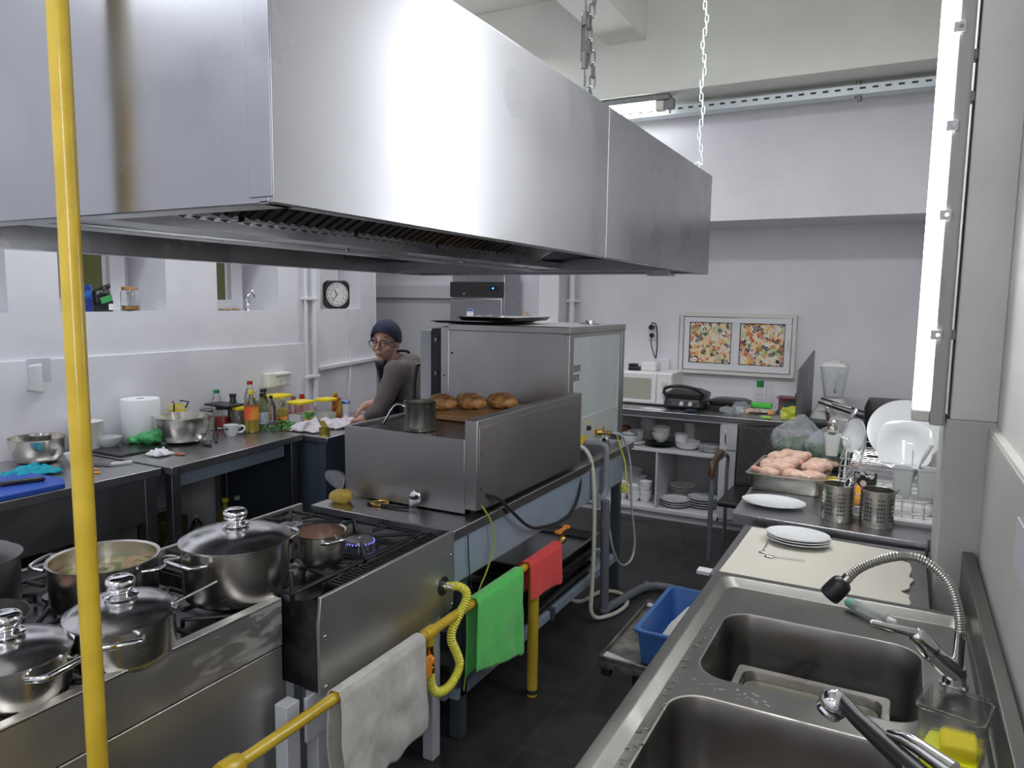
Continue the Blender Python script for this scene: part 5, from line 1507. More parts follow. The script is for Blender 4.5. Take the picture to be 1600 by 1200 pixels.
def stack(kind, px, Y, z, r, h, n, dz, desc, grp, foot=0.6, mat=M_CROCK):
    ords = ['lowest', 'second from the bottom', 'third from the bottom', 'fourth from the bottom', 'fifth from the bottom', 'sixth from the bottom', 'seventh from the bottom']
    x = xat(px, Y)
    base = None
    for k in range(n):
        c = (x + 0.003 * math.sin(k * 2.3), Y, z + k * dz)
        lab = desc if n == 1 else '%s, %s' % (desc, 'topmost' if k == n - 1 else ords[k])
        if base is None:
            pr = cup_prof(r, h, foot) if kind != 'plate' else [(0.001, 0), (r * 0.55, 0), (r * 0.62, 0.006), (r, h), (r, h + 0.003), (r * 0.62, 0.01), (0.001, 0.009)]
            base = solo(kind, MB().lathe(pr, c, 36), mat, lab, kind, loc=c, group=grp)
        else:
            clone(base, c, lab, grp)


U, Lw = 0.567, 0.09
g1, g2, g3 = 'crockery on the upper shelf of the far cabinet', 'bowls on the lower shelf of the far cabinet', 'plates on the lower shelf of the far cabinet'
solo('terracotta_pot', MB().box(xat(973, 6.0), xat(985, 6.0), 5.95, 6.05, U, U + 0.1), M_TERRA, 'terracotta block-shaped pot at the left of the upper shelf', 'pot', bv=0.008)
stack('plate', 990, 5.76, U, 0.11, 0.012, 1, 0, 'white plate under the black-rimmed casserole', g1)
t = thing('casserole', 'small white lidded dish with black rim on the upper shelf', 'dish', (xat(985, 5.76), 5.76, U + 0.012), g1)
c = (xat(985, 5.76), 5.76, U + 0.013)
part(t, 'dish', MB().lathe([(0.05, 0), (0.065, 0.02), (0.067, 0.06)], c, 32), M_CERAM)
part(t, 'rim', MB().lathe([(0.068, 0.06), (0.07, 0.063), (0.068, 0.067)], c, 32), M_BLACK)
part(t, 'lid', MB().lathe([(0.066, 0.067), (0.045, 0.08), (0.012, 0.086), (0.014, 0.098), (0.001, 0.1)], c, 32), M_CERAM)
stack('bowl', 998, 5.9, U, 0.065, 0.06, 2, 0.03, 'white bowl behind the black-rimmed dish', g1)
stack('tall_bowl', 1016, 6.05, U, 0.075, 0.07, 4, 0.038, 'white bowl of the tall pile against the cabinet back', g1)
stack('platter', 1034, 5.78, U, 0.12, 0.012, 2, 0.012, 'dark green glass platter on the upper shelf', g1, mat=M_DGREEN)
stack('bowl', 1036, 5.8, U + 0.03, 0.076, 0.085, 2, 0.04, 'white bowl on the green platters', g1, 0.4)
stack('cup', 1080, 6.0, U, 0.052, 0.09, 3, 0.045, 'white tall cup in the pile at the back right', g1, 0.85)
stack('bowl', 1077, 5.76, U, 0.1, 0.05, 2, 0.018, 'wide white bowl in front of the cups', g1, 0.5)
stack('bowl', 1067, 5.78, U + 0.045, 0.055, 0.07, 1, 0, 'small white bowl standing on the wide bowls', g1, 0.7)
stack('plate', 1111, 5.76, U, 0.095, 0.016, 4, 0.011, 'white plate in the pile next to the cabinet door', g1)
stack('serving_bowl', 984, 6.02, Lw, 0.13, 0.09, 4, 0.035, 'large white bowl at the back left of the lower shelf', g2, 0.5)
stack('bowl', 975, 5.78, Lw, 0.06, 0.06, 3, 0.04, 'white bowl, left pile of the lower shelf', g2)
stack('bowl', 996, 5.75, Lw, 0.055, 0.06, 3, 0.036, 'white bowl, middle pile of the lower shelf', g2)
stack('bowl', 1014, 5.78, Lw, 0.056, 0.06, 4, 0.036, 'white bowl, pile beside the lower divider', g2)
stack('bowl', 1003, 5.95, Lw, 0.075, 0.06, 4, 0.034, 'wide white bowl behind the small piles', g2)
stack('plate', 1070, 6.0, Lw, 0.11, 0.018, 7, 0.017, 'white plate in the tall back pile of the lower shelf', g3)
stack('plate', 1062, 5.76, Lw, 0.12, 0.026, 3, 0.018, 'white plate in the low front pile of the lower shelf', g3)
stack('plate', 1103, 5.85, Lw, 0.12, 0.022, 4, 0.02, 'white plate in the pile right of the low front one', g3)

# on the far worktop
ZW = 0.88
t = thing('microwave', 'white microwave oven on the far worktop', 'microwave', (-1.85, 6.0, ZW))
part(t, 'body', MB().box(-2.12, -1.63, 5.86, 6.2, ZW + 0.01, ZW + 0.275), M_WHITE, 0.008)
dr = part(t, 'door', MB().box(-2.115, -1.76, 5.845, 5.86, ZW + 0.02, ZW + 0.265), M_WHITE, 0.006)
part(dr, 'window', MB().box(-2.07, -1.8, 5.842, 5.847, ZW + 0.05, ZW + 0.225), plain('microwave_window', (0.4, 0.41, 0.34), 0.15), 0.002)
part(t, 'control_panel', MB().box(-1.757, -1.635, 5.85, 5.86, ZW + 0.02, ZW + 0.265), M_WHITE, 0.004)
part(t, 'dials', MB().lathe([(0.02, 0), (0.018, 0.012)], (-1.695, 5.85, ZW + 0.19), 20, Vector((0, -1, 0))).lathe([(0.02, 0), (0.018, 0.012)], (-1.695, 5.85, ZW + 0.1), 20, Vector((0, -1, 0))), M_OFFW)
part(t, 'foot', MB().box(-2.1, -1.65, 5.9, 6.15, ZW, ZW + 0.01), M_BLACK)
solo('router', MB().box(-1.93, -1.8, 5.95, 6.1, ZW + 0.275, ZW + 0.345), M_WHITE, 'small white box device on top of the microwave', 'device', bv=0.01)
solo('black_adapter', MB().box(-2.03, -1.94, 5.92, 6.05, ZW + 0.275, ZW + 0.305).box(-2.04, -1.97, 5.95, 6.02, ZW + 0.305, ZW + 0.33), M_BLACK, 'black appliance piece left of the white box on the microwave', 'device', bv=0.006)
t = thing('wall_socket', 'wall socket with black plug and cable left of the far window', 'socket', (-1.945, 6.3, 1.4))
part(t, 'plate', MB().box(-1.985, -1.905, 6.29, 6.3, 1.4, 1.54), M_SILL, 0.003)
part(t, 'plug', MB().cyl((-1.945, 6.29, 1.51), (-1.945, 6.25, 1.51), 0.022).cyl((-1.945, 6.29, 1.44), (-1.945, 6.27, 1.44), 0.02), M_BLACK)
part(t, 'cord', MB().tube([(-1.945, 6.25, 1.52), (-1.93, 6.24, 1.56), (-1.89, 6.25, 1.53), (-1.885, 6.26, 1.35), (-1.895, 6.26, 1.24)], 0.005, smooth=2).tube([(-1.945, 6.26, 1.44), (-1.94, 6.26, 1.35), (-1.9, 6.26, 1.24)], 0.004, smooth=1), M_BLACK)
part(t, 'junction_box', MB().box(-1.95, -1.78, 6.28, 6.3, 1.13, 1.24), M_SILL, 0.004)
t = thing('contact_grill', 'black electric contact grill with two round knobs', 'grill', (-1.45, 5.9, ZW))
part(t, 'base', MB().loft([rrect(-1.66, -1.37, 5.78, 6.08, 0.04, ZW + 0.005), rrect(-1.68, -1.35, 5.76, 6.1, 0.05, ZW + 0.03), rrect(-1.67, -1.37, 5.78, 6.1, 0.05, ZW + 0.085)], True, True), M_BLACK)
part(t, 'top_lid', MB().loft([rrect(-1.68, -1.36, 5.77, 6.1, 0.05, ZW + 0.09), rrect(-1.68, -1.36, 5.77, 6.1, 0.05, ZW + 0.12), rrect(-1.62, -1.42, 5.83, 6.05, 0.05, ZW + 0.15)], True, True), M_BLACK)
part(t, 'handle', MB().tube([(-1.68, 5.8, ZW + 0.12), (-1.65, 5.72, ZW + 0.175), (-1.52, 5.7, ZW + 0.2), (-1.39, 5.72, ZW + 0.175), (-1.36, 5.8, ZW + 0.12)], 0.013, smooth=2), M_BLACK)
part(t, 'fascia', MB().cbox((-1.475, 5.758, ZW + 0.05), (0.17, 0.006, 0.05)), M_DSTEEL, 0.002)
for xx in (-1.52, -1.45):
    part(t, 'knob', MB().lathe([(0.017, 0), (0.015, 0.015), (0.001, 0.016)], (xx, 5.756, ZW + 0.05), 20, Vector((0, -1, 0))), M_WHITE)
part(t, 'logo', MB().cbox((-1.62, 5.756, ZW + 0.055), (0.03, 0.002, 0.006)), M_CHROME)
t = thing('sandwich_press', 'smaller black sandwich press with open lid beside the contact grill', 'sandwich press', (-1.2, 5.95, ZW))
part(t, 'base', MB().loft([rrect(-1.34, -1.14, 5.82, 6.0, 0.03, ZW), rrect(-1.34, -1.14, 5.82, 6.0, 0.03, ZW + 0.04)], True, True), M_BLACK, 0.005)
part(t, 'top_lid', MB().loft([rrect(-1.33, -1.04, 5.86, 6.1, 0.05, 0), rrect(-1.34, -1.03, 5.85, 6.11, 0.06, 0.03), rrect(-1.3, -1.07, 5.88, 6.08, 0.05, 0.045)], True, True).xf(Matrix.Translation((0, 0, ZW + 0.045))), M_BLACK)
solo('paper_note', MB().prism([(-1.83, 5.66), (-1.65, 5.6), (-1.62, 5.68), (-1.78, 5.73)], ZW, ZW + 0.002), M_PAPER, 'white paper lying in front of the microwave', 'paper')
solo('blue_cloth', MB().sph((-1.42, 5.66, ZW + 0.012), (0.05, 0.035, 0.014), 14), M_APRON, 'small dark blue cloth in front of the contact grill', 'cloth')
solo('spice_mill', MB().lathe([(0.026, 0), (0.024, 0.12), (0.026, 0.125)], (-0.985, 6.12, ZW), 20).lathe([(0.022, 0.12), (0.024, 0.17), (0.02, 0.18)], (-0.985, 6.12, ZW), 20), [M_CLEARP], 'spice mill with green top below the window', 'spice jar')
solo('spice_mill_cap', MB().lathe([(0.027, 0), (0.029, 0.05), (0.025, 0.055), (0.001, 0.056)], (-0.985, 6.12, ZW + 0.181), 20), M_GREEN, 'olive green cap on the spice mill below the window', 'cap')
bpy.data.objects['spice_mill_cap'].parent = bpy.data.objects['spice_mill']
bpy.data.objects['spice_mill_cap'].location = (0, 0, 0.181)
for k_ in ('label', 'category'):
    del bpy.data.objects['spice_mill_cap'][k_]
bpy.data.objects['spice_mill_cap'].name = 'cap'
solo('salt_shaker', MB().box(-0.94, -0.88, 6.09, 6.15, ZW, ZW + 0.2), M_CLEARP, 'clear square shaker right of the spice mill', 'spice jar', bv=0.006)
solo('green_sponge', MB().box(-1.03, -0.87, 5.98, 6.04, ZW + 0.03, ZW + 0.07), plain('bright_green', (0.1, 0.6, 0.08), 0.6), 'bright green pack below the spice mill', 'sponge', bv=0.012)
solo('chopping_board', MB().prism([(-1.08, 5.85), (-0.84, 5.83), (-0.82, 6.1), (-1.07, 6.12)], ZW, ZW + 0.025), M_OFFW, 'cream chopping board under the window', 'chopping board', bv=0.004)
bagm = MB().sph((-1.12, 5.72, ZW + 0.03), (0.1, 0.07, 0.03)).sph((-1.06, 5.76, ZW + 0.06), (0.06, 0.05, 0.04))
fused_solo('food_bag', bagm, M_FILM, 'clear plastic bag of food on the far worktop', 'bag', (-1.1, 5.73, ZW), voxel=0.007, smooth=2, rough=(30, 0.02))
fused_solo('bread_piece', MB().sph((-0.98, 5.72, ZW + 0.032), (0.05, 0.035, 0.03)).sph((-0.93, 5.72, ZW + 0.03), (0.04, 0.03, 0.025)), plain('pale_meat', (0.55, 0.36, 0.28), 0.5), 'pale brown food wrapped beside the clear bag', 'food', (-0.96, 5.72, ZW), voxel=0.006, smooth=2, rough=(30, 0.01))
solo('tea_box', MB().box(-0.82, -0.68, 5.98, 6.08, ZW, ZW + 0.12).prism([(-0.83, 5.93), (-0.66, 5.95), (-0.66, 6.09), (-0.83, 6.09)], ZW + 0.122, ZW + 0.13), mottled('tea_box_print', (0.02, 0.1, 0.1), (0.45, 0.05, 0.08), 18, 0.5), 'dark red and green open tea box under the window', 'box', bv=0.002)
solo('white_cup', MB().lathe([(0.03, 0), (0.038, 0.1), (0.035, 0.1), (0.028, 0.005)], (-0.64, 5.95, ZW), 20), M_OFFW, 'pale cup at the right of the tea box', 'cup')
solo('cheese_box', MB().box(-0.78, -0.64, 5.8, 5.9, ZW, ZW + 0.05), plain('cream_card', (0.68, 0.6, 0.45), 0.6), 'cream carton in front of the tea box', 'carton', bv=0.004)
solo('orange_item', MB().sph((-0.85, 5.83, ZW + 0.02), (0.035, 0.04, 0.02)), plain('soft_orange', (0.75, 0.35, 0.12), 0.5), 'small orange item beside the cream carton', 'food')
solo('black_knife', MB().cap((-0.98, 5.66, ZW + 0.03), (-0.86, 5.7, ZW + 0.03), 0.008), M_BLACK, 'black knife handle on the plastic wrap', 'knife')
fused_solo('yellow_packet', MB().cbox((-0.69, 5.7, ZW + 0.045), (0.12, 0.08, 0.08)).sph((-0.67, 5.72, ZW + 0.08), (0.05, 0.03, 0.02)), plain('yellow_green_foil', (0.6, 0.65, 0.05), 0.35), 'yellow-green packet at the right end of the far worktop', 'packet', (-0.69, 5.7, ZW), voxel=0.006, smooth=3, rough=(25, 0.01))
solo('lime_wedge', MB().sph((-0.85, 5.63, ZW + 0.012), (0.045, 0.02, 0.012), 12), plain('lime', (0.35, 0.6, 0.08), 0.4), 'small green vegetable at the worktop edge', 'vegetable')
solo('plastic_wrap', MB().grid(lambda u, v: Vector((-1.02 + u * 0.34, 5.585 + v * 0.2, ZW + 0.004 + 0.015 * abs(noise.noise(Vector((u * 9, v * 9, 3)))))), 24, 14), M_FILM, 'crinkled clear plastic wrap spread on the worktop edge', 'plastic wrap')
t = thing('dark_panel', 'tall thin dark grey panel standing at the right end of the far worktop', 'panel', (-0.64, 5.8, ZW))
part(t, 'panel', MB().extr([(-0.64, 5.52, ZW - 0.03), (-0.59, 6.0, ZW - 0.03), (-0.59, 6.0, 1.38), (-0.64, 5.52, 1.26)], (0.012, 0, 0)), M_DSTEEL, 0.002)
part(t, 'switch', MB().box(-0.655, -0.642, 5.6, 5.62, 1.05, 1.09), M_BLACK)

# blender on its black stand
solo('black_stand', MB().box(-0.6, 0.2, 5.55, 6.2, 0.02, 0.895), M_BLACK, 'black appliance stand carrying the blender', 'stand', bv=0.008)
ZB = 0.895
t = thing('blender', 'cream countertop blender with clear jug on the black stand', 'blender', (-0.42, 5.86, ZB))
part(t, 'base', MB().loft([rrect(-0.57, -0.27, 5.75, 5.97, 0.05, ZB), rrect(-0.55, -0.29, 5.76, 5.96, 0.05, ZB + 0.06), rrect(-0.5, -0.34, 5.79, 5.93, 0.04, ZB + 0.12), rrect(-0.49, -0.35, 5.8, 5.92, 0.04, ZB + 0.15)], True, True), M_OFFW)
part(t, 'dial', MB().lathe([(0.025, 0), (0.022, 0.012), (0.001, 0.013)], (-0.42, 5.757, ZB + 0.05), 20, Vector((0, -1, 0))), M_CAB)
jg = part(t, 'jug', MB().loft([rrect(-0.48, -0.36, 5.81, 5.91, 0.03, ZB + 0.15), rrect(-0.515, -0.33, 5.79, 5.93, 0.03, ZB + 0.38), rrect(-0.511, -0.334, 5.794, 5.926, 0.03, ZB + 0.38), rrect(-0.476, -0.364, 5.814, 5.906, 0.03, ZB + 0.155)], True, False), M_GLASS)
part(jg, 'jug_edges', MB().tube([(-0.48, 5.81, ZB + 0.15), (-0.515, 5.79, ZB + 0.38)], 0.005).tube([(-0.36, 5.81, ZB + 0.15), (-0.33, 5.79, ZB + 0.38)], 0.005), M_LGREY)
part(t, 'lid', MB().loft([rrect(-0.52, -0.325, 5.785, 5.935, 0.03, ZB + 0.38), rrect(-0.5, -0.345, 5.8, 5.92, 0.03, ZB + 0.41)], True, True).box(-0.45, -0.39, 5.83, 5.89, ZB + 0.41, ZB + 0.425), M_OFFW, 0.003)
part(t, 'jug_handle', MB().tube([(-0.41, 5.785, ZB + 0.33), (-0.41, 5.75, ZB + 0.32), (-0.41, 5.75, ZB + 0.22), (-0.41, 5.79, ZB + 0.2)], 0.009, smooth=2), M_LGREY)
t = thing('tongs', 'long steel tongs with dark tips in front of the blender', 'tongs', (-0.3, 5.7, ZB + 0.06))
part(t, 'arm', MB().tube([on_y(1283, 622, 5.7), Vector((-0.2, 5.73, 0.97))], 0.008, 8), M_BLACK)
part(t, 'arm', MB().tube([on_y(1278, 628, 5.68), Vector((-0.2, 5.73, 0.93))], 0.008, 8), M_BLACK)
part(t, 'grip', MB().tube([on_y(1300, 630, 5.67), on_y(1330, 638, 5.67)], 0.012, 8), M_CHROME)
t = thing('black_toaster', 'dark brown appliance behind the dish rack plates', 'appliance', (0.0, 5.8, ZB))
part(t, 'body', MB().loft([rrect(-0.2, 0.18, 5.72, 5.98, 0.05, ZB), rrect(-0.21, 0.19, 5.71, 5.99, 0.06, ZB + 0.1), rrect(-0.19, 0.17, 5.73, 5.97, 0.05, ZB + 0.16)], True, True), plain('dark_brown_plastic', (0.03, 0.022, 0.022), 0.4))

# chair
t = thing('wicker_armchair', 'dark wicker armchair with wooden armrest at the cabinet', 'chair', (-0.85, 5.0, 0))
wv = MB().grid(lambda u, v: Vector((-0.98 + u * 0.46, 5.26 + 0.03 * math.sin(u * PI) + v * 0.03, 0.44 + v * 0.43)), 20, 16)
o = part(t, 'backrest', wv, M_WEAVE)
o.modifiers.new('thick', 'SOLIDIFY').thickness = 0.015
part(t, 'back_frame', MB().tube([(-0.98, 5.26, 0.44), (-0.98, 5.29, 0.87), (-0.75, 5.32, 0.885), (-0.52, 5.29, 0.87), (-0.52, 5.26, 0.44)], 0.012), M_BLACK)
part(t, 'seat', MB().box(-1.0, -0.5, 4.75, 5.25, 0.41, 0.445), M_BLACK, 0.012)
for x0 in (-1.06, -0.46):
    part(t, 'front_leg', MB().tube([(x0, 4.86, 0), (x0, 4.86, 0.56), (x0, 4.9, 0.64), (x0, 5.0, 0.66)], 0.016, smooth=1), M_GPIPE)
    part(t, 'rear_leg', MB().tube([(x0, 5.35, 0), (x0 + 0.01, 5.28, 0.5), (x0 + 0.02, 5.27, 0.68), (x0, 5.0, 0.66)], 0.013, smooth=1), M_GPIPE)
    part(t, 'armrest', MB().tube([(x0, 4.84, 0.58), (x0, 4.85, 0.65), (x0, 4.92, 0.685), (x0, 5.14, 0.695)], 0.022, smooth=2), plain('dark_wood', (0.09, 0.04, 0.025), 0.35))
part(t, 'cross_bar', MB().cyl((-1.06, 5.26, 0.69), (-0.97, 5.28, 0.69), 0.009), M_GPIPE)

# ================================================================ BENCH BY THE COLUMN
t = thing('steel_bench', 'steel bench by the column carrying the dish rack and chicken tray', 'table', (-0.25, 3.6, 0))
part(t, 'worktop', MB().prism([(-0.565, 2.985), (0.127, 2.945), (0.127, 3.0), (0.2, 3.02), (0.2, 4.35), (-0.6, 4.35)], 0.835, 0.88), M_TOP, 0.003)
part(t, 'backsplash', MB().box(0.2, 0.215, 3.02, 4.35, 0.88, 0.98), M_TOP, 0.002)
for (xx, yy) in ((-0.53, 3.04), (0.06, 3.04), (-0.55, 4.26), (0.1, 4.26)):
    part(t, 'leg', MB().box(xx, xx + 0.04, yy, yy + 0.04, 0, 0.835), M_CAB, 0.002)
part(t, 'lower_shelf', MB().box(-0.55, 0.12, 3.06, 4.3, 0.25, 0.265), M_DSTEEL)

# chicken tray
TC = [(-0.585, 3.40), (-0.275, 3.40), (-0.255, 3.83), (-0.575, 3.86)]
t = thing('gastro_tray', 'deep steel tray heaped with raw chicken legs', 'tray', (-0.42, 3.62, 0.88))


def quadloop(ins, z):
    cx, cy = -0.42, 3.62
    out = []
    for (x, y) in TC:
        d = Vector((x - cx, y - cy, 0))
        for k in (-1, 0, 1):
            q = Matrix.Rotation(k * 0.06, 3, 'Z') @ (d * (1 - ins - abs(k) * 0.015))
            out.append(Vector((cx + q.x, cy + q.y, z)))
    return out


part(t, 'tray', MB().loft([quadloop(0.14, 0.882), quadloop(0.1, 0.9), quadloop(0.075, 0.955), quadloop(0.0, 0.957), quadloop(0.0, 0.96), quadloop(0.085, 0.96), quadloop(0.12, 0.9), quadloop(0.15, 0.886)], True, True), M_HOLDER)
random.seed(11)
gc = 'raw chicken pieces in the steel tray'
cpos = [(-0.50, 3.5, 0.95, 'at the near left corner of the tray'), (-0.40, 3.48, 0.955, 'at the near edge of the tray, middle'), (-0.32, 3.49, 0.955, 'at the near right corner of the tray'), (-0.52, 3.62, 0.965, 'at the left edge of the tray'),
        (-0.43, 3.6, 0.985, 'in the middle of the heap'), (-0.33, 3.6, 0.975, 'at the right edge of the tray'), (-0.5, 3.73, 0.98, 'behind the left edge pieces'), (-0.4, 3.72, 0.995, 'at the top of the heap'), (-0.32, 3.72, 0.97, 'at the far right of the tray'),
        (-0.46, 3.79, 0.985, 'at the far edge of the tray'), (-0.31, 3.56, 0.985, 'with bone end pointing over the right rim'), (-0.46, 3.52, 0.975, 'lying across two pieces at the near side')]
for k, (cx, cy, cz, lb) in enumerate(cpos):
    a = random.random() * 2 * PI
    d = Vector((math.cos(a), math.sin(a), random.uniform(-0.05, 0.15)))
    c = Vector((cx, cy, cz))
    m = MB().sph(c, (0.05, 0.042, 0.03), 16, Matrix.Rotation(a, 3, 'Z')).cap(c + d * 0.015, c + d * 0.075, 0.028, 0.014).sph(c + d * 0.08, 0.015, 12).sph(c - d * 0.02 + Vector((0.01, 0.02, 0)), (0.035, 0.035, 0.022), 12)
    fused_solo('chicken_leg', m, M_CHICK, 'raw chicken piece ' + lb, 'chicken', (cx, cy, cz - 0.03), gc, voxel=0.005, smooth=4, rough=(24, 0.008))

# plates
PL = [(0.001, 0), (0.5, 0), (0.6, 0.006), (1, 0.018), (1, 0.022), (0.62, 0.011), (0.001, 0.009)]
solo('oval_plate', MB().lathe([(r * 0.128, z) for r, z in PL], (-0.435, 3.185, 0.88), 48, sx=1.0, sy=0.78), M_CERAM, 'white oval plate at the near left corner of the steel bench', 'plate', loc=(-0.435, 3.185, 0.88))


# cutlery holders
def holder(c, label):
    t = thing('cutlery_holder', label, 'cutlery holder', c)
    r, h = 0.06, 0.14
    part(t, 'cylinder', MB().lathe([(0.001, 0.0), (r - 0.002, 0), (r, 0.003), (r, h), (r - 0.002, h + 0.001), (r - 0.003, h), (r - 0.003, 0.004), (0.001, 0.003)], c, 48), M_HOLDER)
    m = MB()
    for g in range(8):
        for q in range(3):
            a = g * PI / 4 + q * 0.17 + 0.1
            for j in range(6):
                z = 0.03 + j * 0.016
                d = Vector((math.cos(a), math.sin(a), 0))
                m.lathe([(0.0034, 0), (0.0034, 0.0008)], Vector(c) + d * (r - 0.0002) + Vector((0, 0, z)), 8, d)
    part(t, 'perforations', m, M_PRINT, kind='stuff')
    return t


holder((-0.185, 3.12, 0.88), 'perforated steel cutlery holder with handles in it, left of the pair')
holder((-0.045, 3.10, 0.88), 'perforated steel cutlery holder, right of the pair')


def fork(p0, p1, label, kind='fork', grp=None, s=1.0):
    p0, p1 = Vector(p0), Vector(p1)
    d = (p1 - p0).normalized()
    n = d.orthogonal().normalized()
    b = d.cross(n)
    t = thing(kind, label, kind, p0, grp)
    m = MB().tube([p0, p0.lerp(p1, 0.7)], 0.003 * s, 8)
    if kind == 'fork':
        m.tube([p0.lerp(p1, 0.66), p0.lerp(p1, 0.72)], 0.006 * s, 8)
        for k in (-1.5, -0.5, 0.5, 1.5):
            m.tube([p0.lerp(p1, 0.7) + n * k * 0.002, p0.lerp(p1, 0.78) + n * k * 0.005 * s, p1 + n * k * 0.005 * s], 0.0016 * s, 6)
    else:
        q = d.to_track_quat('Z', 'Y').to_matrix()
        m.sph(p0.lerp(p1, 0.86), (0.016 * s, 0.004 * s, 0.026 * s), 14, q)
    part(t, 'metal', m, M_CHROME)
    return t


ZR = 0.88
gcut = 'cutlery in the left perforated holder'
fork((-0.19, 3.12, 0.9), (-0.12, 3.17, 1.06), 'steel fork leaning right in the left perforated holder', 'fork', gcut)
fork((-0.2, 3.1, 0.9), (-0.15, 3.15, 1.04), 'steel spoon leaning in the left perforated holder', 'spoon', gcut)
fork((-0.04, 3.12, 0.9), (0.03, 3.13, 1.035), 'single utensil leaning right in the right perforated holder', 'spoon')

# dish rack
t = thing('dish_rack', 'two-tier chromed dish rack with white tray and cups', 'dish rack', (0.0, 3.5, ZR))
RX0, RX1, RY0, RY1 = -0.2, 0.165, 3.13, 3.85
part(t, 'drip_tray', MB().loft([rrect(RX0 + 0.02, RX1 - 0.01, RY0 + 0.02, RY1, 0.02, ZR), rrect(RX0, RX1, RY0, RY1, 0.03, ZR + 0.02), rrect(RX0 + 0.012, RX1 - 0.012, RY0 + 0.012, RY1 - 0.012, 0.03, ZR + 0.02), rrect(RX0 + 0.03, RX1 - 0.02, RY0 + 0.03, RY1 - 0.01, 0.02, ZR + 0.006)], True, True), M_WHITE)
m = MB()
for z in (ZR + 0.05, ZR + 0.10):
    m.tube([(RX0 + 0.02, RY0 + 0.02, z), (RX1 - 0.02, RY0 + 0.02, z), (RX1 - 0.02, RY1 - 0.02, z), (RX0 + 0.02, RY1 - 0.02, z)], 0.003, 8, True)
for k in range(9):
    yy = RY0 + 0.04 + k * 0.08
    m.tube([(RX0 + 0.02, yy, ZR + 0.1), (RX0 + 0.03, yy, ZR + 0.03), (RX1 - 0.03, yy, ZR + 0.03), (RX1 - 0.02, yy, ZR + 0.1)], 0.0018, 6)
for k in range(8):
    xx = RX0 + 0.05 + k * 0.038
    m.tube([(xx, RY0 + 0.02, ZR + 0.1), (xx, RY0 + 0.02, ZR + 0.03), (xx, RY1 - 0.02, ZR + 0.03)], 0.0016, 6)
part(t, 'lower_basket', m, M_CHROME)
m = MB()
zt = ZR + 0.2
m.tube([(RX0 + 0.01, RY0 + 0.06, zt), (RX1 - 0.01, RY0 + 0.06, zt), (RX1 - 0.01, RY1 - 0.02, zt), (RX0 + 0.01, RY1 - 0.02, zt)], 0.0032, 8, True)
m.tube([(RX0 + 0.01, RY0 + 0.06, zt + 0.03), (RX1 - 0.01, RY0 + 0.06, zt + 0.03), (RX1 - 0.01, RY1 - 0.02, zt + 0.03), (RX0 + 0.01, RY1 - 0.02, zt + 0.03)], 0.0026, 8, True)
for k in range(14):
    yy = RY0 + 0.08 + k * 0.044
    m.tube([(RX0 + 0.04, yy, zt - 0.02), (RX1 - 0.04, yy, zt - 0.02)], 0.0018, 6)
    for xx in (RX0 + 0.08, RX1 - 0.1):
        m.tube([(xx, yy, zt - 0.02), (xx, yy + 0.008, zt + 0.07)], 0.0018, 6)
part(t, 'upper_basket', m, M_CHROME)
for xx in (RX0 + 0.01, RX1 - 0.01):
    part(t, 'leg', MB().tube([(xx, RY0 + 0.1, ZR + 0.02), (xx, RY0 + 0.03, ZR + 0.1), (xx, RY0 + 0.07, zt + 0.01)], 0.004, 8, smooth=1), M_CHROME)
    part(t, 'leg', MB().tube([(xx, RY1 - 0.05, ZR + 0.02), (xx, RY1 - 0.02, zt + 0.03)], 0.004, 8), M_CHROME)
    part(t, 'brace', MB().tube([(xx, RY0 + 0.3, ZR + 0.03), (xx, RY0 + 0.5, zt)], 0.004, 8), M_CHROME)
cupm = plain('pale_grey_plastic', (0.6, 0.62, 0.62), 0.35)
for (x0, x1) in ((0.0, 0.072), (0.082, 0.155)):
    y0, y1, z0, z1 = 3.11, 3.175, 1.005, 1.105
    part(t, 'cutlery_cup', MB().loft([rrect(x0 + 0.006, x1 - 0.006, y0 + 0.008, y1 - 0.008, 0.012, z0), rrect(x0, x1, y0, y1, 0.014, z1), rrect(x0 - 0.003, x1 + 0.003, y0 - 0.003, y1 + 0.003, 0.016, z1 + 0.002), rrect(x0 - 0.003, x1 + 0.003, y0 - 0.003, y1 + 0.003, 0.016, z1 + 0.008), rrect(x0 + 0.004, x1 - 0.004, y0 + 0.004, y1 - 0.004, 0.014, z1 + 0.006), rrect(x0 + 0.01, x1 - 0.01, y0 + 0.012, y1 - 0.012, 0.01, z0 + 0.005)], True, True), cupm)
part(t, 'cutlery_cup', MB().loft([rrect(-0.285, -0.235, 3.69, 3.75, 0.012, 1.02), rrect(-0.295, -0.225, 3.68, 3.76, 0.014, 1.12), rrect(-0.29, -0.23, 3.685, 3.755, 0.014, 1.12), rrect(-0.28, -0.24, 3.695, 3.745, 0.01, 1.03)], True, True), cupm)
part(t, 'cup_hook', MB().tube([(-0.225, 3.72, 1.11), (-0.19, 3.72, 1.1)], 0.003), M_CHROME)
gsp = 'spoons in the left rack cup'
fork((-0.26, 3.72, 1.04), (-0.29, 3.7, 1.24), 'spoon with its bowl up in the left rack cup, leftmost', 'spoon', gsp, 1.5)
fork((-0.26, 3.72, 1.04), (-0.26, 3.7, 1.17), 'short spoon in front in the left rack cup', 'spoon', gsp, 1.5)
fork((-0.26, 3.73, 1.04), (-0.17, 3.78, 1.24), 'spoon leaning right in the left rack cup', 'spoon', gsp, 1.4)
gfk = 'forks in the right rack cups'
fork((0.05, 3.14, 1.03), (0.115, 3.15, 1.185), 'fork leaning right out of the rack cup, lower one', 'fork', gfk)
fork((0.055, 3.15, 1.03), (0.125, 3.17, 1.2), 'fork leaning right out of the rack cup, upper one', 'fork', gfk)


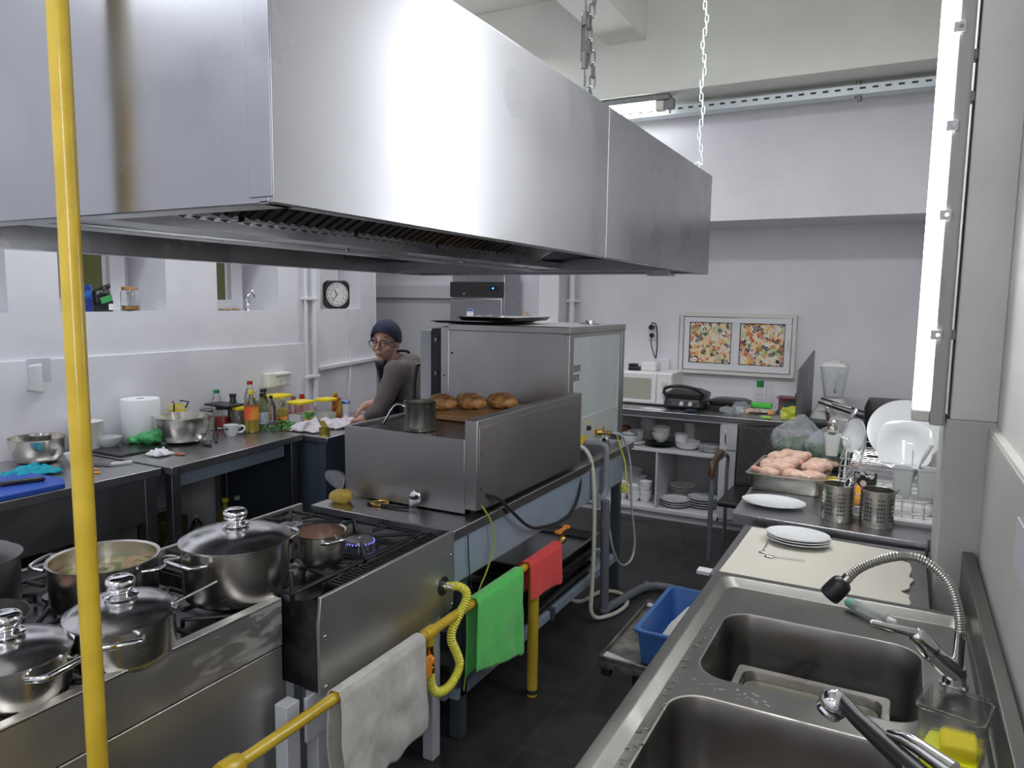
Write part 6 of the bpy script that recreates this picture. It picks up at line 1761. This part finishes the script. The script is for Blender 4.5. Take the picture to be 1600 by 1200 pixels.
def stand_plate(name, label, c, r, nrm, sx=1.0, square=False, grp='plates standing in the dish rack'):
    nrm = Vector(nrm).normalized()
    q = nrm.to_track_quat('Z', 'Y').to_matrix().to_4x4()
    X = Matrix.Translation(c) @ q
    if square:
        def lp(s, z):
            out = []
            for i in range(48):
                a = 2 * PI * i / 48
                k = 1 / (abs(math.cos(a)) ** 3 + abs(math.sin(a)) ** 3) ** (1 / 3)
                out.append(Vector((s * k * math.cos(a), s * k * math.sin(a), z)))
            return out

        def ci(s, z):
            return [Vector((s * math.cos(2 * PI * i / 48), s * math.sin(2 * PI * i / 48), z)) for i in range(48)]
        m = MB().loft([ci(r * 0.5, 0), ci(r * 0.56, 0.004), lp(r, 0.014), lp(r, 0.018), ci(r * 0.6, 0.01), ci(r * 0.54, 0.006)], True, True)
    else:
        m = MB().lathe([(max(rr * r, 0.001), z) for rr, z in PL], (0, 0, 0), 56, sx=sx)
    return solo(name, m.xf(X), M_CERAM, label, 'plate', loc=c, group=grp)


stand_plate('dinner_plate', 'largest white oval plate standing in the dish rack', (0.035, 3.55, 1.185), 0.135, (-0.1, -1, 0.25), 1.08)
stand_plate('square_plate', 'white rounded-square plate standing in front of the largest plate', (0.035, 3.33, 1.16), 0.1, (0.0, -1, 0.42), square=True)
stand_plate('saucer', 'small white plate at the left back of the dish rack', (-0.155, 3.72, 1.12), 0.08, (-0.8, -0.6, 0.2))
stand_plate('saucer', 'white plate showing at the right behind the largest plate', (0.12, 3.62, 1.13), 0.1, (0.0, -1, 0.15))
t = thing('patterned_mug', 'black and white spotted mug lying in the lower dish rack', 'mug', (-0.11, 3.4, ZR + 0.035))
m, nt, b = nodes('spotted_print')
v_ = tex(nt, 'ShaderNodeTexVoronoi', (1, 1, 1), Scale=34)
rr_ = ramp(nt, v_.outputs['Distance'], [(0.0, (0.75, 0.75, 0.75)), (0.42, (0.02, 0.02, 0.02))], 'CONSTANT')
nt.links.new(rr_.outputs[0], b.inputs['Base Color'])
part(t, 'cup', MB().lathe([(0.03, 0), (0.042, 0.02), (0.045, 0.09), (0.042, 0.09), (0.038, 0.02)], (-0.1, 3.38, ZR + 0.05), 32), MATS['spotted_print'])
bowl('white bowl upturned in the lower dish rack', (-0.05, 3.3, ZR + 0.035), 0.055, 0.06, M_CERAM)
solo('yellow_sponge', MB().box(-0.31, -0.22, 3.55, 3.68, ZR, ZR + 0.05), M_SPONGE, 'yellow sponge left of the dish rack', 'sponge', bv=0.01)
crumple('orange_cloth', (-0.14, 3.27, ZR + 0.03), (0.1, 0.14), plain('orange_fabric', (0.85, 0.38, 0.02), 0.85), 'orange cloth behind the perforated cutlery holders', 'cloth', 41, 0.09, 0.004)
solo('steel_slat_tray', MB().box(-0.22, -0.13, 3.5, 3.66, ZR + 0.03, ZR + 0.036), M_LGREY, 'grey slotted tray at the left of the dish rack', 'tray', bv=0.002)
m = MB().tube([(-0.235, 3.3, ZR), (-0.235, 3.3, 0.99), (-0.225, 3.32, 1.0), (-0.12, 3.36, 0.99), (-0.1, 3.36, 0.95), (-0.06, 3.3, 0.92)], 0.0028, 8, smooth=1).tube([(-0.235, 3.3, 0.965), (-0.12, 3.36, 0.965)], 0.0025)
solo('wire_stand', m, M_CHROME, 'bent wire stand behind the left cutlery holder', 'wire stand')

# bags of greens
t = thing('produce_bag', 'tied clear carrier bag of green vegetables behind the chicken tray', 'bag', (-0.45, 4.15, ZR))


def bagbody(cx, cy, rx, ry, h, seed, top=(0, 0)):
    def fn(u, v):
        a = 2 * PI * u
        k = math.sin(min(v, 0.62) / 0.62 * PI * 0.5 + 0.35) if v < 0.62 else (1 - (v - 0.62) / 0.38) * 0.9 + 0.1
        if v < 0.05:
            k *= 0.7
        r = k * (1 + 0.12 * noise.noise(Vector((math.cos(a) * 2, math.sin(a) * 2, v * 5 + seed))) + 0.1 * math.sin(a * 9 + v * 3) * v)
        z = h * v
        return Vector((cx + rx * r * math.cos(a) + top[0] * max(0, v - 0.5), cy + ry * r * math.sin(a) + top[1] * max(0, v - 0.5), ZR + 0.002 + z))
    return MB().grid(fn, 48, 26)


part(t, 'film', bagbody(-0.47, 4.15, 0.13, 0.11, 0.26, 1, (0.05, 0)), M_FILM)
gv = MB().sph((-0.47, 4.15, ZR + 0.07), (0.1, 0.085, 0.06)).sph((-0.44, 4.13, ZR + 0.1), (0.07, 0.06, 0.04))
part(t, 'greens', fuse(gv.xf(Matrix.Translation((0.45, -4.15, -ZR))), M_GREENS, 0.007, 2, rough=(35, 0.02), name='greens'), M_GREENS)
t = thing('produce_bag', 'larger clear bag of leafy greens leaning toward the dish rack', 'bag', (-0.3, 4.1, ZR))
part(t, 'film', bagbody(-0.28, 4.05, 0.13, 0.11, 0.27, 5, (0.12, 0)), M_FILM)
gv = MB().sph((-0.28, 4.05, ZR + 0.07), (0.11, 0.085, 0.07)).sph((-0.22, 4.0, ZR + 0.1), (0.06, 0.06, 0.05))
part(t, 'greens', fuse(gv.xf(Matrix.Translation((0.3, -4.1, -ZR))), M_GREENS, 0.007, 2, rough=(35, 0.02), name='greens'), M_GREENS)

# side table with cream sheet
t = thing('side_table', 'dark low table between the bench and sink under the cream sheet', 'table', (-0.18, 2.6, 0))
part(t, 'top', MB().box(-0.5, 0.12, 2.315, 2.92, 0.83, 0.858), M_DSTEEL, 0.002)
for (xx, yy) in ((-0.48, 2.34), (0.05, 2.34), (-0.48, 2.86), (0.05, 2.86)):
    part(t, 'leg', MB().box(xx, xx + 0.03, yy, yy + 0.03, 0, 0.83), M_DSTEEL)
part(t, 'side_rail', MB().box(-0.545, -0.5, 2.33, 2.37, 0.845, 0.857), M_CAB, 0.001)
random.seed(2)
poly = [(-0.475, 2.32), (-0.47, 2.6), (-0.468, 2.88), (-0.3, 2.875), (-0.1, 2.86), (0.06, 2.845)] + [(0.07 + 0.014 * random.uniform(-1, 1) * (k % 3), 2.83 - k * 0.034 + random.uniform(-0.014, 0.014)) for k in range(1, 15)] + [(0.06, 2.31)]
solo('cream_sheet', MB().prism(poly, 0.858, 0.866), M_SHEET, 'cream cloth sheet spread beside the sink', 'cloth', bv=0.002)
gp = 'white oval plates on the cream sheet'
base = solo('oval_plate', MB().lathe([(r * 0.1, z) for r, z in PL], (-0.285, 2.75, 0.866), 48, sx=1.08, sy=0.85), M_CERAM, 'white oval plate on the cream sheet, lowest of its pile', 'plate', loc=(-0.285, 2.75, 0.866), group=gp)
clone(base, (-0.283, 2.752, 0.875), 'white oval plate on the cream sheet, middle of its pile', gp)
clone(base, (-0.287, 2.75, 0.884), 'white oval plate on the cream sheet, topmost of its pile', gp)
t = thing('teaspoon', 'short teaspoon on the cream sheet pointing away', 'spoon', on_z(1195, 855, 0.868))
part(t, 'metal', MB().tube([on_z(1199, 848, 0.87), on_z(1192, 860, 0.87)], 0.002, 8).sph(on_z(1191, 862, 0.87), (0.012, 0.009, 0.003), 12), M_CHROME)
t = thing('teaspoon', 'longer spoon on the cream sheet lying sideways', 'spoon', on_z(1220, 872, 0.868))
part(t, 'metal', MB().tube([on_z(1207, 869, 0.87), on_z(1258, 876, 0.87)], 0.0022, 8).sph(on_z(1202, 869, 0.87), (0.018, 0.01, 0.003), 12), M_CHROME)

# ================================================================ SINK
t = thing('double_sink', 'stainless double-basin sink along the right wall', 'sink', (-0.15, 1.6, 0))
SXa, SXb, SYa, SYb = -0.478, 0.205, 0.86, 2.3


def ring(x0, x1, y0, y1, r, z):
    return rrect(x0, x1, y0, y1, r, z, 8)


m = MB().loft([ring(SXa, SXb, SYa, SYb, 0.012, 0.82), ring(SXa, SXb, SYa, SYb, 0.012, 0.876), ring(SXa + 0.003, SXb, SYa, SYb - 0.003, 0.012, 0.88), ring(SXa + 0.026, SXb - 0.004, SYa + 0.02, SYb - 0.026, 0.03, 0.88), ring(SXa + 0.032, SXb - 0.005, SYa + 0.025, SYb - 0.032, 0.032, 0.878), ring(SXa + 0.05, SXb - 0.008, SYa + 0.04, SYb - 0.05, 0.04, 0.858), ring(SXa + 0.053, SXb - 0.009, SYa + 0.043, SYb - 0.053, 0.04, 0.857)])
bm = bmesh.new()
outer = ring(SXa + 0.053, SXb - 0.009, SYa + 0.043, SYb - 0.053, 0.04, 0.857)
HA = (-0.388, 0.096, 1.655, 2.065)
HB = (-0.402, 0.085, 1.0, 1.565)
holes = [rrect(*HA, 0.075, 0.857, 10), rrect(*HB, 0.075, 0.857, 10)]
edges = []
for lp in [outer] + holes:
    vs = [bm.verts.new(p) for p in lp]
    edges += [bm.edges.new((vs[i], vs[(i + 1) % len(vs)])) for i in range(len(vs))]
bmesh.ops.triangle_fill(bm, use_beauty=True, use_dissolve=False, edges=edges)
vi = {v: i for i, v in enumerate(bm.verts)}
m.add([v.co.copy() for v in bm.verts], [tuple(vi[v] for v in f.verts) for f in bm.faces])
bm.free()
part(t, 'deck', m, M_SINK)
for H in (HA, HB):
    L = [(0.0, 0.857), (0.004, 0.856), (0.007, 0.85), (0.012, 0.8), (0.02, 0.66), (0.035, 0.635), (0.06, 0.625)]
    loops = [rrect(H[0] + i, H[1] - i, H[2] + i, H[3] - i, max(0.075 - i * 0.3, 0.02), z, 10) for i, z in L]
    mm = MB().loft(loops, True)
    b_ = part(t, 'basin', mm, M_BASIN)
    part(b_, 'drain', MB().lathe([(0.035, 0), (0.035, 0.003), (0.02, 0.001), (0.001, 0.001)], ((H[0] + H[1]) / 2, (H[2] + H[3]) / 2, 0.626), 24), M_CHROME)
part(t, 'backsplash', MB().box(0.205, 0.238, SYa, 2.6, 0.80, 0.972), M_SINK, 0.004)
for (xx, yy) in ((-0.44, 2.22), (-0.44, 0.9), (0.14, 2.22), (0.14, 0.9)):
    part(t, 'leg', MB().box(xx, xx + 0.04, yy, yy + 0.04, 0, 0.82), M_DSTEEL, 0.002)
random.seed(4)
m = MB()
for k in range(60):
    yy = random.uniform(1.1, 2.0)
    xx = -0.41 + random.uniform(-0.012, 0.01)
    r = random.uniform(0.002, 0.005)
    m.sph((xx, yy, 0.857), (r * random.uniform(0.8, 2), r, r * 0.45), 8)
for k in range(24):
    m.sph((random.uniform(-0.38, -0.2), random.uniform(1.585, 1.63), 0.857), (random.uniform(0.003, 0.009), 0.003, 0.0018), 8)
for k in range(30):
    m.sph((random.uniform(-0.35, 0.05), random.uniform(2.1, 2.22), 0.857), (random.uniform(0.002, 0.006), 0.003, 0.0015), 8)
part(t, 'water_drops', m, M_GLASS, kind='stuff')

# GN tray in the far basin
t = thing('gastro_tray', 'long narrow steel tray holding murky water in the far basin', 'tray', (-0.14, 1.86, 0.63))
x0, x1, y0, y1, zz = -0.33, 0.03, 1.775, 1.95, 0.758
part(t, 'tray', MB().loft([rrect(x0, x1, y0, y1, 0.012, zz), rrect(x0, x1, y0, y1, 0.012, zz + 0.003), rrect(x0 + 0.016, x1 - 0.016, y0 + 0.016, y1 - 0.016, 0.035, zz + 0.002), rrect(x0 + 0.02, x1 - 0.02, y0 + 0.02, y1 - 0.02, 0.035, zz - 0.01), rrect(x0 + 0.03, x1 - 0.03, y0 + 0.03, y1 - 0.03, 0.03, zz - 0.12)], True), M_HOLDER)
part(t, 'water', MB().loft([rrect(x0 + 0.023, x1 - 0.023, y0 + 0.023, y1 - 0.023, 0.035, zz - 0.02)], True), M_DREGS)

# far faucet
t = thing('spray_faucet', 'far faucet with arched ribbed hose and black spray head', 'faucet', (0.152, 1.86, 0.87))
part(t, 'body', MB().lathe([(0.03, 0), (0.03, 0.008), (0.024, 0.012), (0.022, 0.05)], (0.152, 1.86, 0.868), 28).cap((0.152, 1.86, 0.9), (0.1, 1.83, 0.955), 0.024, 0.021), M_CHROME)
part(t, 'lever', MB().cap((0.098, 1.828, 0.958), (0.075, 1.82, 0.985), 0.022, 0.02).cap((0.08, 1.82, 0.992), (-0.02, 1.79, 1.01), 0.012, 0.006), M_CHROME)
part(t, 'riser', MB().cyl((0.156, 1.86, 0.9), (0.156, 1.86, 1.0), 0.0115), M_CHROME)
arc = [(0.156, 1.86, 1.0), (0.15, 1.86, 1.05), (0.126, 1.86, 1.115), (0.07, 1.86, 1.156), (0.019, 1.86, 1.152), (-0.05, 1.86, 1.115), (-0.085, 1.86, 1.07)]
part(t, 'ribbed_hose', MB().tube(arc, 0.0095, 14, smooth=2, rib=(0.003, 0.16)), M_HOLDER)
ax = Vector((-0.6, -0.15, -0.79)).normalized()
part(t, 'spray_head', MB().lathe([*soft([(0.012, 0), (0.019, 0.004), (0.025, 0.012), (0.0255, 0.054), (0.02, 0.058)]), (0.001, 0.058)], (-0.083, 1.86, 1.073), 28, ax), M_BLACK)
part(t, 'collar', MB().lathe([(0.0125, -0.012), (0.0125, 0.008)], (-0.083, 1.86, 1.073), 20, ax), M_CHROME)
t = thing('spray_faucet', 'near faucet with dark spray arm and chrome lever at the bottom edge', 'faucet', (0.13, 1.2, 0.87))
nb = Vector((0.135, 1.16, 0.87))
part(t, 'body', MB().lathe([(0.03, 0), (0.03, 0.01), (0.024, 0.02), (0.024, 0.17)], nb, 28), M_CHROME)
P0, P1 = on_y(1303, 1100, 1.28), on_y(1440, 1215, 1.14)
part(t, 'spray_arm', MB().tube([P0 + Vector((0.01, 0, 0.01)), P0.lerp(P1, 0.3) + Vector((0, 0, 0.008)), P1], [0.012, 0.013, 0.017], 18), M_BLACK)
part(t, 'arm_trim', MB().tube([P0 + Vector((0.012, -0.013, 0.004)), P1 + Vector((-0.002, -0.016, 0.004))], 0.006, 10), M_CHROME)
part(t, 'spray_head', MB().sph(P0, (0.024, 0.024, 0.026), 24).lathe([(0.02, 0), (0.022, 0.016), (0.018, 0.022), (0.001, 0.022)], P0, 24, Vector((-0.5, -0.1, -0.85))), M_CHROME)
part(t, 'arm_joint', MB().cap(P1, nb + Vector((0, 0, 0.15)), 0.017), M_BLACK)
Q0, Q1, Q2 = on_y(1388, 1146, 1.2), on_y(1440, 1170, 1.17), on_y(1490, 1205, 1.14)
part(t, 'lever', MB().tube([Q0, Q0.lerp(Q1, 0.5) + Vector((0, 0, 0.004)), Q1, Q2], [0.006, 0.011, 0.012, 0.014], 14), M_CHROME)

# detergent container on the deck
t = thing('plastic_container', 'clear square container of bright yellow detergent on the sink', 'container', (0.15, 1.5, 0.868))
cx, cy, cr = 0.128, 1.5, 0.052
X = Matrix.Translation((cx, cy, 0)) @ Matrix.Rotation(-0.25, 4, 'Z')


def cl(r, z, rr=0.014):
    return [X @ p for p in rrect(-r, r, -r, r, rr, z, 5)]


part(t, 'container', MB().loft([cl(0.045, 0.869), cl(0.046, 0.872), cl(0.052, 1.0), cl(0.055, 1.0), cl(0.055, 1.006), cl(0.0505, 1.006), cl(0.0445, 0.874)], True, True), M_CLEARP)
part(t, 'detergent', MB().loft([cl(0.0435, 0.875), cl(0.0455, 0.915)], True, True), M_SOAP)
fused = MB().cbox((cx + 0.01, cy - 0.005, 0.93), (0.06, 0.05, 0.022), Matrix.Rotation(0.3, 3, 'X'))
part(t, 'sponge', fused, M_SPONGE, 0.006)
# squeezed tube
t = thing('squeeze_tube', 'translucent squeezed bottle lying behind the far basin', 'tube', (0.03, 2.15, 0.868))
a0, a1 = on_z(1328, 942, 0.88), on_z(1382, 966, 0.88)
part(t, 'tube', MB().cap(a0, a1, 0.014, 0.016), plain('milky_plastic', (0.55, 0.6, 0.56), 0.3, trans=0.5, ior=1.2))
part(t, 'cap', MB().cap(a1, a1.lerp(a0, -0.25), 0.01), M_OFFW)
part(t, 'green_end', MB().cap(a0, a0.lerp(a1, 0.08), 0.0145), plain('pale_green_plastic', (0.15, 0.42, 0.3), 0.4))

# trolley and blue bin under the sink
t = thing('low_trolley', 'low worn steel trolley under the sink front', 'trolley', (-0.8, 3.2, 0))
part(t, 'tray', MB().box(-1.04, -0.56, 2.77, 3.44, 0.22, 0.232).box(-1.04, -1.03, 2.77, 3.44, 0.232, 0.25).box(-1.03, -0.56, 2.77, 2.78, 0.232, 0.25).box(-1.03, -0.56, 3.43, 3.44, 0.232, 0.25).box(-1.04, -0.56, 2.77, 2.79, 0.2, 0.22), mottled('worn_steel', (0.12, 0.11, 0.1), (0.4, 0.38, 0.34), 7, 0.45, 0.7), 0.002)
part(t, 'brace', MB().prism([(-1.03, 2.79), (-0.86, 2.79), (-1.03, 2.84)], 0.234, 0.242).prism([(-1.03, 3.43), (-0.86, 3.38), (-0.88, 3.36), (-1.03, 3.39)], 0.234, 0.242), M_CAB, 0.001)
for (xx, yy) in ((-0.95, 2.95), (-0.95, 3.3), (-0.6, 2.95), (-0.6, 3.3)):
    part(t, 'foot', MB().box(xx, xx + 0.04, yy, yy + 0.04, 0, 0.2), M_BLACK, 0.003)
for yy in (2.775, 3.39):
    part(t, 'corner_block', MB().box(-1.03, -0.99, yy, yy + 0.04, 0.165, 0.2), M_BLACK, 0.003)
t = thing('blue_bin', 'blue plastic bin on the trolley under the sink', 'bin', (-0.73, 3.07, 0.232))
part(t, 'bin', MB().loft([rrect(-0.88, -0.595, 2.83, 3.30, 0.02, 0.234), rrect(-0.895, -0.575, 2.81, 3.34, 0.03, 0.37), rrect(-0.907, -0.565, 2.8, 3.355, 0.035, 0.37), rrect(-0.907, -0.565, 2.8, 3.355, 0.035, 0.382), rrect(-0.888, -0.583, 2.82, 3.335, 0.03, 0.382), rrect(-0.865, -0.605, 2.845, 3.285, 0.02, 0.242)], True, True), M_BLUEC)
m = MB()
solo('wrapping_paper', MB().extr([(-0.85, 2.9, 0.28), (-0.66, 2.88, 0.33), (-0.68, 3.03, 0.385), (-0.81, 3.05, 0.345)], (0.01, 0.01, -0.03)), M_OFFW, 'folded cream packet inside the blue bin, nearer one', 'packet', bv=0.004)
solo('wrapping_paper', MB().extr([(-0.84, 3.08, 0.3), (-0.66, 3.06, 0.35), (-0.68, 3.19, 0.38), (-0.78, 3.2, 0.36)], (0.01, 0.01, -0.03)), M_WHITE, 'white folded packet inside the blue bin, farther one', 'packet', bv=0.004)

# right wall notice
solo('paper_notice', MB().box(XR - 0.028, XR - 0.0245, 1.65, 1.87, 1.165, 1.275), plain('notice_white', (0.55, 0.56, 0.6), 0.6), 'pale paper notice on the lower right wall', 'paper')

# ================================================================ PERSON
t = thing('person', 'person in navy headscarf, glasses, grey-brown sweater and navy apron working at the counter', 'person', (-2.78, 3.85, 0))
HD = Vector((-2.935, 3.79, 1.445))
HS = 1.09
Fd = Vector((0.2, -0.93, -0.02)).normalized()
Rt_ = Fd.cross(Vector((0, 0, 1))).normalized()
Up_ = Rt_.cross(Fd)


def hp_(x, y, z):
    return HD + (Rt_ * x + Fd * y + Up_ * z) * HS


HR = Matrix((Rt_, Fd, Up_)).transposed()
B = MB()
B.sph(hp_(0, -0.01, 0.02), (0.074, 0.092, 0.095), 28, HR)
B.sph(hp_(0, 0.022, -0.035), (0.058, 0.062, 0.075), 24, HR)
B.sph(hp_(0, 0.062, -0.092), (0.022, 0.02, 0.018), 16, HR)
for s in (-1, 1):
    B.sph(hp_(s * 0.038, 0.055, -0.03), (0.024, 0.02, 0.022), 14, HR)
    B.sph(hp_(s * 0.076, -0.012, -0.01), (0.009, 0.016, 0.028), 14, HR)
    B.sph(hp_(s * 0.03, 0.078, 0.028), (0.02, 0.01, 0.007), 12, HR)
B.cap(hp_(0, 0.08, 0.015), hp_(0, 0.104, -0.026), 0.008, 0.012, 12)
B.sph(hp_(0, 0.098, -0.03), (0.015, 0.011, 0.009), 12, HR)
B.sph(hp_(0, 0.077, -0.058), (0.023, 0.009, 0.006), 12, HR)
B.sph(hp_(0, 0.075, -0.068), (0.02, 0.009, 0.006), 12, HR)
neck0, neck1 = Vector((-2.895, 3.86, 1.3)), HD + Vector((0.01, 0.03, -0.05))
B.cap(neck0, neck1, 0.055, 0.05)
hips, waist, chest = Vector((-2.72, 3.9, 0.93)), Vector((-2.75, 3.9, 1.08)), Vector((-2.82, 3.88, 1.24))
shN, shF = Vector((-2.80, 3.72, 1.275)), Vector((-2.87, 4.03, 1.275))
elN, wrN = Vector((-2.87, 3.65, 1.03)), Vector((-3.06, 3.73, 0.945))
elF, wrF = Vector((-2.98, 4.07, 1.05)), Vector((-3.22, 3.96, 1.0))
BODY = [(hips, waist, 0.13, 0.12), (waist, chest, 0.12, 0.125), (chest, neck0, 0.11, 0.06), (chest, shN, 0.09, 0.062), (chest, shF, 0.09, 0.062)]
ARM = [(shN, elN, 0.056, 0.044), (elN, wrN, 0.043, 0.028), (shF, elF, 0.056, 0.044), (elF, wrF, 0.043, 0.028)]
for a, b, r0, r1 in BODY + ARM:
    B.cap(a, b, r0, r1, 16)
for s in (-1, 1):
    hpj = hips + Vector((0.0, s * 0.09, -0.06))
    kn = Vector((-2.74, 3.9 + s * 0.1, 0.48))
    an = Vector((-2.68, 3.9 + s * 0.1, 0.08))
    B.cap(hpj, kn, 0.09, 0.058).cap(kn, an, 0.056, 0.038).cap(an + Vector((0.02, 0, -0.045)), an + Vector((-0.14, 0, -0.05)), 0.035, 0.03)


def hand(w_, d, up, side, curl_):
    d, up = d.normalized(), up.normalized()
    sd_ = d.cross(up).normalized() * side
    B.cap(w_, w_ + d * 0.03, 0.027, 0.03, 12)
    for k in (-1.5, -0.5, 0.5, 1.5):
        B.cap(w_ + d * 0.02 + sd_ * k * 0.012, w_ + d * 0.085 + sd_ * k * 0.019, 0.015, 0.0115, 10)
        L = 0.04 - abs(k - 0.3) * 0.004
        a = w_ + d * 0.085 + sd_ * k * 0.019
        b = a + d * L * 0.75 - up * L * (0.45 + curl_)
        c = b + d * L * 0.25 - up * L * 0.75
        B.cap(a, b, 0.0095, 0.0085, 10).cap(b, c, 0.0085, 0.007, 10)
    a = w_ + d * 0.03 + sd_ * 0.026
    B.cap(a, a + d * 0.035 + sd_ * 0.022 - up * 0.012, 0.013, 0.01, 10).cap(a + d * 0.035 + sd_ * 0.022 - up * 0.012, a + d * 0.06 + sd_ * 0.018 - up * 0.026, 0.01, 0.008, 10)


hand(wrN, Vector((-0.95, 0.18, -0.18)), Vector((-0.1, 0.1, 1)), 1, 0.2)
hand(wrF, Vector((-0.75, -0.3, -0.5)), Vector((-0.4, -0.2, 0.8)), -1, 0.2)
bm_ = fuse(B.xf(Matrix.Translation((2.78, -3.85, 0))), M_SKIN, 0.0055, 4, name='body')
part(t, 'body', bm_, M_SKIN)
W = MB()
for a, b, r0, r1 in BODY:
    W.cap(a, b, r0 + 0.012, r1 + 0.01, 18)
W.cap(shN, elN, 0.068, 0.056, 16).cap(elN, elN.lerp(wrN, 0.55), 0.055, 0.045, 16).cap(shF, elF, 0.068, 0.056, 16).cap(elF, elF.lerp(wrF, 0.6), 0.055, 0.044, 16)
W.cap(neck0 - Vector((0, 0, 0.02)), neck0 + Vector((0, 0, 0.02)), 0.075, 0.064, 16)
part(t, 'sweater', fuse(W.xf(Matrix.Translation((2.78, -3.85, 0))), M_SWEAT, 0.007, 5, rough=(12, 0.012), name='sweater'), M_SWEAT)
W = MB()
for s in (-1, 1):
    hpj = hips + Vector((0.0, s * 0.09, -0.06))
    kn = Vector((-2.74, 3.9 + s * 0.1, 0.48))
    an = Vector((-2.68, 3.9 + s * 0.1, 0.12))
    W.cap(hpj, kn, 0.105, 0.075).cap(kn, an, 0.073, 0.058)
W.cap(hips, hips + Vector((0, 0, -0.05)), 0.142, 0.14)
part(t, 'trousers', fuse(W.xf(Matrix.Translation((2.78, -3.85, 0))), M_TROUS, 0.008, 4, name='trousers'), M_TROUS)
W = MB()
for s in (-1, 1):
    an = Vector((-2.68, 3.9 + s * 0.1, 0.08))
    W.cap(an + Vector((0.025, 0, -0.04)), an + Vector((-0.15, 0, -0.045)), 0.042, 0.036)
part(t, 'shoes', fuse(W.xf(Matrix.Translation((2.78, -3.85, 0))), M_BLACK, 0.007, 3, name='shoes'), M_BLACK)
# apron: bib and skirt wrapped on the front


def apr(u, v):
    z = 0.5 + v * 0.82
    k = max(0, min(1, (z - 1.0) / 0.32))
    sp = (1.5 - 0.6 * k)
    a = PI + (u - 0.5) * 2 * sp
    if z < 0.95:
        c = Vector((-2.755, 3.89, z))
        r = 0.185
    else:
        q = (z - 0.95) / 0.37
        c = Vector((-2.765 - 0.1 * q, 3.89 - 0.02 * q, z))
        r = 0.176 - 0.012 * q
    return c + Vector((r * math.cos(a), r * 1.05 * math.sin(a), 0))


o = part(t, 'apron', MB().grid(apr, 24, 24), M_APRON)
o.modifiers.new('thick', 'SOLIDIFY').thickness = 0.004
part(t, 'apron_strap', MB().tube([(-2.955, 3.80, 1.28), (-2.93, 3.79, 1.345), (-2.87, 3.83, 1.395), (-2.83, 3.9, 1.39), (-2.87, 3.96, 1.36), (-2.95, 3.95, 1.28)], 0.009, 8, smooth=2), M_APRON)
# headscarf: cap over skull, tied behind
hs = MB()


def cap_(u, v):
    a = 2 * PI * u
    fr_ = math.sin(a)
    low = -0.32 if fr_ < 0 else -0.32 + 0.72 * fr_
    th = (1 - v) * (PI / 2 - low) + 0.001
    th = min(th, PI / 2 - low)
    x = 0.086 * math.sin(th) * math.cos(a)
    y = 0.104 * math.sin(th) * fr_ - 0.012
    z = 0.108 * math.cos(th) + 0.03
    if fr_ < 0:
        y -= 0.012
    return hp_(x, y, z)


o = part(t, 'headscarf', MB().grid(cap_, 40, 18), M_HAT)
o.modifiers.new('thick', 'SOLIDIFY').thickness = 0.006
part(t, 'scarf_tail', MB().tube([hp_(0, -0.115, -0.01), hp_(0.01, -0.125, -0.05), hp_(0.0, -0.12, -0.1), hp_(0.01, -0.13, -0.14)], [0.014, 0.016, 0.014, 0.006], 10, smooth=0), M_HAT)
part(t, 'hair', MB().sph(hp_(0, -0.075, -0.045), (0.05, 0.03, 0.04), 16, HR).tube([hp_(0.03, -0.08, -0.08), hp_(0.05, -0.1, -0.15)], 0.008, 8), M_HAIR)
m = MB()
for s in (-1, 1):
    cx = s * 0.031
    m.tube([hp_(cx + 0.024 * math.cos(a), 0.098 - 0.006 * abs(math.cos(a)) * 0, 0.004 + 0.021 * math.sin(a)) for a in [2 * PI * i / 20 for i in range(20)]], 0.0022, 8, True)
    m.tube([hp_(s * 0.055, 0.098, 0.008), hp_(s * 0.078, 0.06, 0.008), hp_(s * 0.08, -0.01, 0.006)], 0.0022, 8)
m.tube([hp_(-0.008, 0.1, 0.008), hp_(0, 0.103, 0.011), hp_(0.008, 0.1, 0.008)], 0.002, 8)
part(t, 'glasses', m, M_BLACK)
for s in (-1, 1):
    e = part(t, 'eye', MB().sph(hp_(s * 0.031, 0.075, 0.006), (0.0095, 0.0085, 0.0055), 14, HR), plain('eye_white', (0.45, 0.42, 0.4), 0.3))
    part(e, 'iris', MB().sph(hp_(s * 0.032, 0.082, 0.006), (0.0052, 0.0025, 0.005), 10, HR), M_HAIR)
    part(t, 'eyebrow', MB().tube([hp_(s * 0.014, 0.089, 0.034), hp_(s * 0.032, 0.086, 0.041), hp_(s * 0.052, 0.072, 0.034)], 0.003, 8, smooth=1), M_HAIR)
part(t, 'lips', MB().sph(hp_(0, 0.084, -0.058), (0.022, 0.007, 0.0045), 12, HR).sph(hp_(0, 0.082, -0.067), (0.02, 0.007, 0.005), 12, HR), plain('lips', (0.42, 0.14, 0.12), 0.4))
